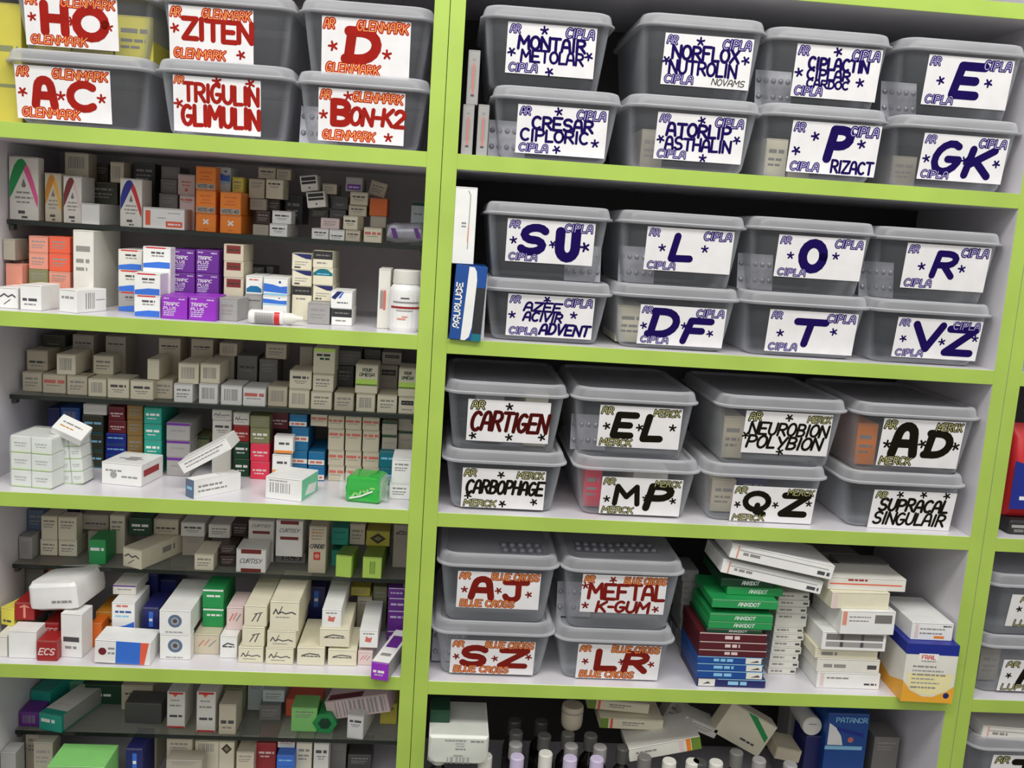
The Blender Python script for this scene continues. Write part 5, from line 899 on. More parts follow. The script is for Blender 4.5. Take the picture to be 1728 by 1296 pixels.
('medicine_carton', -0.1238, 0.168, 0.1682, 0.0357, 0.0224, 0.05, 0, 0, 'grey_mid', 'text', 'mid-grey carton, third from left, second glass shelf', 'mid-grey cartons'),
('medicine_carton', -0.0909, 0.19, 0.1119, 0.0257, 0.0791, 0.05, 0, 0, 'grey_mid', 'text', 'mid-grey carton, rightmost, second glass shelf', 'mid-grey cartons', 0.0213),
('medicine_carton', -0.0607, 0.168, 0.173, 0.0287, 0.0186, 0.05, 0, 0, 'beige_grey', 'darkbar', 'beige-grey carton with black bar, top of its column, second glass shelf', 'beige-grey cartons with black bar'),
('medicine_carton', -0.5491, 0.17, 0.0018, 0.0176, 0.0795, 0.05, 0, 0, 'navy', 'plain', 'dark navy carton, board below second glass', None, 0.0171),
('medicine_carton', -0.5184, 0.15, 0.0018, 0.0271, 0.0849, 0.06, 0, 0, 'blue_deep', 'bar', 'deep blue carton, board below second glass', None, 0.0273),
('medicine_carton', -0.4799, 0.14, 0.0802, 0.0331, 0.0152, 0.08, 0, 0, 'offwhite', 'plain', 'off-white carton, board below second glass', 'off-white cartons'),
('medicine_carton', -0.483, 0.14, 0.0523, 0.0295, 0.0277, 0.08, 0, 0, 'olive_dark', 'tline', 'dark olive carton, top of its column, board below second glass', 'dark olive cartons'),
('medicine_carton', -0.4831, 0.14, 0.0267, 0.0297, 0.0254, 0.08, 0, 0, 'olive_dark', 'tline', 'dark olive carton, middle of its column, board below second glass', 'dark olive cartons'),
('medicine_carton', -0.4832, 0.14, 0.0018, 0.0299, 0.0247, 0.08, 0, 0, 'olive_dark', 'tline', 'dark olive carton, bottom of its column, board below second glass', 'dark olive cartons'),
('medicine_carton', -0.4481, 0.135, 0.0749, 0.0223, 0.0196, 0.08, 0, 0, 'maroon', 'mline', 'maroon carton, top of leftmost column, board below second glass', 'maroon cartons'),
('medicine_carton', -0.4472, 0.135, 0.0559, 0.0249, 0.0189, 0.08, 0, 0, 'maroon', 'mline', 'maroon carton, bottom of leftmost column, board below second glass', 'maroon cartons'),
('medicine_carton', -0.4488, 0.135, 0.0397, 0.0285, 0.016, 0.08, 0, 0, 'navy_bright', 'tline', 'bright navy carton, top of its column, board below second glass', 'bright navy cartons'),
('medicine_carton', -0.449, 0.135, 0.0018, 0.0289, 0.0377, 0.08, 0, 0, 'navy_bright', 'tline', 'bright navy carton, bottom of its column, board below second glass', 'bright navy cartons', 0.017),
('medicine_carton', -0.4222, 0.135, 0.0772, 0.0223, 0.0205, 0.08, 0, 0, 'brown', 'text', 'brown carton, top of its column, board below second glass', 'brown cartons'),
('medicine_carton', -0.4221, 0.135, 0.0537, 0.0222, 0.0233, 0.08, 0, 0, 'brown', 'text', 'brown carton, middle of its column, board below second glass', 'brown cartons'),
('medicine_carton', -0.4219, 0.135, 0.0018, 0.0219, 0.0517, 0.08, 0, 0, 'brown', 'text', 'brown carton, bottom of its column, board below second glass', 'brown cartons', 0.0289),
('medicine_carton', -0.3928, 0.12, 0.0756, 0.0244, 0.0235, 0.09, 0, 0, 'teal', 'wline', 'teal carton, top of its column, board below second glass', 'teal cartons'),
('medicine_carton', -0.3926, 0.12, 0.0518, 0.0244, 0.0235, 0.09, 0, 0, 'teal', 'wline', 'teal carton, second down of its column, board below second glass', 'teal cartons'),
('medicine_carton', -0.3924, 0.12, 0.0272, 0.0245, 0.0245, 0.09, 0, 0, 'teal', 'wline', 'teal carton, third down of its column, board below second glass', 'teal cartons'),
('medicine_carton', -0.3922, 0.12, 0.0018, 0.0245, 0.0252, 0.09, 0, 0, 'teal', 'wline', 'teal carton, bottom of its column, board below second glass', 'teal cartons'),
('medicine_carton', -0.3556, 0.115, 0.0543, 0.0328, 0.0259, 0.08, 0, 0, 'grey_carton', 'ptop', 'grey carton with purple top, top of its column, board below second glass', 'grey cartons with purple top'),
('medicine_carton', -0.3553, 0.115, 0.0295, 0.0329, 0.0245, 0.0442, 0, 0, 'grey_carton', 'ptop', 'grey carton with purple top, middle of its column, board below second glass', 'grey cartons with purple top'),
('medicine_carton', -0.3549, 0.115, 0.0018, 0.0329, 0.0275, 0.08, 0, 0, 'grey_carton', 'ptop', 'grey carton with purple top, bottom of its column, board below second glass', 'grey cartons with purple top'),
('medicine_carton', -0.3355, 0.16, 0.0295, 0.0257, 0.0211, 0.06, 0, 0, 'olive', 'gtop', 'olive carton with green top, board below second glass', None),
('medicine_carton', -0.415, 0.055, 0.0018, 0.0572, 0.0311, 0.0642, -10, 0, 'white', 'long', 'white carton with grey emblem, board below second glass', None),
('medicine_carton', -0.3126, 0.012, 0.0018, 0.0184, 0.0248, 0.075, -42, 0, 'grey_blue', 'bend', 'long white carton with blue end, board below second glass', None),
('medicine_carton', -0.3003, 0.14, 0.0827, 0.0281, 0.0146, 0.08, 0, 0, 'offwhite', 'scr2', 'off-white carton with dark script, top of leftmost column, board below second glass', 'off-white cartons with dark script'),
('medicine_carton', -0.2999, 0.14, 0.0018, 0.0274, 0.0807, 0.08, 0, 0, 'offwhite', 'word', 'off-white carton with dark script, bottom of leftmost column, board below second glass', 'off-white cartons with dark script', 0.0272),
('medicine_carton', -0.2704, 0.13, 0.0782, 0.0227, 0.0184, 0.08, 0, 0, 'offwhite', 'scr2', 'off-white carton with dark script, rightmost, board below second glass', 'off-white cartons with dark script'),
('medicine_carton', -0.2699, 0.13, 0.054, 0.0224, 0.024, 0.08, 0, 0, 'dark_red', 'mline', 'dark red carton, board below second glass', 'dark red cartons'),
('medicine_carton', -0.2693, 0.13, 0.0289, 0.0224, 0.0249, 0.08, 0, 0, 'green_deep', 'wline', 'deep green carton, top of its column, board below second glass', 'deep green cartons'),
('medicine_carton', -0.2687, 0.13, 0.0018, 0.0224, 0.0269, 0.08, 0, 0, 'green_deep', 'wline', 'deep green carton, bottom of its column, board below second glass', 'deep green cartons'),
('medicine_carton', -0.2422, 0.12, 0.0782, 0.0274, 0.0172, 0.0292, 0, 0, 'olive', 'text', 'olive carton, top of its column, board below second glass', 'olive cartons'),
('medicine_carton', -0.2416, 0.12, 0.0548, 0.0272, 0.0231, 0.0292, 0, 0, 'olive', 'wline', 'olive carton, bottom of its column, board below second glass', 'olive cartons'),
('medicine_carton', -0.241, 0.12, 0.0285, 0.0271, 0.0262, 0.09, 0, 0, 'pink_red', 'mline', 'pink-red carton, top of its column, board below second glass', 'pink-red cartons'),
('medicine_carton', -0.2402, 0.12, 0.0018, 0.0271, 0.0265, 0.09, 0, 0, 'pink_red', 'mline', 'pink-red carton, bottom of its column, board below second glass', 'pink-red cartons'),
('medicine_carton', -0.2189, 0.15, 0.071, 0.0259, 0.0246, 0.07, 0, 0, 'maroon', 'mline', 'maroon carton, rightmost, board below second glass', 'maroon cartons'),
('medicine_carton', -0.2051, 0.105, 0.0457, 0.0268, 0.0251, 0.0192, 0, 0, 'white', 'owhite', 'white carton with orange foot, top of its column, board below second glass', 'white cartons with orange foot'),
('medicine_carton', -0.2075, 0.105, 0.0018, 0.026, 0.0417, 0.0192, 0, 0, 'white', 'owhite', 'white carton with orange foot, bottom of its column, board below second glass', 'white cartons with orange foot', 0.0269),
('medicine_carton', -0.1887, 0.125, 0.0807, 0.0246, 0.0188, 0.08, 0, 0, 'teal_blue', 'bluebands', 'blue carton with white band, top of leftmost column, board below second glass', 'blue cartons with white band'),
('medicine_carton', -0.1852, 0.125, 0.0457, 0.024, 0.0348, 0.08, 0, 0, 'teal_blue', 'bluebands', 'blue carton with white band, second down of leftmost column, board below second glass', 'blue cartons with white band', 0.0226),
('medicine_carton', -0.1855, 0.125, 0.0253, 0.0229, 0.0202, 0.08, 0, 0, 'teal_blue', 'bluebands', 'blue carton with white band, third down of leftmost column, board below second glass', 'blue cartons with white band'),
('medicine_carton', -0.1852, 0.125, 0.0018, 0.0228, 0.0233, 0.08, 0, 0, 'teal_blue', 'bluebands', 'blue carton with white band, bottom of leftmost column, board below second glass', 'blue cartons with white band'),
('medicine_carton', -0.1607, 0.125, 0.0244, 0.0233, 0.0215, 0.08, 0, 0, 'teal_blue', 'bluebands', 'blue carton with white band, top of rightmost column, board below second glass', 'blue cartons with white band'),
('medicine_carton', -0.1603, 0.125, 0.0018, 0.0233, 0.0224, 0.08, 0, 0, 'teal_blue', 'bluebands', 'blue carton with white band, bottom of rightmost column, board below second glass', 'blue cartons with white band'),
('medicine_carton', -0.1347, 0.13, 0.0803, 0.023, 0.0188, 0.08, 0, 0, 'beige', 'redtext', 'beige carton with red word, top of second from left column, board below second glass', 'beige cartons with red word'),
('medicine_carton', -0.1098, 0.13, 0.0805, 0.0231, 0.0188, 0.08, 0, 0, 'beige', 'redtext', 'beige carton with red word, top of third from left column, board below second glass', 'beige cartons with red word'),
('medicine_carton', -0.0844, 0.13, 0.0807, 0.024, 0.0188, 0.08, 0, 0, 'beige', 'redtext', 'beige carton with red word, top of rightmost column, board below second glass', 'beige cartons with red word'),
('medicine_carton', -0.1339, 0.13, 0.0481, 0.0229, 0.032, 0.08, 0, 0, 'beige', 'redtext', 'beige carton with red word, second down of second from left column, board below second glass', 'beige cartons with red word', 0.0216),
('medicine_carton', -0.1089, 0.13, 0.0482, 0.023, 0.0321, 0.08, 0, 0, 'beige', 'redtext', 'beige carton with red word, second down of third from left column, board below second glass', 'beige cartons with red word', 0.0216),
('medicine_carton', -0.0834, 0.13, 0.0481, 0.0238, 0.0324, 0.08, 0, 0, 'beige', 'redtext', 'beige carton with red word, second down of rightmost column, board below second glass', 'beige cartons with red word', 0.0216),
('medicine_carton', -0.1329, 0.13, 0.025, 0.0229, 0.0229, 0.08, 0, 0, 'beige', 'redtext', 'beige carton with red word, third down of second from left column, board below second glass', 'beige cartons with red word'),
('medicine_carton', -0.1079, 0.13, 0.025, 0.023, 0.023, 0.08, 0, 0, 'beige', 'redtext', 'beige carton with red word, third down of third from left column, board below second glass', 'beige cartons with red word'),
('medicine_carton', -0.0823, 0.13, 0.025, 0.0238, 0.0229, 0.08, 0, 0, 'beige', 'redtext', 'beige carton with red word, third down of rightmost column, board below second glass', 'beige cartons with red word'),
('medicine_carton', -0.132, 0.13, 0.0018, 0.023, 0.023, 0.08, 0, 0, 'beige', 'redtext', 'beige carton with red word, bottom of second from left column, board below second glass', 'beige cartons with red word'),
('medicine_carton', -0.1068, 0.13, 0.0018, 0.023, 0.023, 0.08, 0, 0, 'beige', 'redtext', 'beige carton with red word, bottom of third from left column, board below second glass', 'beige cartons with red word'),
('medicine_carton', -0.0812, 0.13, 0.0018, 0.0239, 0.023, 0.08, 0, 0, 'beige', 'redtext', 'beige carton with red word, bottom of rightmost column, board below second glass', 'beige cartons with red word'),
('medicine_carton', -0.1596, 0.13, 0.0824, 0.0239, 0.0187, 0.08, 0, 0, 'beige', 'redtext', 'beige carton with red word, leftmost, board below second glass', 'beige cartons with red word'),
('medicine_carton', -0.0571, 0.13, 0.0753, 0.0218, 0.0195, 0.07, 0, 0, 'beige_grey', 'gtop', 'beige-grey carton, top of leftmost column, board below second glass', 'beige-grey cartons'),
('medicine_carton', -0.0564, 0.13, 0.0529, 0.0217, 0.0222, 0.07, 0, 0, 'beige_grey', 'gtop', 'beige-grey carton, bottom of leftmost column, board below second glass', 'beige-grey cartons'),
('medicine_carton', -0.057, 0.12, 0.028, 0.0244, 0.0247, 0.08, 0, 0, 'teal_deep', 'tline', 'deep teal carton, top of its column, board below second glass', 'deep teal cartons'),
('medicine_carton', -0.0558, 0.12, 0.0018, 0.0244, 0.026, 0.0192, 0, 0, 'teal_deep', 'tline', 'deep teal carton, bottom of its column, board below second glass', 'deep teal cartons'),
('medicine_carton', -0.033, 0.14, 0.0804, 0.0242, 0.0191, 0.06, 0, 0, 'beige_grey', 'plain', 'beige-grey carton, rightmost, board below second glass', 'beige-grey cartons'),
('medicine_carton', -0.0324, 0.14, 0.0018, 0.0239, 0.0784, 0.06, 0, 0, 'beige_grey', 'gtop', 'beige-grey carton with green top, board below second glass', None, 0.025),
('medicine_carton', -0.0339, 0.05, 0.025, 0.0267, 0.0342, 0.06, 0, 0, 'white', 'text', 'white carton, top of its column, board below second glass', 'white cartons', 0.0233),
('medicine_carton', -0.0348, 0.05, 0.0018, 0.0287, 0.023, 0.06, 0, 0, 'white', 'text', 'white carton, bottom of its column, board below second glass', 'white cartons'),
('medicine_carton', -0.19, 0.02, 0.0018, 0.0517, 0.0308, 0.06, -14, 0, 'white', 'mintend', 'white carton with mint-green end, board below second glass', None),
('medicine_carton', -0.5593, 0.1808, -0.1001, 0.0424, 0.0266, 0.06, 0, 0, 'navy', 'wline', 'navy carton, third glass shelf', 'navy cartons'),
('medicine_carton', -0.5595, 0.16, -0.1344, 0.042, 0.022, 0.06, 0, 0, 'grey_blue', 'text', 'grey-blue carton, rightmost, third glass shelf', 'grey-blue cartons'),
('medicine_carton', -0.5691, 0.15, -0.1001, 0.0229, 0.0307, 0.03, 0, 0, 'grey_blue', 'text', 'grey-blue carton, leftmost, third glass shelf', 'grey-blue cartons'),
('medicine_carton', -0.5714, 0.12, -0.1344, 0.0182, 0.0341, 0.0392, 0, 0, 'grey_carton', 'barcode', 'light grey carton, third glass shelf', 'light grey cartons'),
('medicine_carton', -0.5457, 0.14, -0.1095, 0.0227, 0.0355, 0.04, 0, 0, 'cream', 'text', 'cream carton with small print, top of leftmost column, third glass shelf', 'cream cartons with small print', 0.0242),
('medicine_carton', -0.5199, 0.14, -0.1092, 0.0263, 0.035, 0.0242, 0, 0, 'cream', 'text', 'cream carton with small print, top of second from left column, third glass shelf', 'cream cartons with small print', 0.0245),
('medicine_carton', -0.5466, 0.14, -0.1344, 0.0242, 0.0247, 0.0192, 0, 0, 'cream', 'text', 'cream carton with small print, bottom of leftmost column, third glass shelf', 'cream cartons with small print'),
('medicine_carton', -0.5193, 0.14, -0.1344, 0.0264, 0.025, 0.06, 0, 0, 'cream', 'text', 'cream carton with small print, bottom of second from left column, third glass shelf', 'cream cartons with small print'),
('medicine_carton', -0.4884, 0.165, -0.1008, 0.0386, 0.0236, 0.05, 0, 0, 'beige_grey', 'textlow', 'beige-grey carton, top of leftmost column, third glass shelf', 'beige-grey cartons'),
('medicine_carton', -0.4826, 0.16, -0.1344, 0.0301, 0.0334, 0.05, 0, 0, 'beige_grey', 'text', 'beige-grey carton, bottom of leftmost column, third glass shelf', 'beige-grey cartons', 0.0125),
('medicine_carton', -0.455, 0.16, -0.1344, 0.0217, 0.0596, 0.05, 0, 0, 'cream', 'text', 'cream carton with small print, rightmost, third glass shelf', 'cream cartons with small print', 0.0328),
('medicine_carton', -0.4674, 0.112, -0.1344, 0.0235, 0.0372, 0.045, 0, 0, 'green', 'green', 'mid-green carton with white word, third glass shelf', None),
('medicine_carton', -0.4153, 0.103, -0.1344, 0.0329, 0.0291, 0.09, -24, 0, 'cream', 'flap', 'cream carton with black script, turned, third glass shelf', None),
('medicine_carton', -0.4217, 0.16, -0.1051, 0.0319, 0.0278, 0.06, 0, 0, 'green_deep', 'wline', 'deep green carton, third glass shelf', 'deep green cartons'),
('medicine_carton', -0.3868, 0.17, -0.1051, 0.0366, 0.0245, 0.05, 0, 0, 'beige', 'textlow', 'beige carton, leftmost, third glass shelf', 'beige cartons'),
('medicine_carton', -0.3458, 0.165, -0.1044, 0.0351, 0.022, 0.05, 0, 0, 'offwhite', 'word', 'off-white carton, leftmost, third glass shelf', 'off-white cartons'),
('medicine_carton', -0.3448, 0.165, -0.1344, 0.0322, 0.0298, 0.05, 0, 0, 'beige_grey', 'text', 'beige-grey carton, second from left, third glass shelf', 'beige-grey cartons', 0.0135),
('medicine_carton', -0.314, 0.105, -0.1344, 0.0273, 0.0248, 0.06, 0, 0, 'cream', 'text', 'small cream carton alone, third glass shelf', None),
('medicine_carton', -0.3055, 0.16, -0.1032, 0.0318, 0.021, 0.05, 0, 0, 'offwhite', 'text', 'off-white carton, rightmost, third glass shelf', 'off-white cartons'),
('medicine_carton', -0.2773, 0.17, -0.1032, 0.0233, 0.0206, 0.05, 0, 0, 'brown_dark', 'text', 'dark brown carton, rightmost, third glass shelf', 'dark brown cartons'),
('medicine_carton', -0.2416, 0.15, -0.1344, 0.0375, 0.0646, 0.05, 0, 0, 'offwhite', 'curt0', 'off-white carton with brown foot, third glass shelf', None, 0.0211),
('medicine_carton', -0.1968, 0.13, -0.1171, 0.0391, 0.0554, 0.05, 0, 0, 'white', 'curt', 'white carton with brown bands, rightmost, third glass shelf', 'white cartons with brown bands', 0.03),
('medicine_carton', -0.2864, 0.13, -0.118, 0.0232, 0.0145, 0.06, 0, 0, 'brown_dark', 'text', 'dark brown carton, top of leftmost column, third glass shelf', 'dark brown cartons'),
('medicine_carton', -0.2849, 0.125, -0.1344, 0.0231, 0.0162, 0.06, 0, 0, 'brown_dark', 'text', 'dark brown carton, bottom of leftmost column, third glass shelf', 'dark brown cartons'),
('medicine_carton', -0.2468, 0.104, -0.1344, 0.0424, 0.0356, 0.0452, 0, 0, 'white', 'curt', 'white carton with brown bands, leftmost, third glass shelf', 'white cartons with brown bands'),
('medicine_carton', -0.1971, 0.15, -0.1344, 0.0444, 0.0171, 0.06, 0, 0, 'grey_mid', 'ccs', 'mid-grey carton with black panel, third glass shelf', None),
('medicine_carton', -0.1531, 0.112, -0.1344, 0.0252, 0.0718, 0.05, 0, 0, 'beige', 'candid', 'tall beige carton with red square, third glass shelf', None, 0.0598),
('medicine_carton', -0.1242, 0.145, -0.1009, 0.0251, 0.0269, 0.06, 0, 0, 'teal', 'tealdash', 'dull teal carton, top of its column, third glass shelf', 'dull teal cartons'),
('medicine_carton', -0.1231, 0.145, -0.1344, 0.0253, 0.0248, 0.06, 0, 0, 'teal', 'tealdash', 'dull teal carton, bottom of its column, third glass shelf', 'dull teal cartons'),
('medicine_carton', -0.099, 0.15, -0.1009, 0.0227, 0.032, 0.06, 0, 0, 'beige', 'text', 'beige carton, rightmost, third glass shelf', 'beige cartons'),
('medicine_carton', -0.0679, 0.15, -0.1019, 0.0351, 0.0238, 0.06, 0, 0, 'yellow_olive', 'diamond', 'olive-yellow carton with dark diamond, third glass shelf', None),
('medicine_carton', -0.0332, 0.15, -0.1344, 0.0229, 0.0677, 0.06, 0, 0, 'beige_grey', 'gword', 'beige-grey carton, rightmost, third glass shelf', 'beige-grey cartons', 0.0299),
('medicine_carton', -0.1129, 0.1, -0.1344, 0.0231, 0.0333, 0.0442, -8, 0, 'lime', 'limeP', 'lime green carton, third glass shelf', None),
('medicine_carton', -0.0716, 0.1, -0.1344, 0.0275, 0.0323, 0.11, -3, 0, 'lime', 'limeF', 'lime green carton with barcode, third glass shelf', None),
('medicine_carton', -0.5672, 0.14, -0.2377, 0.0266, 0.0812, 0.0142, 0, 0, 'grey_mid', 'bar', 'mid-grey carton, board below third glass', 'mid-grey cartons', 0.0321),
('medicine_carton', -0.5646, 0.155, -0.1722, 0.0318, 0.0131, 0.05, 0, 0, 'red_orange', 'plain', 'red-orange carton, board below third glass', 'red-orange cartons'),
('medicine_carton', -0.5674, 0.1708, -0.2377, 0.0261, 0.0653, 0.05, 0, 0, 'beige_grey', 'plain', 'beige-grey carton, board below third glass', 'beige-grey cartons', 0.0234),
('medicine_carton', -0.5699, 0.055, -0.2077, 0.0212, 0.0257, 0.08, -18, 0, 'yellow', 'pyel', 'yellow carton, board below third glass', 'yellow cartons'),
('medicine_carton', -0.5452, 0.052, -0.1982, 0.027, 0.026, 0.06, 0, 0, 'dark_red', 'redpic', 'dark red carton with pale figure, board below third glass', None),
('medicine_carton', -0.5083, 0.05, -0.2377, 0.0204, 0.0381, 0.07, 0, 0, 'dark_red', 'ecs', 'dark red carton with slanted letters, top of its column, board below third glass', 'dark red cartons with slanted letters', 0.0201),
('medicine_carton', -0.4995, 0.012, -0.2377, 0.0268, 0.0289, 0.035, 0, 0, 'dark_red', 'ecs', 'dark red carton with slanted letters, bottom of its column, board below third glass', 'dark red cartons with slanted letters'),
('medicine_carton', -0.5626, 0.02, -0.2377, 0.0145, 0.0298, 0.06, 0, 0, 'offwhite', 'plain', 'plain off-white carton, board below third glass', None),
('medicine_carton', -0.5342, 0.018, -0.2377, 0.037, 0.0393, 0.0312, 0, 0, 'white', 'plain', 'plain white carton, board below third glass', None),
('medicine_carton', -0.472, 0.025, -0.2377, 0.0288, 0.0637, 0.0342, -5, 0, 'white', 'textlow', 'tall white carton under white pouch, board below third glass', None),
('medicine_carton', -0.4484, 0.0908, -0.2377, 0.028, 0.0399, 0.06, 0, 0, 'amber', 'diamond', 'amber carton, board below third glass', None, 0.0265),
('medicine_carton', -0.4508, 0.06, -0.2377, 0.0154, 0.0358, 0.03, 0, 0, 'orange_deep', 'plain', 'deep orange carton, board below third glass', 'deep orange cartons'),
('medicine_carton', -0.4144, 0.062, -0.2377, 0.0315, 0.0672, 0.07, 0, 0, 'white', 'bstripe', 'white carton with blue slanted base, board below third glass', None, 0.0481),
('medicine_carton', -0.4218, 0.09, -0.1703, 0.0326, 0.0144, 0.0592, 0, 0, 'offwhite', 'ptop', 'off-white carton with purple top, board below third glass', None),
('medicine_carton', -0.3805, 0.075, -0.2377, 0.0234, 0.0557, 0.06, 0, 0, 'navy', 'nword', 'navy carton with blue block, board below third glass', None, 0.0409),
('medicine_carton', -0.3342, 0.03, -0.2005, 0.0423, 0.0348, 0.12, 0, 0, 'white', 'eye', 'white carton with blue eye emblem, top of its column, board below third glass', 'white cartons with blue eye emblem'),
('medicine_carton', -0.3335, 0.03, -0.2377, 0.0418, 0.037, 0.0192, 0, 0, 'white', 'eye', 'white carton with blue eye emblem, bottom of its column, board below third glass', 'white cartons with blue eye emblem'),
('medicine_carton', -0.3985, 0.008, -0.2364, 0.0741, 0.0333, 0.045, 0, 2, 'white', 'wbo', 'white-blue-orange carton lying on edge, board below third glass', None),
('medicine_carton', -0.4044, 0.15, -0.2377, 0.0243, 0.0774, 0.07, 0, 0, 'navy', 'plain', 'navy carton, leftmost, board below third glass', 'navy cartons', 0.0396),
('medicine_carton', -0.3799, 0.16, -0.2377, 0.0235, 0.0651, 0.06, 0, 0, 'navy', 'plain', 'navy carton, second from left, board below third glass', 'navy cartons', 0.0283),
('medicine_carton', -0.2933, 0.075, -0.1795, 0.0296, 0.0285, 0.08, 0, 0, 'green', 'gline', 'mid-green carton with white stripe, top of its column, board below third glass', 'mid-green cartons with white stripe'),
('medicine_carton', -0.2927, 0.075, -0.2077, 0.0297, 0.0279, 0.08, 0, 0, 'green', 'gline', 'mid-green carton with white stripe, bottom of its column, board below third glass', 'mid-green cartons with white stripe'),
('medicine_carton', -0.2956, 0.05, -0.2377, 0.0353, 0.0298, 0.08, 0, 0, 'beige', 'scrp', 'beige carton with faint script, board below third glass', None),
('medicine_carton', -0.2592, 0.06, -0.2041, 0.0228, 0.0338, 0.06, 0, 0, 'pink_pale', 'scrp', 'pinkish carton with red scribble, leftmost, board below third glass', 'pinkish cartons with red scribble'),
('medicine_carton', -0.2629, 0.04, -0.2377, 0.0236, 0.0334, 0.06, 0, 0, 'white', 'gword', 'white carton with grey word, board below third glass', None),
('medicine_carton', -0.225, 0.032, -0.1855, 0.031, 0.0302, 0.14, 0, 0, 'cream', 'scr', 'cream carton with sketched mark, top of its column, board below third glass', 'cream cartons with sketched mark'),
('medicine_carton', -0.2271, 0.03, -0.2145, 0.0306, 0.0288, 0.12, 0, 0, 'cream', 'scr', 'cream carton with sketched mark, bottom of its column, board below third glass', 'cream cartons with sketched mark'),
('medicine_carton', -0.2296, 0.028, -0.2377, 0.034, 0.023, 0.1, 0, 0, 'cream', 'scr2', 'cream carton with dark script, leftmost, board below third glass', 'cream cartons with dark script'),
('medicine_carton', -0.1845, 0.026, -0.1883, 0.0396, 0.0431, 0.1232, 0, 0, 'cream', 'scr2', 'cream carton with dark script, top of rightmost column, board below third glass', 'cream cartons with dark script', 0.0304),
('medicine_carton', -0.1876, 0.026, -0.2133, 0.0393, 0.0248, 0.1232, 0, 0, 'cream', 'scr2', 'cream carton with dark script, middle of rightmost column, board below third glass', 'cream cartons with dark script'),
('medicine_carton', -0.1897, 0.026, -0.2377, 0.038, 0.0242, 0.12, 0, 0, 'cream', 'scr2', 'cream carton with dark script, bottom of rightmost column, board below third glass', 'cream cartons with dark script'),
('medicine_carton', -0.1465, 0.026, -0.2377, 0.038, 0.0267, 0.1, 0, 0, 'cream', 'gword', 'cream carton with underlined word, leftmost, board below third glass', 'cream cartons with underlined word'),
('medicine_carton', -0.1149, 0.03, -0.2108, 0.0415, 0.0269, 0.1, 0, 0, 'cream', 'gword', 'cream carton with underlined word, top of rightmost column, board below third glass', 'cream cartons with underlined word'),
('medicine_carton', -0.1029, 0.028, -0.2377, 0.0399, 0.0242, 0.08, 0, 0, 'cream', 'gword', 'cream carton with underlined word, bottom of rightmost column, board below third glass', 'cream cartons with underlined word'),
('medicine_carton', -0.1204, 0.034, -0.1837, 0.0266, 0.0268, 0.13, 0, 0, 'white', 'redlogo', 'white carton with red logo, leftmost, board below third glass', 'white cartons with red logo'),
('medicine_carton', -0.0677, 0.034, -0.2122, 0.0257, 0.0266, 0.11, 0, 0, 'white', 'redlogo', 'white carton with red logo, rightmost, board below third glass', 'white cartons with red logo'),
('medicine_carton', -0.0714, 0.032, -0.2377, 0.0204, 0.0202, 0.08, 0, 0, 'pink_pale', 'scrp', 'pinkish carton with red scribble, rightmost, board below third glass', 'pinkish cartons with red scribble'),
('medicine_carton', -0.0343, 0.11, -0.1666, 0.0257, 0.0151, 0.08, 0, 0, 'purple_deep', 'plline', 'purple carton, top of its column, board below third glass', 'purple cartons'),
('medicine_carton', -0.0334, 0.11, -0.1865, 0.0254, 0.0197, 0.08, 0, 0, 'purple_deep', 'plline', 'purple carton, second down of its column, board below third glass', 'purple cartons'),
('medicine_carton', -0.0333, 0.11, -0.2184, 0.0255, 0.0317, 0.08, 0, 0, 'purple_deep', 'plline', 'purple carton, third down of its column, board below third glass', 'purple cartons', 0.0195),
('medicine_carton', -0.0333, 0.11, -0.2377, 0.0256, 0.0191, 0.08, 0, 0, 'purple_deep', 'plline', 'purple carton, bottom of its column, board below third glass', 'purple cartons'),
('medicine_carton', -0.048, -0.012, -0.2377, 0.024, 0.0253, 0.115, -14, 0, 'purple', 'pend', 'long white carton with purple end, board below third glass', None),
('medicine_carton', -0.1573, 0.15, -0.2377, 0.0278, 0.0678, 0.06, 0, 0, 'navy', 'nword', 'navy carton, rightmost, board below third glass', 'navy cartons', 0.0464),
('medicine_carton', -0.0904, 0.15, -0.182, 0.0293, 0.0142, 0.06, 0, 0, 'yellow_olive', 'text', 'olive-yellow carton, board below third glass', 'olive-yellow cartons'),
('medicine_carton', -0.0833, 0.145, -0.2377, 0.0221, 0.0555, 0.06, 0, 0, 'beige', 'text', 'beige carton, board below third glass', 'beige cartons', 0.0195),
('medicine_carton', -0.0607, 0.15, -0.2377, 0.0209, 0.0721, 0.05, 0, 0, 'olive', 'text', 'olive carton, board below third glass', 'olive cartons', 0.0299),
('medicine_carton', -0.565, 0.15, -0.39, 0.031, 0.0368, 0.08, -10, 0, 'teal', 'plain', 'dull teal carton, lowest glass shelf', 'dull teal cartons', 0.0249),
('medicine_carton', -0.5655, 0.112, -0.39, 0.0299, 0.0223, 0.0372, 0, 0, 'purple_deep', 'bar', 'purple carton, lowest glass shelf', 'purple cartons'),
('medicine_carton', -0.5311, 0.1, -0.39, 0.0377, 0.0265, 0.0992, -16, 0, 'teal', 'tlong', 'long carton with teal end, lowest glass shelf', None),
('medicine_carton', -0.5634, 0.24, -0.39, 0.0343, 0.0118, 0.03, 0, 0, 'teal_deep', 'plain', 'deep teal carton, lowest glass shelf', 'deep teal cartons'),
('medicine_carton', -0.5333, 0.2, -0.39, 0.0255, 0.0278, 0.05, 0, 0, 'mint', 'text', 'mint carton, lowest glass shelf', None, 0.0112),
('medicine_carton', -0.482, 0.185, -0.39, 0.0595, 0.0329, 0.05, 0, 0, 'green_deep', 'gword2', 'deep green carton with pale word, lowest glass shelf', None),
('medicine_carton', -0.4279, 0.17, -0.39, 0.0474, 0.041, 0.05, 0, 0, 'beige', 'textlow', 'beige carton, leftmost, lowest glass shelf', 'beige cartons', 0.0245),
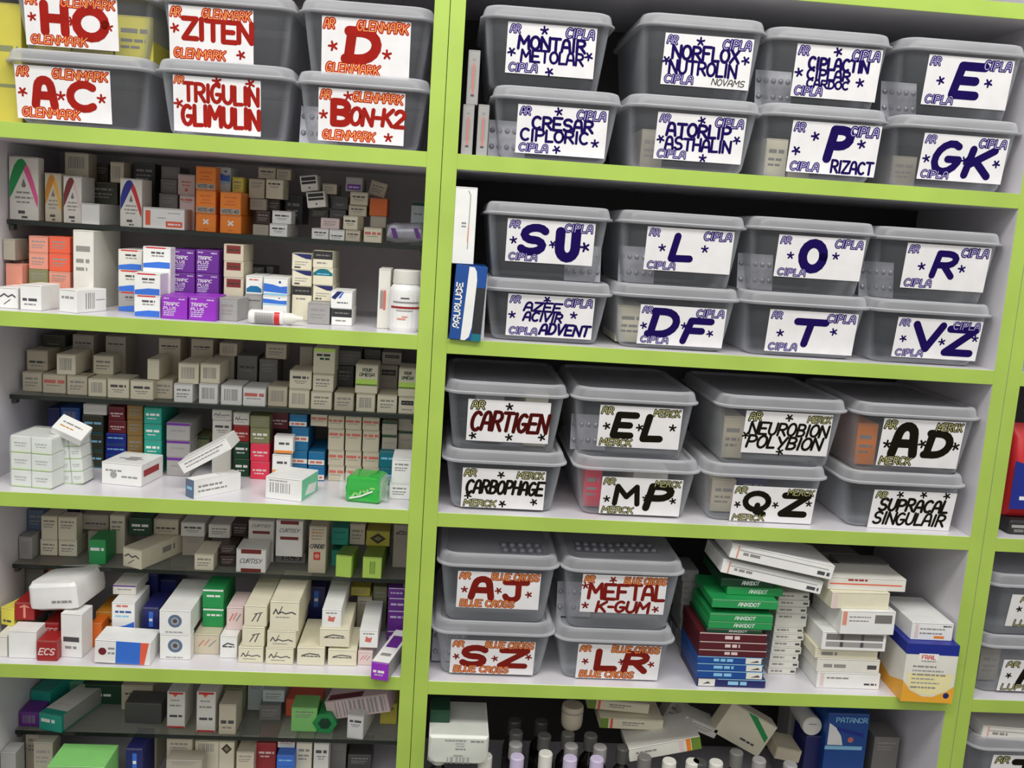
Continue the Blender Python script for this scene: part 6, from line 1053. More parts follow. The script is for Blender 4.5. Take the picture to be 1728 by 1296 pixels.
('medicine_carton', -0.4065, 0.13, -0.39, 0.0543, 0.033, 0.0392, 0, 0, 'grey_dark', 'plain', 'dark grey carton, lowest glass shelf', 'dark grey cartons'),
('medicine_carton', -0.3554, 0.12, -0.39, 0.0263, 0.058, 0.05, 0, 0, 'offwhite', 'wred', 'upright white carton with red ends, leftmost, lowest glass shelf', 'upright white cartons with red ends'),
('medicine_carton', -0.3087, 0.11, -0.39, 0.0278, 0.0648, 0.05, 0, 0, 'offwhite', 'wred', 'upright white carton with red ends, rightmost, lowest glass shelf', 'upright white cartons with red ends'),
('medicine_carton', -0.276, 0.105, -0.39, 0.025, 0.0485, 0.0442, 0, 0, 'beige', 'textlow', 'beige carton, rightmost, lowest glass shelf', 'beige cartons'),
('medicine_carton', -0.2767, 0.15, -0.39, 0.0273, 0.0516, 0.06, 0, 0, 'olive', 'diamond', 'olive carton with green mark, lowest glass shelf', None, 0.023),
('medicine_carton', -0.2485, 0.1808, -0.39, 0.0262, 0.0506, 0.06, 0, 0, 'pale_blue_grey', 'text', 'pale blue-grey carton, leftmost, lowest glass shelf', 'pale blue-grey cartons', 0.0206),
('medicine_carton', -0.2181, 0.16, -0.3644, 0.0334, 0.0199, 0.06, 0, 0, 'pale_blue_grey', 'text', 'pale blue-grey carton, rightmost, lowest glass shelf', 'pale blue-grey cartons'),
('medicine_carton', -0.1718, 0.165, -0.39, 0.0555, 0.0286, 0.05, 0, 0, 'red_orange', 'text', 'red-orange carton, lowest glass shelf', 'red-orange cartons'),
('medicine_carton', -0.2209, 0.15, -0.39, 0.0328, 0.0254, 0.03, 0, 0, 'grey_mid', 'text', 'mid-grey carton, lowest glass shelf', 'mid-grey cartons'),
('medicine_carton', -0.1647, 0.12, -0.39, 0.0387, 0.0393, 0.04, 0, 0, 'green_light', 'text', 'light green carton, lowest glass shelf', None, 0.023),
('medicine_carton', -0.0862, 0.103, -0.39, 0.0248, 0.0385, 0.12, -10, 0, 'white', 'word', 'white carton with dark red top, lowest glass shelf', None, 0.027),
('medicine_carton', -0.039, 0.15, -0.39, 0.0257, 0.0348, 0.06, 0, 0, 'yellow_olive', 'gword', 'olive-yellow carton, lowest glass shelf', 'olive-yellow cartons', 0.0205),
('medicine_carton', -0.57, 0.05, -0.4778, 0.021, 0.0808, 0.03, 0, 0, 'grey_carton', 'plain', 'light grey carton, bottom of left cabinet', 'light grey cartons', 0.0391),
('medicine_carton', -0.5565, 0.1108, -0.4778, 0.0295, 0.0808, 0.0192, 0, 0, 'beige', 'text', 'beige carton, leftmost, bottom of left cabinet', 'beige cartons', 0.043),
('medicine_carton', -0.5336, 0.08, -0.4778, 0.0272, 0.0808, 0.03, 0, 0, 'beige_grey', 'text', 'beige-grey carton, leftmost, bottom of left cabinet', 'beige-grey cartons', 0.0431),
('medicine_carton', -0.465, 0.02, -0.4778, 0.078, 0.0808, 0.06, 0, 0, 'green_light', 'text', 'wide light green carton, bottom of left cabinet', None, 0.0241),
('medicine_carton', -0.4008, 0.07, -0.4778, 0.0238, 0.0808, 0.06, 0, 0, 'navy', 'nword', 'navy carton, bottom of left cabinet', 'navy cartons', 0.0473),
('medicine_carton', -0.4052, 0.14, -0.4778, 0.031, 0.0599, 0.06, 0, 0, 'cream', 'text', 'cream carton, leftmost, bottom of left cabinet', 'cream cartons', 0.0186),
('medicine_carton', -0.3472, 0.11, -0.4778, 0.0372, 0.077, 0.06, 0, 0, 'beige', 'text', 'beige carton, second from left, bottom of left cabinet', 'beige cartons', 0.0289),
('medicine_carton', -0.3091, 0.12, -0.4778, 0.0356, 0.0684, 0.06, 0, 0, 'cream', 'bar', 'cream carton, second from left, bottom of left cabinet', 'cream cartons', 0.0227),
('medicine_carton', -0.3322, 0.08, -0.4778, 0.0515, 0.0589, 0.0292, 0, 0, 'beige_grey', 'text', 'beige-grey carton, rightmost, bottom of left cabinet', 'beige-grey cartons', 0.0099),
('medicine_carton', -0.2793, 0.12, -0.4778, 0.0229, 0.0682, 0.0292, 0, 0, 'cream', 'diamond', 'cream carton with brown mark, bottom of left cabinet', None, 0.0245),
('medicine_carton', -0.2577, 0.15, -0.4778, 0.0272, 0.0522, 0.06, 0, 0, 'olive_dark', 'text', 'dark olive carton, bottom of left cabinet', 'dark olive cartons', 0.0135),
('medicine_carton', -0.2476, 0.1, -0.4778, 0.0258, 0.0634, 0.0492, 0, 0, 'beige', 'text', 'beige carton, rightmost, bottom of left cabinet', 'beige cartons', 0.0221),
('medicine_carton', -0.22, 0.12, -0.4778, 0.0296, 0.0679, 0.06, 0, 0, 'dark_red', 'mline', 'dark red carton, bottom of left cabinet', 'dark red cartons', 0.0328),
('medicine_carton', -0.1904, 0.12, -0.4176, 0.0255, 0.0177, 0.06, 0, 0, 'offwhite', 'redtext', 'off-white carton with red word, bottom of left cabinet', None),
('medicine_carton', -0.1879, 0.1, -0.4778, 0.0258, 0.06, 0.06, 0, 0, 'blue', 'tline', 'blue carton, bottom of left cabinet', None, 0.0192),
('medicine_carton', -0.1633, 0.12, -0.4778, 0.0235, 0.0702, 0.06, 0, 0, 'cream', 'text', 'cream carton, rightmost, bottom of left cabinet', 'cream cartons', 0.0397),
('medicine_carton', -0.1372, 0.12, -0.4778, 0.0228, 0.0702, 0.06, 0, 0, 'offwhite', 'word', 'off-white carton, bottom of left cabinet', 'off-white cartons', 0.039),
('medicine_carton', -0.1137, 0.15, -0.4778, 0.0235, 0.0537, 0.06, 0, 0, 'grey_mid', 'text', 'mid-grey carton, bottom of left cabinet', 'mid-grey cartons', 0.0159),
('medicine_carton', -0.0808, 0.15, -0.4778, 0.0364, 0.0353, 0.06, 0, 0, 'grey_dark', 'text', 'dark grey carton, bottom of left cabinet', 'dark grey cartons', 0.0206),
('tablet_box', 0.4512, 0.012, -0.2424, 0.1001, 0.0126, 0.1, 0, 0, 'navy', 'bflat2', 'flat navy box with white end, board right of red-lettered bins', None),
('tablet_box', 0.4483, 0.012, -0.2296, 0.097, 0.0116, 0.1, 0, 0, 'blue_deep', 'bflat', 'flat blue box with white end, bottom of its column, board right of red-lettered bins', 'flat blue boxes with white end'),
('tablet_box', 0.4472, 0.012, -0.2179, 0.0965, 0.0108, 0.1, 0, 0, 'blue_deep', 'bflat', 'flat blue box with white end, middle of its column, board right of red-lettered bins', 'flat blue boxes with white end'),
('tablet_box', 0.4459, 0.012, -0.2069, 0.0948, 0.0104, 0.1, 0, 0, 'blue_deep', 'bflat', 'flat blue box with white end, top of its column, board right of red-lettered bins', 'flat blue boxes with white end'),
('tablet_box', 0.4484, 0.012, -0.1964, 0.0982, 0.0103, 0.1, 0, 0, 'flat_maroon', 'mflat', 'flat maroon box, bottom of its column, board right of red-lettered bins', 'flat maroon boxes'),
('tablet_box', 0.4481, 0.012, -0.1858, 0.0978, 0.0117, 0.1, 0, 0, 'flat_maroon', 'mflat', 'flat maroon box, middle of its column, board right of red-lettered bins', 'flat maroon boxes'),
('tablet_box', 0.4469, 0.012, -0.1739, 0.0973, 0.0128, 0.1, 0, 0, 'flat_maroon', 'mflat', 'flat maroon box, top of its column, board right of red-lettered bins', 'flat maroon boxes'),
('tablet_box', 0.4479, 0.012, -0.1609, 0.0807, 0.0064, 0.1, 0, 0, 'green_deep', 'gflat', 'flat green box, bottom of leftmost column, board right of red-lettered bins', 'flat green boxes'),
('tablet_box', 0.4553, 0.012, -0.1543, 0.0921, 0.0107, 0.1, 0, 0, 'green', 'gflat', 'flat green box, fifth down of leftmost column, board right of red-lettered bins', 'flat green boxes'),
('tablet_box', 0.4558, 0.012, -0.1434, 0.0915, 0.0109, 0.1, 0, 0, 'green', 'gflat', 'flat green box, fourth down of leftmost column, board right of red-lettered bins', 'flat green boxes'),
('tablet_box', 0.467, 0.032, -0.1323, 0.0761, 0.0087, 0.1, 0, 0, 'green_deep', 'gflat', 'flat green box, third down of leftmost column, board right of red-lettered bins', 'flat green boxes'),
('tablet_box', 0.4591, 0.012, -0.1235, 0.0952, 0.012, 0.1, 0, 0, 'green', 'gflat', 'flat green box, second down of leftmost column, board right of red-lettered bins', 'flat green boxes'),
('tablet_box', 0.4781, 0.032, -0.1113, 0.0817, 0.0118, 0.1, 0, 0, 'green', 'gflat', 'flat green box, rightmost, board right of red-lettered bins', 'flat green boxes'),
('tablet_box', 0.466, 0.032, -0.0993, 0.0768, 0.0125, 0.1, 0, 0, 'green_deep', 'gflat', 'flat green box, top of leftmost column, board right of red-lettered bins', 'flat green boxes'),
('tablet_box', 0.5419, 0.06, -0.2424, 0.0424, 0.0106, 0.1, 0, 0, 'offwhite', 'flatw', 'flat off-white box, bottom of leftmost column, board right of red-lettered bins', 'flat off-white boxes'),
('tablet_box', 0.5436, 0.06, -0.2316, 0.0452, 0.0106, 0.1, 0, 0, 'offwhite', 'flatw', 'flat off-white box, tenth down of leftmost column, board right of red-lettered bins', 'flat off-white boxes'),
('tablet_box', 0.5429, 0.06, -0.2208, 0.0431, 0.0106, 0.1, 0, 0, 'offwhite', 'flatw', 'flat off-white box, ninth down of leftmost column, board right of red-lettered bins', 'flat off-white boxes'),
('tablet_box', 0.5447, 0.06, -0.2101, 0.0459, 0.0106, 0.1, 0, 0, 'offwhite', 'flatw', 'flat off-white box, eighth down of leftmost column, board right of red-lettered bins', 'flat off-white boxes'),
('tablet_box', 0.5439, 0.06, -0.1993, 0.0438, 0.0105, 0.1, 0, 0, 'offwhite', 'flatw', 'flat off-white box, seventh down of leftmost column, board right of red-lettered bins', 'flat off-white boxes'),
('tablet_box', 0.5457, 0.06, -0.1886, 0.0466, 0.0105, 0.1, 0, 0, 'offwhite', 'flatw', 'flat off-white box, sixth down of leftmost column, board right of red-lettered bins', 'flat off-white boxes'),
('tablet_box', 0.5449, 0.06, -0.1778, 0.0445, 0.0105, 0.1, 0, 0, 'offwhite', 'flatw', 'flat off-white box, fifth down of leftmost column, board right of red-lettered bins', 'flat off-white boxes'),
('tablet_box', 0.5467, 0.06, -0.1671, 0.0472, 0.0204, 0.1, 0, 0, 'offwhite', 'flatw', 'flat off-white box, fourth down of leftmost column, board right of red-lettered bins', 'flat off-white boxes', 0.0105),
('tablet_box', 0.546, 0.06, -0.1465, 0.0452, 0.0105, 0.1, 0, 0, 'offwhite', 'flatw', 'flat off-white box, third down of leftmost column, board right of red-lettered bins', 'flat off-white boxes'),
('tablet_box', 0.5477, 0.06, -0.1358, 0.0479, 0.0105, 0.1, 0, 0, 'offwhite', 'flatw', 'flat off-white box, second down of leftmost column, board right of red-lettered bins', 'flat off-white boxes'),
('tablet_box', 0.547, 0.06, -0.1251, 0.0459, 0.0105, 0.1, 0, 0, 'offwhite', 'flatw', 'flat off-white box, top of leftmost column, board right of red-lettered bins', 'flat off-white boxes'),
('medicine_carton', 0.503, 0.01, -0.0619, 0.152, 0.0212, 0.09, 0, 10.2, 'white', 'wlong', 'long white box, slanted, rightmost, board right of red-lettered bins', 'long white boxes, slanted'),
('medicine_carton', 0.4941, 0.018, -0.0869, 0.1497, 0.0194, 0.09, 0, 10.4, 'white', 'wlong', 'long white box, slanted, leftmost, board right of red-lettered bins', 'long white boxes, slanted'),
('medicine_carton', 0.6262, 0.02, -0.2424, 0.0938, 0.0244, 0.0992, 0, 0, 'white', 'tabred', 'white box with red edge print, board right of red-lettered bins', None),
('tablet_box', 0.6234, 0.02, -0.2178, 0.0931, 0.0207, 0.0992, 0, 0, 'offwhite', 'flatw', 'flat off-white box, rightmost, board right of red-lettered bins', 'flat off-white boxes'),
('tablet_box', 0.6183, 0.02, -0.1969, 0.0929, 0.0165, 0.0992, 0, 0, 'cream', 'flat', 'flat cream box, board right of red-lettered bins', None),
('medicine_carton', 0.6235, 0.012, -0.1802, 0.0942, 0.0274, 0.1072, 0, 0, 'white', 'window', 'white box with two windows, board right of red-lettered bins', None),
('medicine_carton', 0.6375, 0.006, -0.1526, 0.0798, 0.0352, 0.1, 2, 0, 'white', 'pband', 'white box with salmon end, barcode, board right of red-lettered bins', None, 0.0229),
('medicine_carton', 0.6254, 0.012, -0.1172, 0.0861, 0.0245, 0.1, 3, 0, 'cream', 'creamR', 'cream box with pink end, board right of red-lettered bins', None),
('tablet_box', 0.6356, 0.02, -0.0924, 0.1142, 0.019, 0.0592, 0, 0, 'offwhite', 'rline', 'flat white box with red line, board right of red-lettered bins', None),
('medicine_carton', 0.6563, 0.08, -0.0924, 0.0763, 0.0203, 0.0392, 0, 0, 'grey_mid', 'text', 'grey box, rightmost, board right of red-lettered bins', 'grey boxes'),
('medicine_carton', 0.6284, 0.12, -0.2424, 0.0726, 0.1708, 0.08, 0, 0, 'grey_mid', 'plain', 'grey box, leftmost, board right of red-lettered bins', 'grey boxes', 0.0185),
('medicine_carton', 0.7276, -0.014, -0.2424, 0.0747, 0.0871, 0.085, -2, 0, 'offwhite', 'inhal', 'big box with navy top, orange base, board right of red-lettered bins', None),
('medicine_carton', 0.7299, 0.0, -0.1551, 0.0604, 0.0262, 0.1, -1, 0, 'white', 'pinkbox', 'pinkish white box, board right of red-lettered bins', None),
('medicine_carton', 0.4095, 0.13, -0.13, 0.0253, 0.0181, 0.06, 0, 0, 'grey_carton', 'flat', 'small grey carton behind bins, top of its column, board right of red-lettered bins', 'small grey cartons behind bins'),
('medicine_carton', 0.4124, 0.13, -0.1483, 0.0272, 0.0181, 0.06, 0, 0, 'grey_carton', 'flat', 'small grey carton behind bins, second down of its column, board right of red-lettered bins', 'small grey cartons behind bins'),
('medicine_carton', 0.4141, 0.13, -0.1685, 0.03, 0.02, 0.06, 0, 0, 'grey_carton', 'flat', 'small grey carton behind bins, third down of its column, board right of red-lettered bins', 'small grey cartons behind bins'),
('medicine_carton', 0.414, 0.13, -0.1888, 0.0291, 0.02, 0.06, 0, 0, 'grey_carton', 'flat', 'small grey carton behind bins, fourth down of its column, board right of red-lettered bins', 'small grey cartons behind bins'),
('medicine_carton', 0.4152, 0.13, -0.209, 0.0274, 0.0201, 0.06, 0, 0, 'grey_carton', 'flat', 'small grey carton behind bins, fifth down of its column, board right of red-lettered bins', 'small grey cartons behind bins'),
('medicine_carton', 0.4157, 0.1916, -0.2424, 0.0275, 0.022, 0.06, 0, 0, 'grey_carton', 'flat', 'small grey carton behind bins, sixth down of its column, board right of red-lettered bins', 'small grey cartons behind bins'),
('medicine_carton', 0.4182, 0.1608, -0.2424, 0.0275, 0.0239, 0.03, 0, 0, 'grey_carton', 'flat', 'small grey carton behind bins, seventh down of its column, board right of red-lettered bins', 'small grey cartons behind bins'),
('medicine_carton', 0.4194, 0.13, -0.2424, 0.0276, 0.0332, 0.03, 0, 0, 'grey_carton', 'flat', 'small grey carton behind bins, bottom of its column, board right of red-lettered bins', 'small grey cartons behind bins'),
('medicine_carton', 0.0305, 0.012, 0.4738, 0.0145, 0.0626, 0.1, 0, 0, 'grey_carton', 'vtext', 'grey carton with upright print, bottom of leftmost column, board beside topmost blue-lettered bins', 'grey cartons with upright print'),
('medicine_carton', 0.0498, 0.012, 0.4738, 0.0141, 0.064, 0.1, 0, 0, 'grey_carton', 'vtext', 'grey carton with upright print, rightmost, board beside topmost blue-lettered bins', 'grey cartons with upright print'),
('medicine_carton', 0.0338, 0.014, 0.5366, 0.0149, 0.0673, 0.1, 0, 0, 'grey_carton', 'vtext', 'grey carton with upright print, top of leftmost column, board beside topmost blue-lettered bins', 'grey cartons with upright print'),
('medicine_carton', 0.0626, 0.012, 0.2365, 0.0093, 0.0876, 0.1, 0, 0, 'offwhite', 'plain', 'thin white carton standing upright, board beside lower blue-lettered bins', None)]
for c in CARTONS: carton(*c)

# ------------------------------------------------------------------ things inside the bins
INSIDE = [  # bin, dx, dy, dz, w, h, length, colour, label
 (29, -.052, .045, 0, .05, .052, .14, 'yellow', 'yellow carton inside letters H and O bin, left'),
 (29, .0, .045, 0, .05, .05, .14, 'yellow_olive', 'yellow carton inside letters H and O bin, middle'),
 (29, .052, .045, 0, .048, .056, .14, 'yellow', 'yellow carton inside letters H and O bin, right'),
 (4, -.05, .045, 0, .03, .05, .12, 'cream', 'cream carton at left inside the letter P bin'),
 (4, -.015, .05, 0, .03, .03, .12, 'beige', 'beige carton low inside the letter P bin'),
 (23, -.05, .05, 0, .03, .06, .12, 'orange', 'orange carton at left inside letters A and D bin'),
 (18, -.055, .045, 0, .025, .058, .12, 'pink_red', 'pink-red carton at left inside letters M and P bin'),
 (18, .03, .06, 0, .05, .055, .12, 'offwhite', 'off-white carton inside letters M and P bin'),
 (17, .045, .05, 0, .032, .076, .12, 'cream', 'tall cream carton in bin with dark red word'),
 (17, -.02, .06, 0, .04, .07, .12, 'grey_carton', 'grey carton in bin with dark red word'),
 (21, -.055, .045, 0, .03, .06, .12, 'beige', 'beige carton in bin above letters Q and Z'),
 (20, -.045, .05, 0, .035, .048, .12, 'beige', 'beige carton inside letters Q and Z bin'),
 (20, .0, .06, 0, .04, .056, .12, 'navy', 'navy carton inside letters Q and Z bin'),
 (2, -.045, .045, 0, .03, .05, .12, 'beige_grey', 'beige-grey carton inside bin second along lower row'),
 (6, -.05, .05, 0, .035, .04, .12, 'beige_grey', 'beige-grey carton inside letters G and K bin'),
 (10, -.05, .05, 0, .045, .05, .11, 'cream', 'cream carton inside letters D and F bin'),
 (34, -.045, .05, 0, .03, .05, .12, 'beige_grey', 'beige-grey carton inside the right cabinet letter A bin'),
]
for b, dx, dy, dz, w, h, ln, col, lab in INSIDE:
    B = BINS[b]; carton('medicine_carton', B[0]+dx, B[1]+dy, B[2]+.003, w, h, ln, 0, 0, col, 'text', lab)
def blister(X, Y, Z, w, h, tilt, label):
    """a strip of pills: foil sheet with two rows of domed pockets, leaning"""
    mb = MB(); mb.box(-w/2, w/2, 0, .0006, 0, h, 'foil', .0002)
    n = 5
    for i in range(n):
        for j in (0, 1):
            cx, cz, r = -w/2+w*(i+.5)/n, h*(.28+.44*j), min(w/n, h/2)*.36
            L = [[(cx+r*s*math.cos(2*math.pi*k/12), -d, cz+r*s*math.sin(2*math.pi*k/12)) for k in range(12)] for s, d in ((1, .0001), (.9, .002), (.6, .0034), (.2, .004))]
            mb.grid(L[::-1], 'foil', cap0=True)
    o = mb.build('blister_strip'); o.location = (X, Y, Z); o.rotation_euler = (R(-tilt), 0, 0)
    return tag(o, label, 'pill strip', 'pill strips inside the bins')
for b, dx, lab in ((9, .055, 'letters S and U bin'), (30, -.02, 'two-word red-lettered bin on left board'), (0, -.06, 'blue-lettered bin beside thin grey cartons'), (11, -.05, 'single letter L bin'), (13, -.06, 'single letter O bin'),
                   (15, -.062, 'single letter R bin'), (7, -.06, 'single letter E bin'), (5, -.055, 'bin with three blue words, top row'), (32, -.06, 'red-lettered bin beside post'), (24, -.06, 'letters S and Z bin'), (27, -.06, 'bin beside green flat boxes'), (19, -.055, 'letters E and L bin')):
    B = BINS[b]; blister(B[0]+dx, B[1]+.035+.015, B[2]+.003, .05 if abs(dx) > .03 else .1, .05, 12, 'silver pill strip leaning inside the '+lab)

for b, dx, dy, rz, lab in ((25, .035, .05, 4, 'silver pill strip lying on letters A and J bin lid'), (27, -.035, .07, -3, 'silver pill strip on lid beside green boxes, left'), (27, .03, .075, 5, 'silver pill strip on lid beside green boxes, right')):
    B = BINS[b]; o = blister(B[0]+dx, B[1]+dy-.025, B[2]+B[4]-.0036, .06, .05, 90, lab); o.rotation_euler.z = R(rz)
# ------------------------------------------------------------------ bottles, tubes and packs on the left boards
def curve_quads(mb, rad, z0, z1, a0, a1, n, col):
    """a printed patch on a cylinder of radius rad, facing -y"""
    k = 10
    L = [[(rad*math.cos(R(a0+(a1-a0)*i/k)), rad*math.sin(R(a0+(a1-a0)*i/k)), z) for i in range(k+1)] for z in (z0, z1)]
    mb.grid(L, col, closed=False)
def pill_bottle(X, Y, Z, r, h, label):
    root = empty('pill_bottle', (X, Y, Z)); tag(root, label, 'bottle')
    mb = MB(); mb.lathe([(0, 0), (r*.92, 0), (r, .003), (r, h*.66), (r*.97, h*.70), (r*.84, h*.75), (r*.78, h*.77), (r*.78, h*.79), (0, h*.79)], 'gloss_white', 36)
    weld(mb.build('body', root), 40)
    mb = MB(); mb.lathe([(r*.76, h*.775), (r*.83, h*.775), (r*.84, h*.79), (r*.82, h*.985), (r*.76, h), (0, h)], 'offwhite', 36)
    weld(mb.build('cap', root), 30)
    mb = MB(); q = r+.0003
    curve_quads(mb, q, h*.06, h*.62, 180, 345, 0, 'white')
    lab = mb.build('wrap_label', root)
    mb = MB(); q = r+.0007
    curve_quads(mb, q, h*.38, h*.415, 215, 330, 0, 'dark_red'); curve_quads(mb, q, h*.47, h*.495, 225, 325, 0, 'text_grey')
    curve_quads(mb, q, h*.54, h*.56, 255, 285, 0, 'text_dark'); curve_quads(mb, q, h*.34, h*.355, 240, 300, 0, 'text_grey')
    curve_quads(mb, q, h*.2, h*.225, 245, 275, 0, 'salmon'); curve_quads(mb, q, h*.24, h*.26, 262, 282, 0, 'salmon')
    mb.build('print', lab)
    return root
pill_bottle(-0.0393, .044, 0.2391, .0215, .0815, 'white pill bottle with ribbed cap beside tall white carton')

def dropper(x0, x1, Y, Z, r, label):
    """a squeeze bottle lying on its side, nozzle to the right"""
    root = empty('dropper_bottle', (x0, Y, Z+r), 0); tag(root, label, 'bottle')
    n = x1-x0
    def lathe_x(prof, m, nm):
        mb = MB(); seg = 24
        L = [[(x, rr*math.cos(2*math.pi*j/seg), rr*math.sin(2*math.pi*j/seg)) for j in range(seg)] for rr, x in prof]
        mb.grid(L, m); return weld(mb.build(nm, root), 40)
    lathe_x([(0, 0), (r*.8, 0), (r, .003), (r, n*.60), (r*.9, n*.63), (r*.62, n*.65)], 'gloss_white', 'body')
    lathe_x([(r*.62, n*.64), (r*.78, n*.645), (r*.72, n*.8), (r*.42, n*.88), (r*.34, n*.985), (0, n)], 'offwhite', 'cap')
    mb = MB(); 
    def patch(xa, xb, a0, a1, col, rr):
        L = [[(x, rr*math.cos(R(a0+(a1-a0)*i/8)), rr*math.sin(R(a0+(a1-a0)*i/8))) for i in range(9)] for x in (xa, xb)]
        mb.grid(L, col, closed=False)
    patch(n*.12, n*.46, 140, 240, 'grey_carton', r+.0003); patch(n*.47, n*.57, 130, 240, 'red', r+.0004)
    for i in range(6): patch(n*(.15+.05*i), n*(.17+.05*i), 160, 225, 'text_grey', r+.0006)
    mb.build('wrap_label', root)
    return root
dropper(-0.2413, -0.1700, .022, 0.2391, .0095, 'white dropper bottle with red band, lying on its side')

def pouch(name, X, Y, Z, w, d, h, col, label, cat, rx=0, ry=0, rz=0, des=None, pinch=.35, seed=1):
    """a soft pillow-shaped packet with creased faces"""
    r = random.Random(seed); mb = MB(); nu, nv = 14, 10
    for sgn in (1, -1):
        L = []
        for j in range(nv+1):
            row = []
            for i in range(nu+1):
                u, v = i/nu*2-1, j/nv*2-1
                t = max(0, (1-abs(u)**3.2))*max(0, (1-abs(v)**3.2)); t = t**.45
                wob = (r.random()-.5)*.08*h*t
                row.append((u*w/2, d/2+v*d/2, h/2+sgn*(h/2*t+wob)))
            L.append(row)
        if sgn < 0: L = L[::-1]
        mb.grid(L, col, closed=False)
    o = weld(mb.build(name), 60); o.location = (X, Y, Z); o.rotation_euler = (R(rx), R(ry), R(rz))
    if des:
        mb = MB(); prints(mb, des, w*.8, d*.7, lambda q: (lambda x, y, e=0: (x-w*.4, d*.15+y, h*1.035+.0002*q)), r)
        p = mb.build('print', o)
    return tag(o, label, cat)
def soft_pack(name, X, Y, Z, w, d, h, col, label, cat, rot, seed, crumple):
    """a soft-cornered pack whose faces are slightly crumpled"""
    r = random.Random(seed); mb = MB(); L = []
    for z, ins in ((0, .007), (.004, .001), (h*.3, 0), (h*.6, .0006), (h*.85, .0012), (h*.96, .004), (h, .010)):
        L.append([(x+(r.random()-.5)*crumple, y+(r.random()-.5)*crumple, z+(r.random()-.5)*crumple*(z > .002)) for x, y, _ in rloop(w-2*ins, d-2*ins, min(.008, d*.2), z, ins, 3)])
    mb.grid(L, col, cap0=True, cap1=True); o = weld(mb.build(name), 30)
    o.location = (X, Y, Z); o.rotation_euler = tuple(R(a) for a in rot)
    return tag(o, label, cat)
o = soft_pack('foil_packet', -0.0463, .106, 0.3519+.003, .056, .05, .027, 'foil', 'crumpled silver foil packet with purple print', 'packet', (0, -3, -6), 3, .0035)
for x0 in (-.016, .016):
    mb = MB(); mb.face([(x0, -.0022, .006), (x0+.006, -.0022, .006), (x0+.002, -.0014, .02), (x0-.004, -.0014, .02)], 'purple_deep'); mb.build('print', o)
o = soft_pack('soft_pack', -0.4996, .036, -0.1780+.001, .072, .085, .041, 'white', 'big soft white pack lying across red cartons', 'pack', (0, -7, -8), 5, .0018)
mb = MB(); prints(mb, [('l', .0, 1, .2, .5, 'text_grey')], .03, .006, lambda q: (lambda x, z, e=0: (.0+x, -.0012-.0002*q, .012+z)), rnd); mb.build('print', o)

def bundle(X, Y, Z, w, d, h, rows, yaw, roll, label):
    """white cartons shrink-wrapped together"""
    root = empty('wrapped_bundle', (X, Y, Z), 0); root.rotation_euler = (0, R(roll), R(yaw)); tag(root, label, 'wrapped pack', 'shrink-wrapped white packs')
    hh = h/rows
    for i in range(rows):
        for s in (0, 1):
            mb = MB(); a = -w/2+s*w/2; mb.box(a+.0006, a+w/2-.0006, .0015, d-.0015, i*hh+.0006, (i+1)*hh-.0004, 'white', .001)
            T = lambda q: (lambda x, z, e=0: (a+x, .0013-.00012*q, i*hh+z))
            prints(mb, [('r', .06, .04, .94, .09, 'lime'), ('l', .2, .8, .55, .07, 'grey_carton'), ('l', .25, .75, .4, .05, 'grey_carton')], w/2, hh, T, rnd)
            mb.build('carton', root)
    mb = MB(); r = random.Random(int(h*9999)); L = []
    for z, ins in ((-.0002, .004), (.002, .0), (h*.25, -.0006), (h*.5, .0004), (h*.75, -.0006), (h*.96, 0), (h+.0012, .003)):
        L.append([(x*(1-2*ins/w)+(r.random()-.5)*.0009, y+(r.random()-.5)*.0007, z) for x, y, _ in rloop(w+.0016, d+.001, .003, z, 0, 2)])
    mb.grid(L, 'clear_wrap', cap1=True)
    weld(mb.build('wrap', root), 30)
    return root
bundle(-0.5223, .022, 0.0016, .0575, .06, .07, 3, -8, 0, 'largest shrink-wrapped white pack, at left wall')
bundle(-0.4793, .048, 0.0016, .034, .032, .07, 4, -6, -5, 'narrow shrink-wrapped white pack, tilted, second from wall')
mb = MB(); mb.box(-.021, .021, 0, .012, 0, .03, 'white', .0007); prints(mb, [('l', .15, .8, .55, .09, 'text_grey'), ('l', .15, .6, .3, .07, 'amber')], .042, .03, lambda q: (lambda x, z, e=0: (x-.021, -.00012*q, z)), rnd)
o = mb.build('medicine_carton'); o.location = (-0.4805, .036, 0.0016+.0735); o.rotation_euler = (R(-62), R(24), 0)
tag(o, 'small white carton lying atop the wrapped packs', 'medicine box')
o = carton('medicine_carton', -0.2939, .033, 0.0467, .073, .017, .055, 0, -31, 'white', 'leanT', 'long white carton leaning up from blue-ended carton')
# the green wrapped pack
root = empty('wrapped_soap', (-0.0846, .022, 0.0016), R(-10)); tag(root, 'bright green plastic-wrapped pack near right post', 'wrapped pack')
mb = MB(); r = random.Random(4); L = []
w, d, h = .047, .05, .036
for z, ins in ((0, .004), (.003, 0), (h*.3, .0004), (h*.55, -.0004), (h*.75, .0006), (h*.94, .001), (h, .005)):
    L.append([(x+(r.random()-.5)*.0016, y+(r.random()-.5)*.0014, z+(r.random()-.5)*.0012*(z > .002)) for x, y, _ in rloop(w-2*ins, d-2*ins, .004, z, ins, 3)])
mb.grid(L, 'green_wrap', cap0=True, cap1=True); weld(mb.build('pack', root), 25)
mb = MB(); prints(mb, [('k', [(.2, .2), (.3, .42), (.4, .3), (.5, .52), (.62, .42), (.7, .6), (.85, .62)], .09, 'green_light'), ('k', [(.15, .18), (.45, .28), (.8, .5)], .06, 'white')], w, h, lambda q: (lambda x, z, e=0: (x-w/2, -.0012-.00015*q, z)), rnd)
mb.build('script', root)
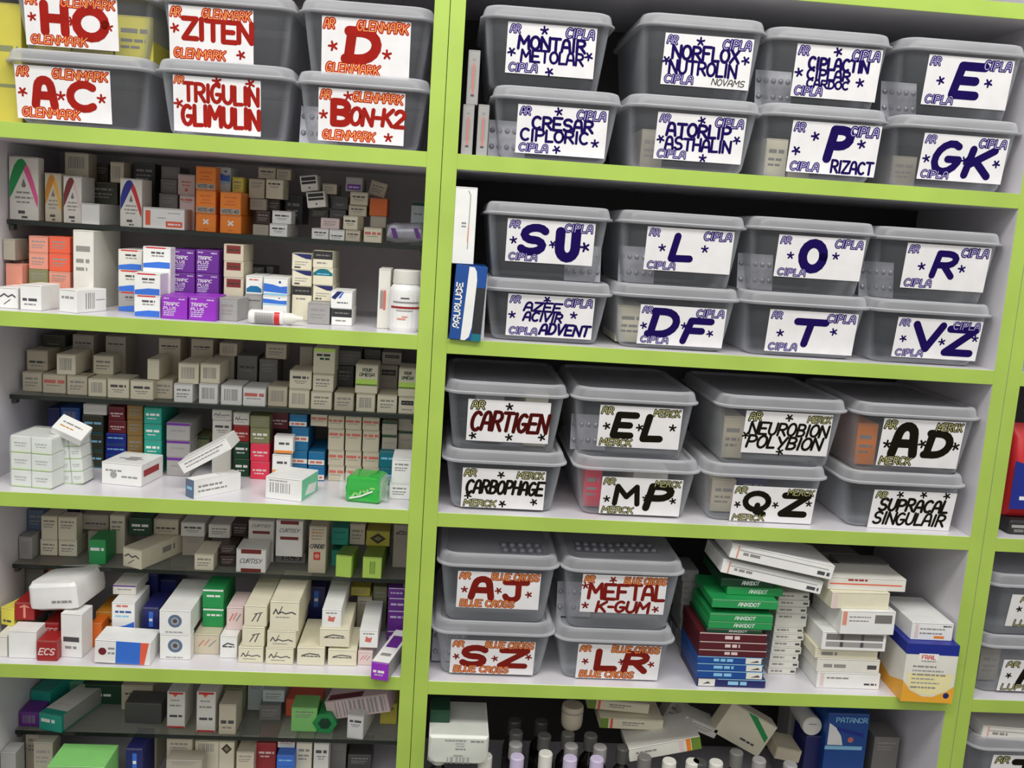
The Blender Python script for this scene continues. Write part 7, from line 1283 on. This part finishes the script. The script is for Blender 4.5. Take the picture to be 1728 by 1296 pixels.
for sx in (-1, 1):                                # gathered clear ends of the wrap
    mb = MB()
    L = [[(sx*(w/2+t*.010), .02+(y-.02)*s, .004+zz*s+.004*(1-s)) for y, zz in ((.006, 0), (.044, 0), (.046, .016), (.042, .031), (.008, .031), (.004, .016))] for t, s in ((0, 1), (.4, .8), (1, .9))]
    mb.grid(L, 'clear_wrap'); weld(mb.build('wrap_end', root), 30)

# ------------------------------------------------------------------ cartons leaning or with a shape of their own
# hexagonal green carton on the lowest glass shelf
mb = MB(); a = .0185
hexa = [(a*math.cos(R(60*k)), a*.95*math.sin(R(60*k))) for k in range(6)]
mb.grid([[(x, 0, z+a*.84) for x, z in hexa], [(x, .05, z+a*.84) for x, z in hexa]], 'green', cap0=True, cap1=True)
mb.face([(x*.55, -.0003, z*.55+a*.84) for x, z in hexa], 'green_deep')
o = mb.build('medicine_carton'); o.location = (-0.1333, .118, -0.3902); tag(o, 'six-sided green carton beside light green carton', 'medicine box')
carton('medicine_carton', -0.0822, .122, -0.3629, .098, .030, .05, -8, -14, 'pink_pale', 'bigbar', 'long barcoded carton tilted across two others')

# blue and white carton standing on end by the left post, a white one on top of it
mb = MB(); w, h, ln = .041, .097, .11
mb.box(-w/2, w/2, 0, ln, 0, h, 'blue_deep', .0007)
T = lambda q: (lambda x, z, e=0: (x-w/2, -.00012*q, z))
prints(mb, [('p', [(.36, .0), (.5, .0), (.62, .05), (.68, .18), (.70, .82), (.66, .93), (.58, .985), (.42, .985)], 'white'), ('r', .70, .1, .99, .72, 'charcoal'), ('r', .7, .0, .99, .1, 'teal_deep')], w, h, T, rnd)
lettering(mb, 'AQUALUBE', (.16*h, -.26*w, .76*h, -.08*w), 'white', lambda q: (lambda u, v, e=0: (-v-w/2, -.0005, u)), wid=.24, jit=0)
o = mb.build('medicine_carton'); o.location = (0.0419, -.006, 0.2363+.0002); o.rotation_euler.y = R(2.5)
tag(o, 'blue-white carton standing on end against left post', 'medicine box')
carton('medicine_carton', 0.0335, .0, 0.2363+.0985, .028, .098, .11, 0, 0, 'white', 'uprt', 'white carton standing on end above the blue-white one')

# ------------------------------------------------------------------ bottom bay of the middle cabinet
def syrup(X, Y, Z, h, label, cap='offwhite', group='dark syrup bottles in the bottom bay', r=.0165):
    root = empty('syrup_bottle', (X, Y, Z)); tag(root, label, 'bottle', group)
    mb = MB(); mb.lathe([(0, 0), (r*.94, 0), (r, .002), (r, h*.62), (r*.9, h*.69), (r*.5, h*.77), (r*.46, h*.80), (r*.46, h*.86)], 'bottle_dark', 22)
    weld(mb.build('glass_body', root), 40)
    mb = MB(); mb.lathe([(r*.58, h*.81), (r*.62, h*.815), (r*.62, h*.985), (r*.55, h), (0, h)], cap, 22)
    weld(mb.build('cap', root), 30)
    mb = MB(); curve_quads(mb, r+.0003, h*.08, h*.55, 190, 350, 0, 'charcoal'); curve_quads(mb, r+.0003, h*.5, h*.55, 190, 350, 0, 'grey_mid'); mb.build('wrap_label', root)
    return root
_m['bottle_dark'] = principled('bottle_dark', (.012, .009, .008), .08, coat=.5)
BOT = [(0.04, 0.034, 'offwhite', 'dark bottle with white cap, first from left in front row', 0.1264),
 (0.1066, 0.018, 'offwhite', 'dark bottle with white cap, second from left in front row', 0.125),
 (0.1525, 0.018, 'lilac', 'dark bottle with lilac-white cap, third from left in front row', 0.125),
 (0.2292, 0.018, 'lilac', 'dark bottle with lilac-white cap, fifth from left in front row', 0.125),
 (0.2681, 0.018, 'lilac', 'dark bottle with lilac-white cap, sixth from left in front row', 0.125),
 (0.3744, 0.018, 'offwhite', 'dark bottle with white cap, eighth from left in front row', 0.125),
 (0.409, 0.018, 'offwhite', 'dark bottle with white cap, ninth from left in front row', 0.125),
 (0.4435, 0.018, 'offwhite', 'dark bottle with white cap, eleventh from left in front row', 0.125),
 (0.4188, 0.018, 'grey_dark', 'dark bottle with dark grey cap, tenth from left in front row', 0.125),
 (0.5542, 0.018, 'grey_carton', 'dark bottle with light grey cap, 13th from left in front row', 0.125),
 (0.3397, 0.027, 'grey_mid', 'dark bottle with grey cap, seventh from left in front row', 0.125),
 (0.5109, 0.0281, 'grey_carton', 'dark bottle with light grey cap, twelfth from left in front row', 0.125),
 (0.1947, 0.029, 'offwhite', 'dark bottle with white cap, fourth from left in front row', 0.125),
 (0.4824, 0.0476, 'grey_mid', 'dark bottle with grey cap, fifth from left in second row', 0.125),
 (0.2777, 0.0512, 'grey_carton', 'dark bottle with light grey cap, third from left in second row', 0.125),
 (0.3122, 0.0512, 'grey_dark', 'dark bottle with dark grey cap, fourth from left in second row', 0.125),
 (0.2349, 0.0521, 'grey_carton', 'dark bottle with light grey cap, second from left in second row', 0.125),
 (0.1527, 0.0525, 'grey_carton', 'dark bottle with light grey cap, first from left in second row', 0.125),
 (0.1977, 0.0792, 'grey_mid', 'dark bottle with grey cap, second from left in third row', 0.125),
 (0.2687, 0.0845, 'grey_mid', 'dark bottle with grey cap, fourth from left in third row', 0.125),
 (0.2343, 0.0866, 'grey_mid', 'dark bottle with grey cap, third from left in third row', 0.125),
 (0.1556, 0.0869, 'grey_mid', 'dark bottle with grey cap, first from left in third row', 0.125),
 (0.1556, 0.1215, 'grey_dark', 'dark bottle with dark grey cap, first from left in fourth row', 0.125),
 (0.1971, 0.1217, 'grey_dark', 'dark bottle with dark grey cap, second from left in fourth row', 0.125)]
for X, Y, cap, lab, h in BOT: syrup(X, Y, -0.4860+.0002, h, lab, cap)
carton('medicine_carton', 0.3099, 0.1000, -0.3304, 0.0947, 0.0162, 0.0800, 0, 4, 'cream', 'olred', 'cream carton with olive end, upper of two', None, None, 0)
carton('medicine_carton', 0.3294, 0.0850, -0.3512, 0.0968, 0.0170, 0.0850, 0, 1, 'cream', 'olred', 'cream carton with olive end, lower of two', None, None, 0)
carton('medicine_carton', 0.3756, 0.0450, -0.3693, 0.1086, 0.0210, 0.0750, 0, -13, 'offwhite', 'redolR', 'cream carton with olive-orange band, tilted up', None, None, 0)
carton('medicine_carton', 0.4069, 0.1600, -0.3820, 0.0322, 0.0417, 0.0300, 0, 26, 'offwhite', 'text', 'small white carton leaning behind bottles', None, None, 0)
carton('medicine_carton', 0.4373, 0.1000, -0.3602, 0.0565, 0.0155, 0.0500, 0, 22, 'offwhite', 'text', 'narrow white carton tilted down to right', None, None, 0)
carton('medicine_carton', 0.4978, 0.1000, -0.3797, 0.0841, 0.0567, 0.0300, 0, 28, 'cream', 'gstripe', 'big cream carton with green stripe, tilted', None, None, 0)
carton('medicine_carton', 0.5771, 0.0900, -0.3983, 0.0402, 0.0201, 0.0500, 0, 10, 'beige', 'plain', 'small beige carton beside blue cartons', None, None, 0)
carton('medicine_carton', 0.6654, 0.0850, -0.4858, 0.0654, 0.1717, 0.0700, 0, 0, 'blue_deep', 'pantene', 'tall blue carton with white swirl emblem', None, 0.0750)
carton('medicine_carton', 0.6244, 0.1000, -0.4858, 0.0331, 0.1248, 0.0500, 0, 0, 'navy', 'plain', 'navy carton left of tall blue carton', None, 0.1248)
carton('medicine_carton', 0.7329, 0.0900, -0.4858, 0.0404, 0.1319, 0.0500, 0, 0, 'grey_mid', 'text', 'grey carton right of tall blue carton', None, 0.0300)
carton('medicine_carton', 0.6183, 0.1700, -0.4858, 0.0230, 0.1333, 0.0500, 0, 0, 'grey_carton', 'plain', 'light grey carton behind white round cap', None, 0.1333)
# white tub seen end-on, its round cap towards the front
root = empty('pill_tub', (0.6160, .100, -0.3454)); root.rotation_euler.x = R(90); tag(root, 'white tub on its side, round cap facing out', 'bottle')
mb = MB(); mb.lathe([(0, 0), (.0145, 0), (.0155, -.0015), (.0155, -.012), (.0145, -.0125)], 'offwhite', 28); weld(mb.build('cap', root), 30)
mb = MB(); mb.lathe([(.0135, -.0115), (.0145, -.013), (.0145, -.06), (0, -.061)], 'gloss_white', 28); weld(mb.build('body', root), 30)
mb = MB(); mb.face([(-.006, .003, .0002), (.006, .003, .0002), (.006, .0045, .0002), (-.006, .0045, .0002)], 'text_grey'); mb.build('print', root)
root.location.z += 0
# cream jar standing on the row of bottles, upside down
root = empty('cream_jar', (0.2411, 0.1052, -0.3604)); tag(root, 'pale upside-down jar standing on dark bottles', 'bottle')
mb = MB(); mb.lathe([(0, 0), (.013, 0), (.0155, .004), (.0165, .012), (.0165, .034), (.0155, .036), (0, .036)], 'beige', 26); weld(mb.build('body', root), 40)
mb = MB(); mb.lathe([(.0168, .026), (.0172, .0265), (.0172, .0285), (.0168, .029)], 'beige_grey', 26); weld(mb.build('ring', root), 40)
# wrapped carton sticking out at the left, with its barcode
root = empty('wrapped_carton', (0.0663, -.012, -0.3590), 0); tag(root, 'white plastic-wrapped carton with barcode beside left post', 'wrapped pack')
w, h, d = .083, .042, .10
mb = MB(); L = []
for y, ins in ((0, .003), (.003, .0), (d, 0)):
    L.append([(x, y, z) for x, z in [(-w/2+ins, .010+ins), (-w/2+.003+ins, .004+ins), (-w/2+.010, ins), (w/2-.010, ins), (w/2-.003-ins, .004+ins), (w/2-ins, .010+ins), (w/2-ins, h-ins), (-w/2+ins, h-ins)]])
mb.grid(L, 'offwhite', cap0=True, cap1=True); weld(mb.build('carton', root), 40)
mb = MB(); T = lambda q: (lambda x, z, e=0: (x-w/2, -.00015*q-.0002, z))
prints(mb, [('l', .27, .62, .82, .045, 'text_dark'), ('l', .7, .92, .8, .06, 'text_dark'), ('l', .45, .6, .72, .04, 'text_grey'), ('l', .46, .6, .63, .04, 'text_grey'), ('l', .45, .62, .52, .05, 'text_dark'), ('r', .42, .28, .58, .34, 'text_grey'), ('b', .32, .03, .7, .26, 'text_grey')], w, h, T, rnd)
mb.build('print', root)
mb = MB(); mb.box(-w/2-.0008, w/2+.0008, -.0008, d, .0, h+.0008, 'clear_wrap', .004); mb.build('wrap', root)
mb = MB(); mb.box(-w/2, -w/2+.028, .035, .075, h+.0012, h+.02, 'green_deep', .0006); o = mb.build('medicine_carton'); o.location = root.location; tag(o, 'dark green carton on plastic-wrapped white carton', 'medicine box')
o.location = (root.location.x, root.location.y, root.location.z)
# right cabinet: red and blue packets on the board above the bins
def zbag(X, Y, Z, w, h, d, col, band, label):
    root = empty('snack_packet', (X, Y, Z)); tag(root, label, 'packet', 'bright packets in the right cabinet')
    mb = MB(); L = []
    for z, t in ((0, .5), (h*.06, .85), (h*.2, 1), (h*.6, 1), (h*.85, .7), (h*.96, .15), (h, .06)):
        L.append(rloop(w, d*t, min(.012, d*t*.4), z, d/2-d*t/2, 3))
    mb.grid(L, col, cap0=True, cap1=True); weld(mb.build('bag', root), 40)
    mb = MB(); prints(mb, [('p', [(0, .1), (.6, .1), (.8, .3), (.5, .5), (0, .62)], band), ('l', .1, .5, .2, .04, 'white')], w, h, lambda q: (lambda x, z, e=0: (x-w/2, -.0004-.0002*q, z)), rnd); mb.build('print', root)
    return root
zbag(0.8985, .03, 0.0000+.022, .13, .135, .05, 'red', 'navy_bright', 'red packet with blue swoosh in right cabinet')
mb = MB(); mb.box(-.07, .07, 0, .12, 0, .021, 'charcoal', .003); T = lambda q: (lambda x, z, e=0: (x-.07, -.00012*q, z)); prints(mb, [('r', .02, .5, .98, .7, 'grey_carton'), ('l', .05, .6, .2, .2, 'grey_mid')], .14, .021, T, rnd)
o = mb.build('flat_tin'); o.location = (0.9029, .02, 0.0000); tag(o, 'dark flat tin under the red packet', 'tin')
carton('medicine_carton', 0.9021, .018, -0.3112-.004, .13, .02, .1, 0, 3, 'offwhite', 'wlong', 'long white carton lying on lowest right bin lid')
# yellow carton between the left wall and the top bins
carton('medicine_carton', -0.5500, .03, 0.4735, .0400, .145, .08, 0, 0, 'yellow_olive', 'yband', 'tall yellow carton at left end of red-lettered bins')
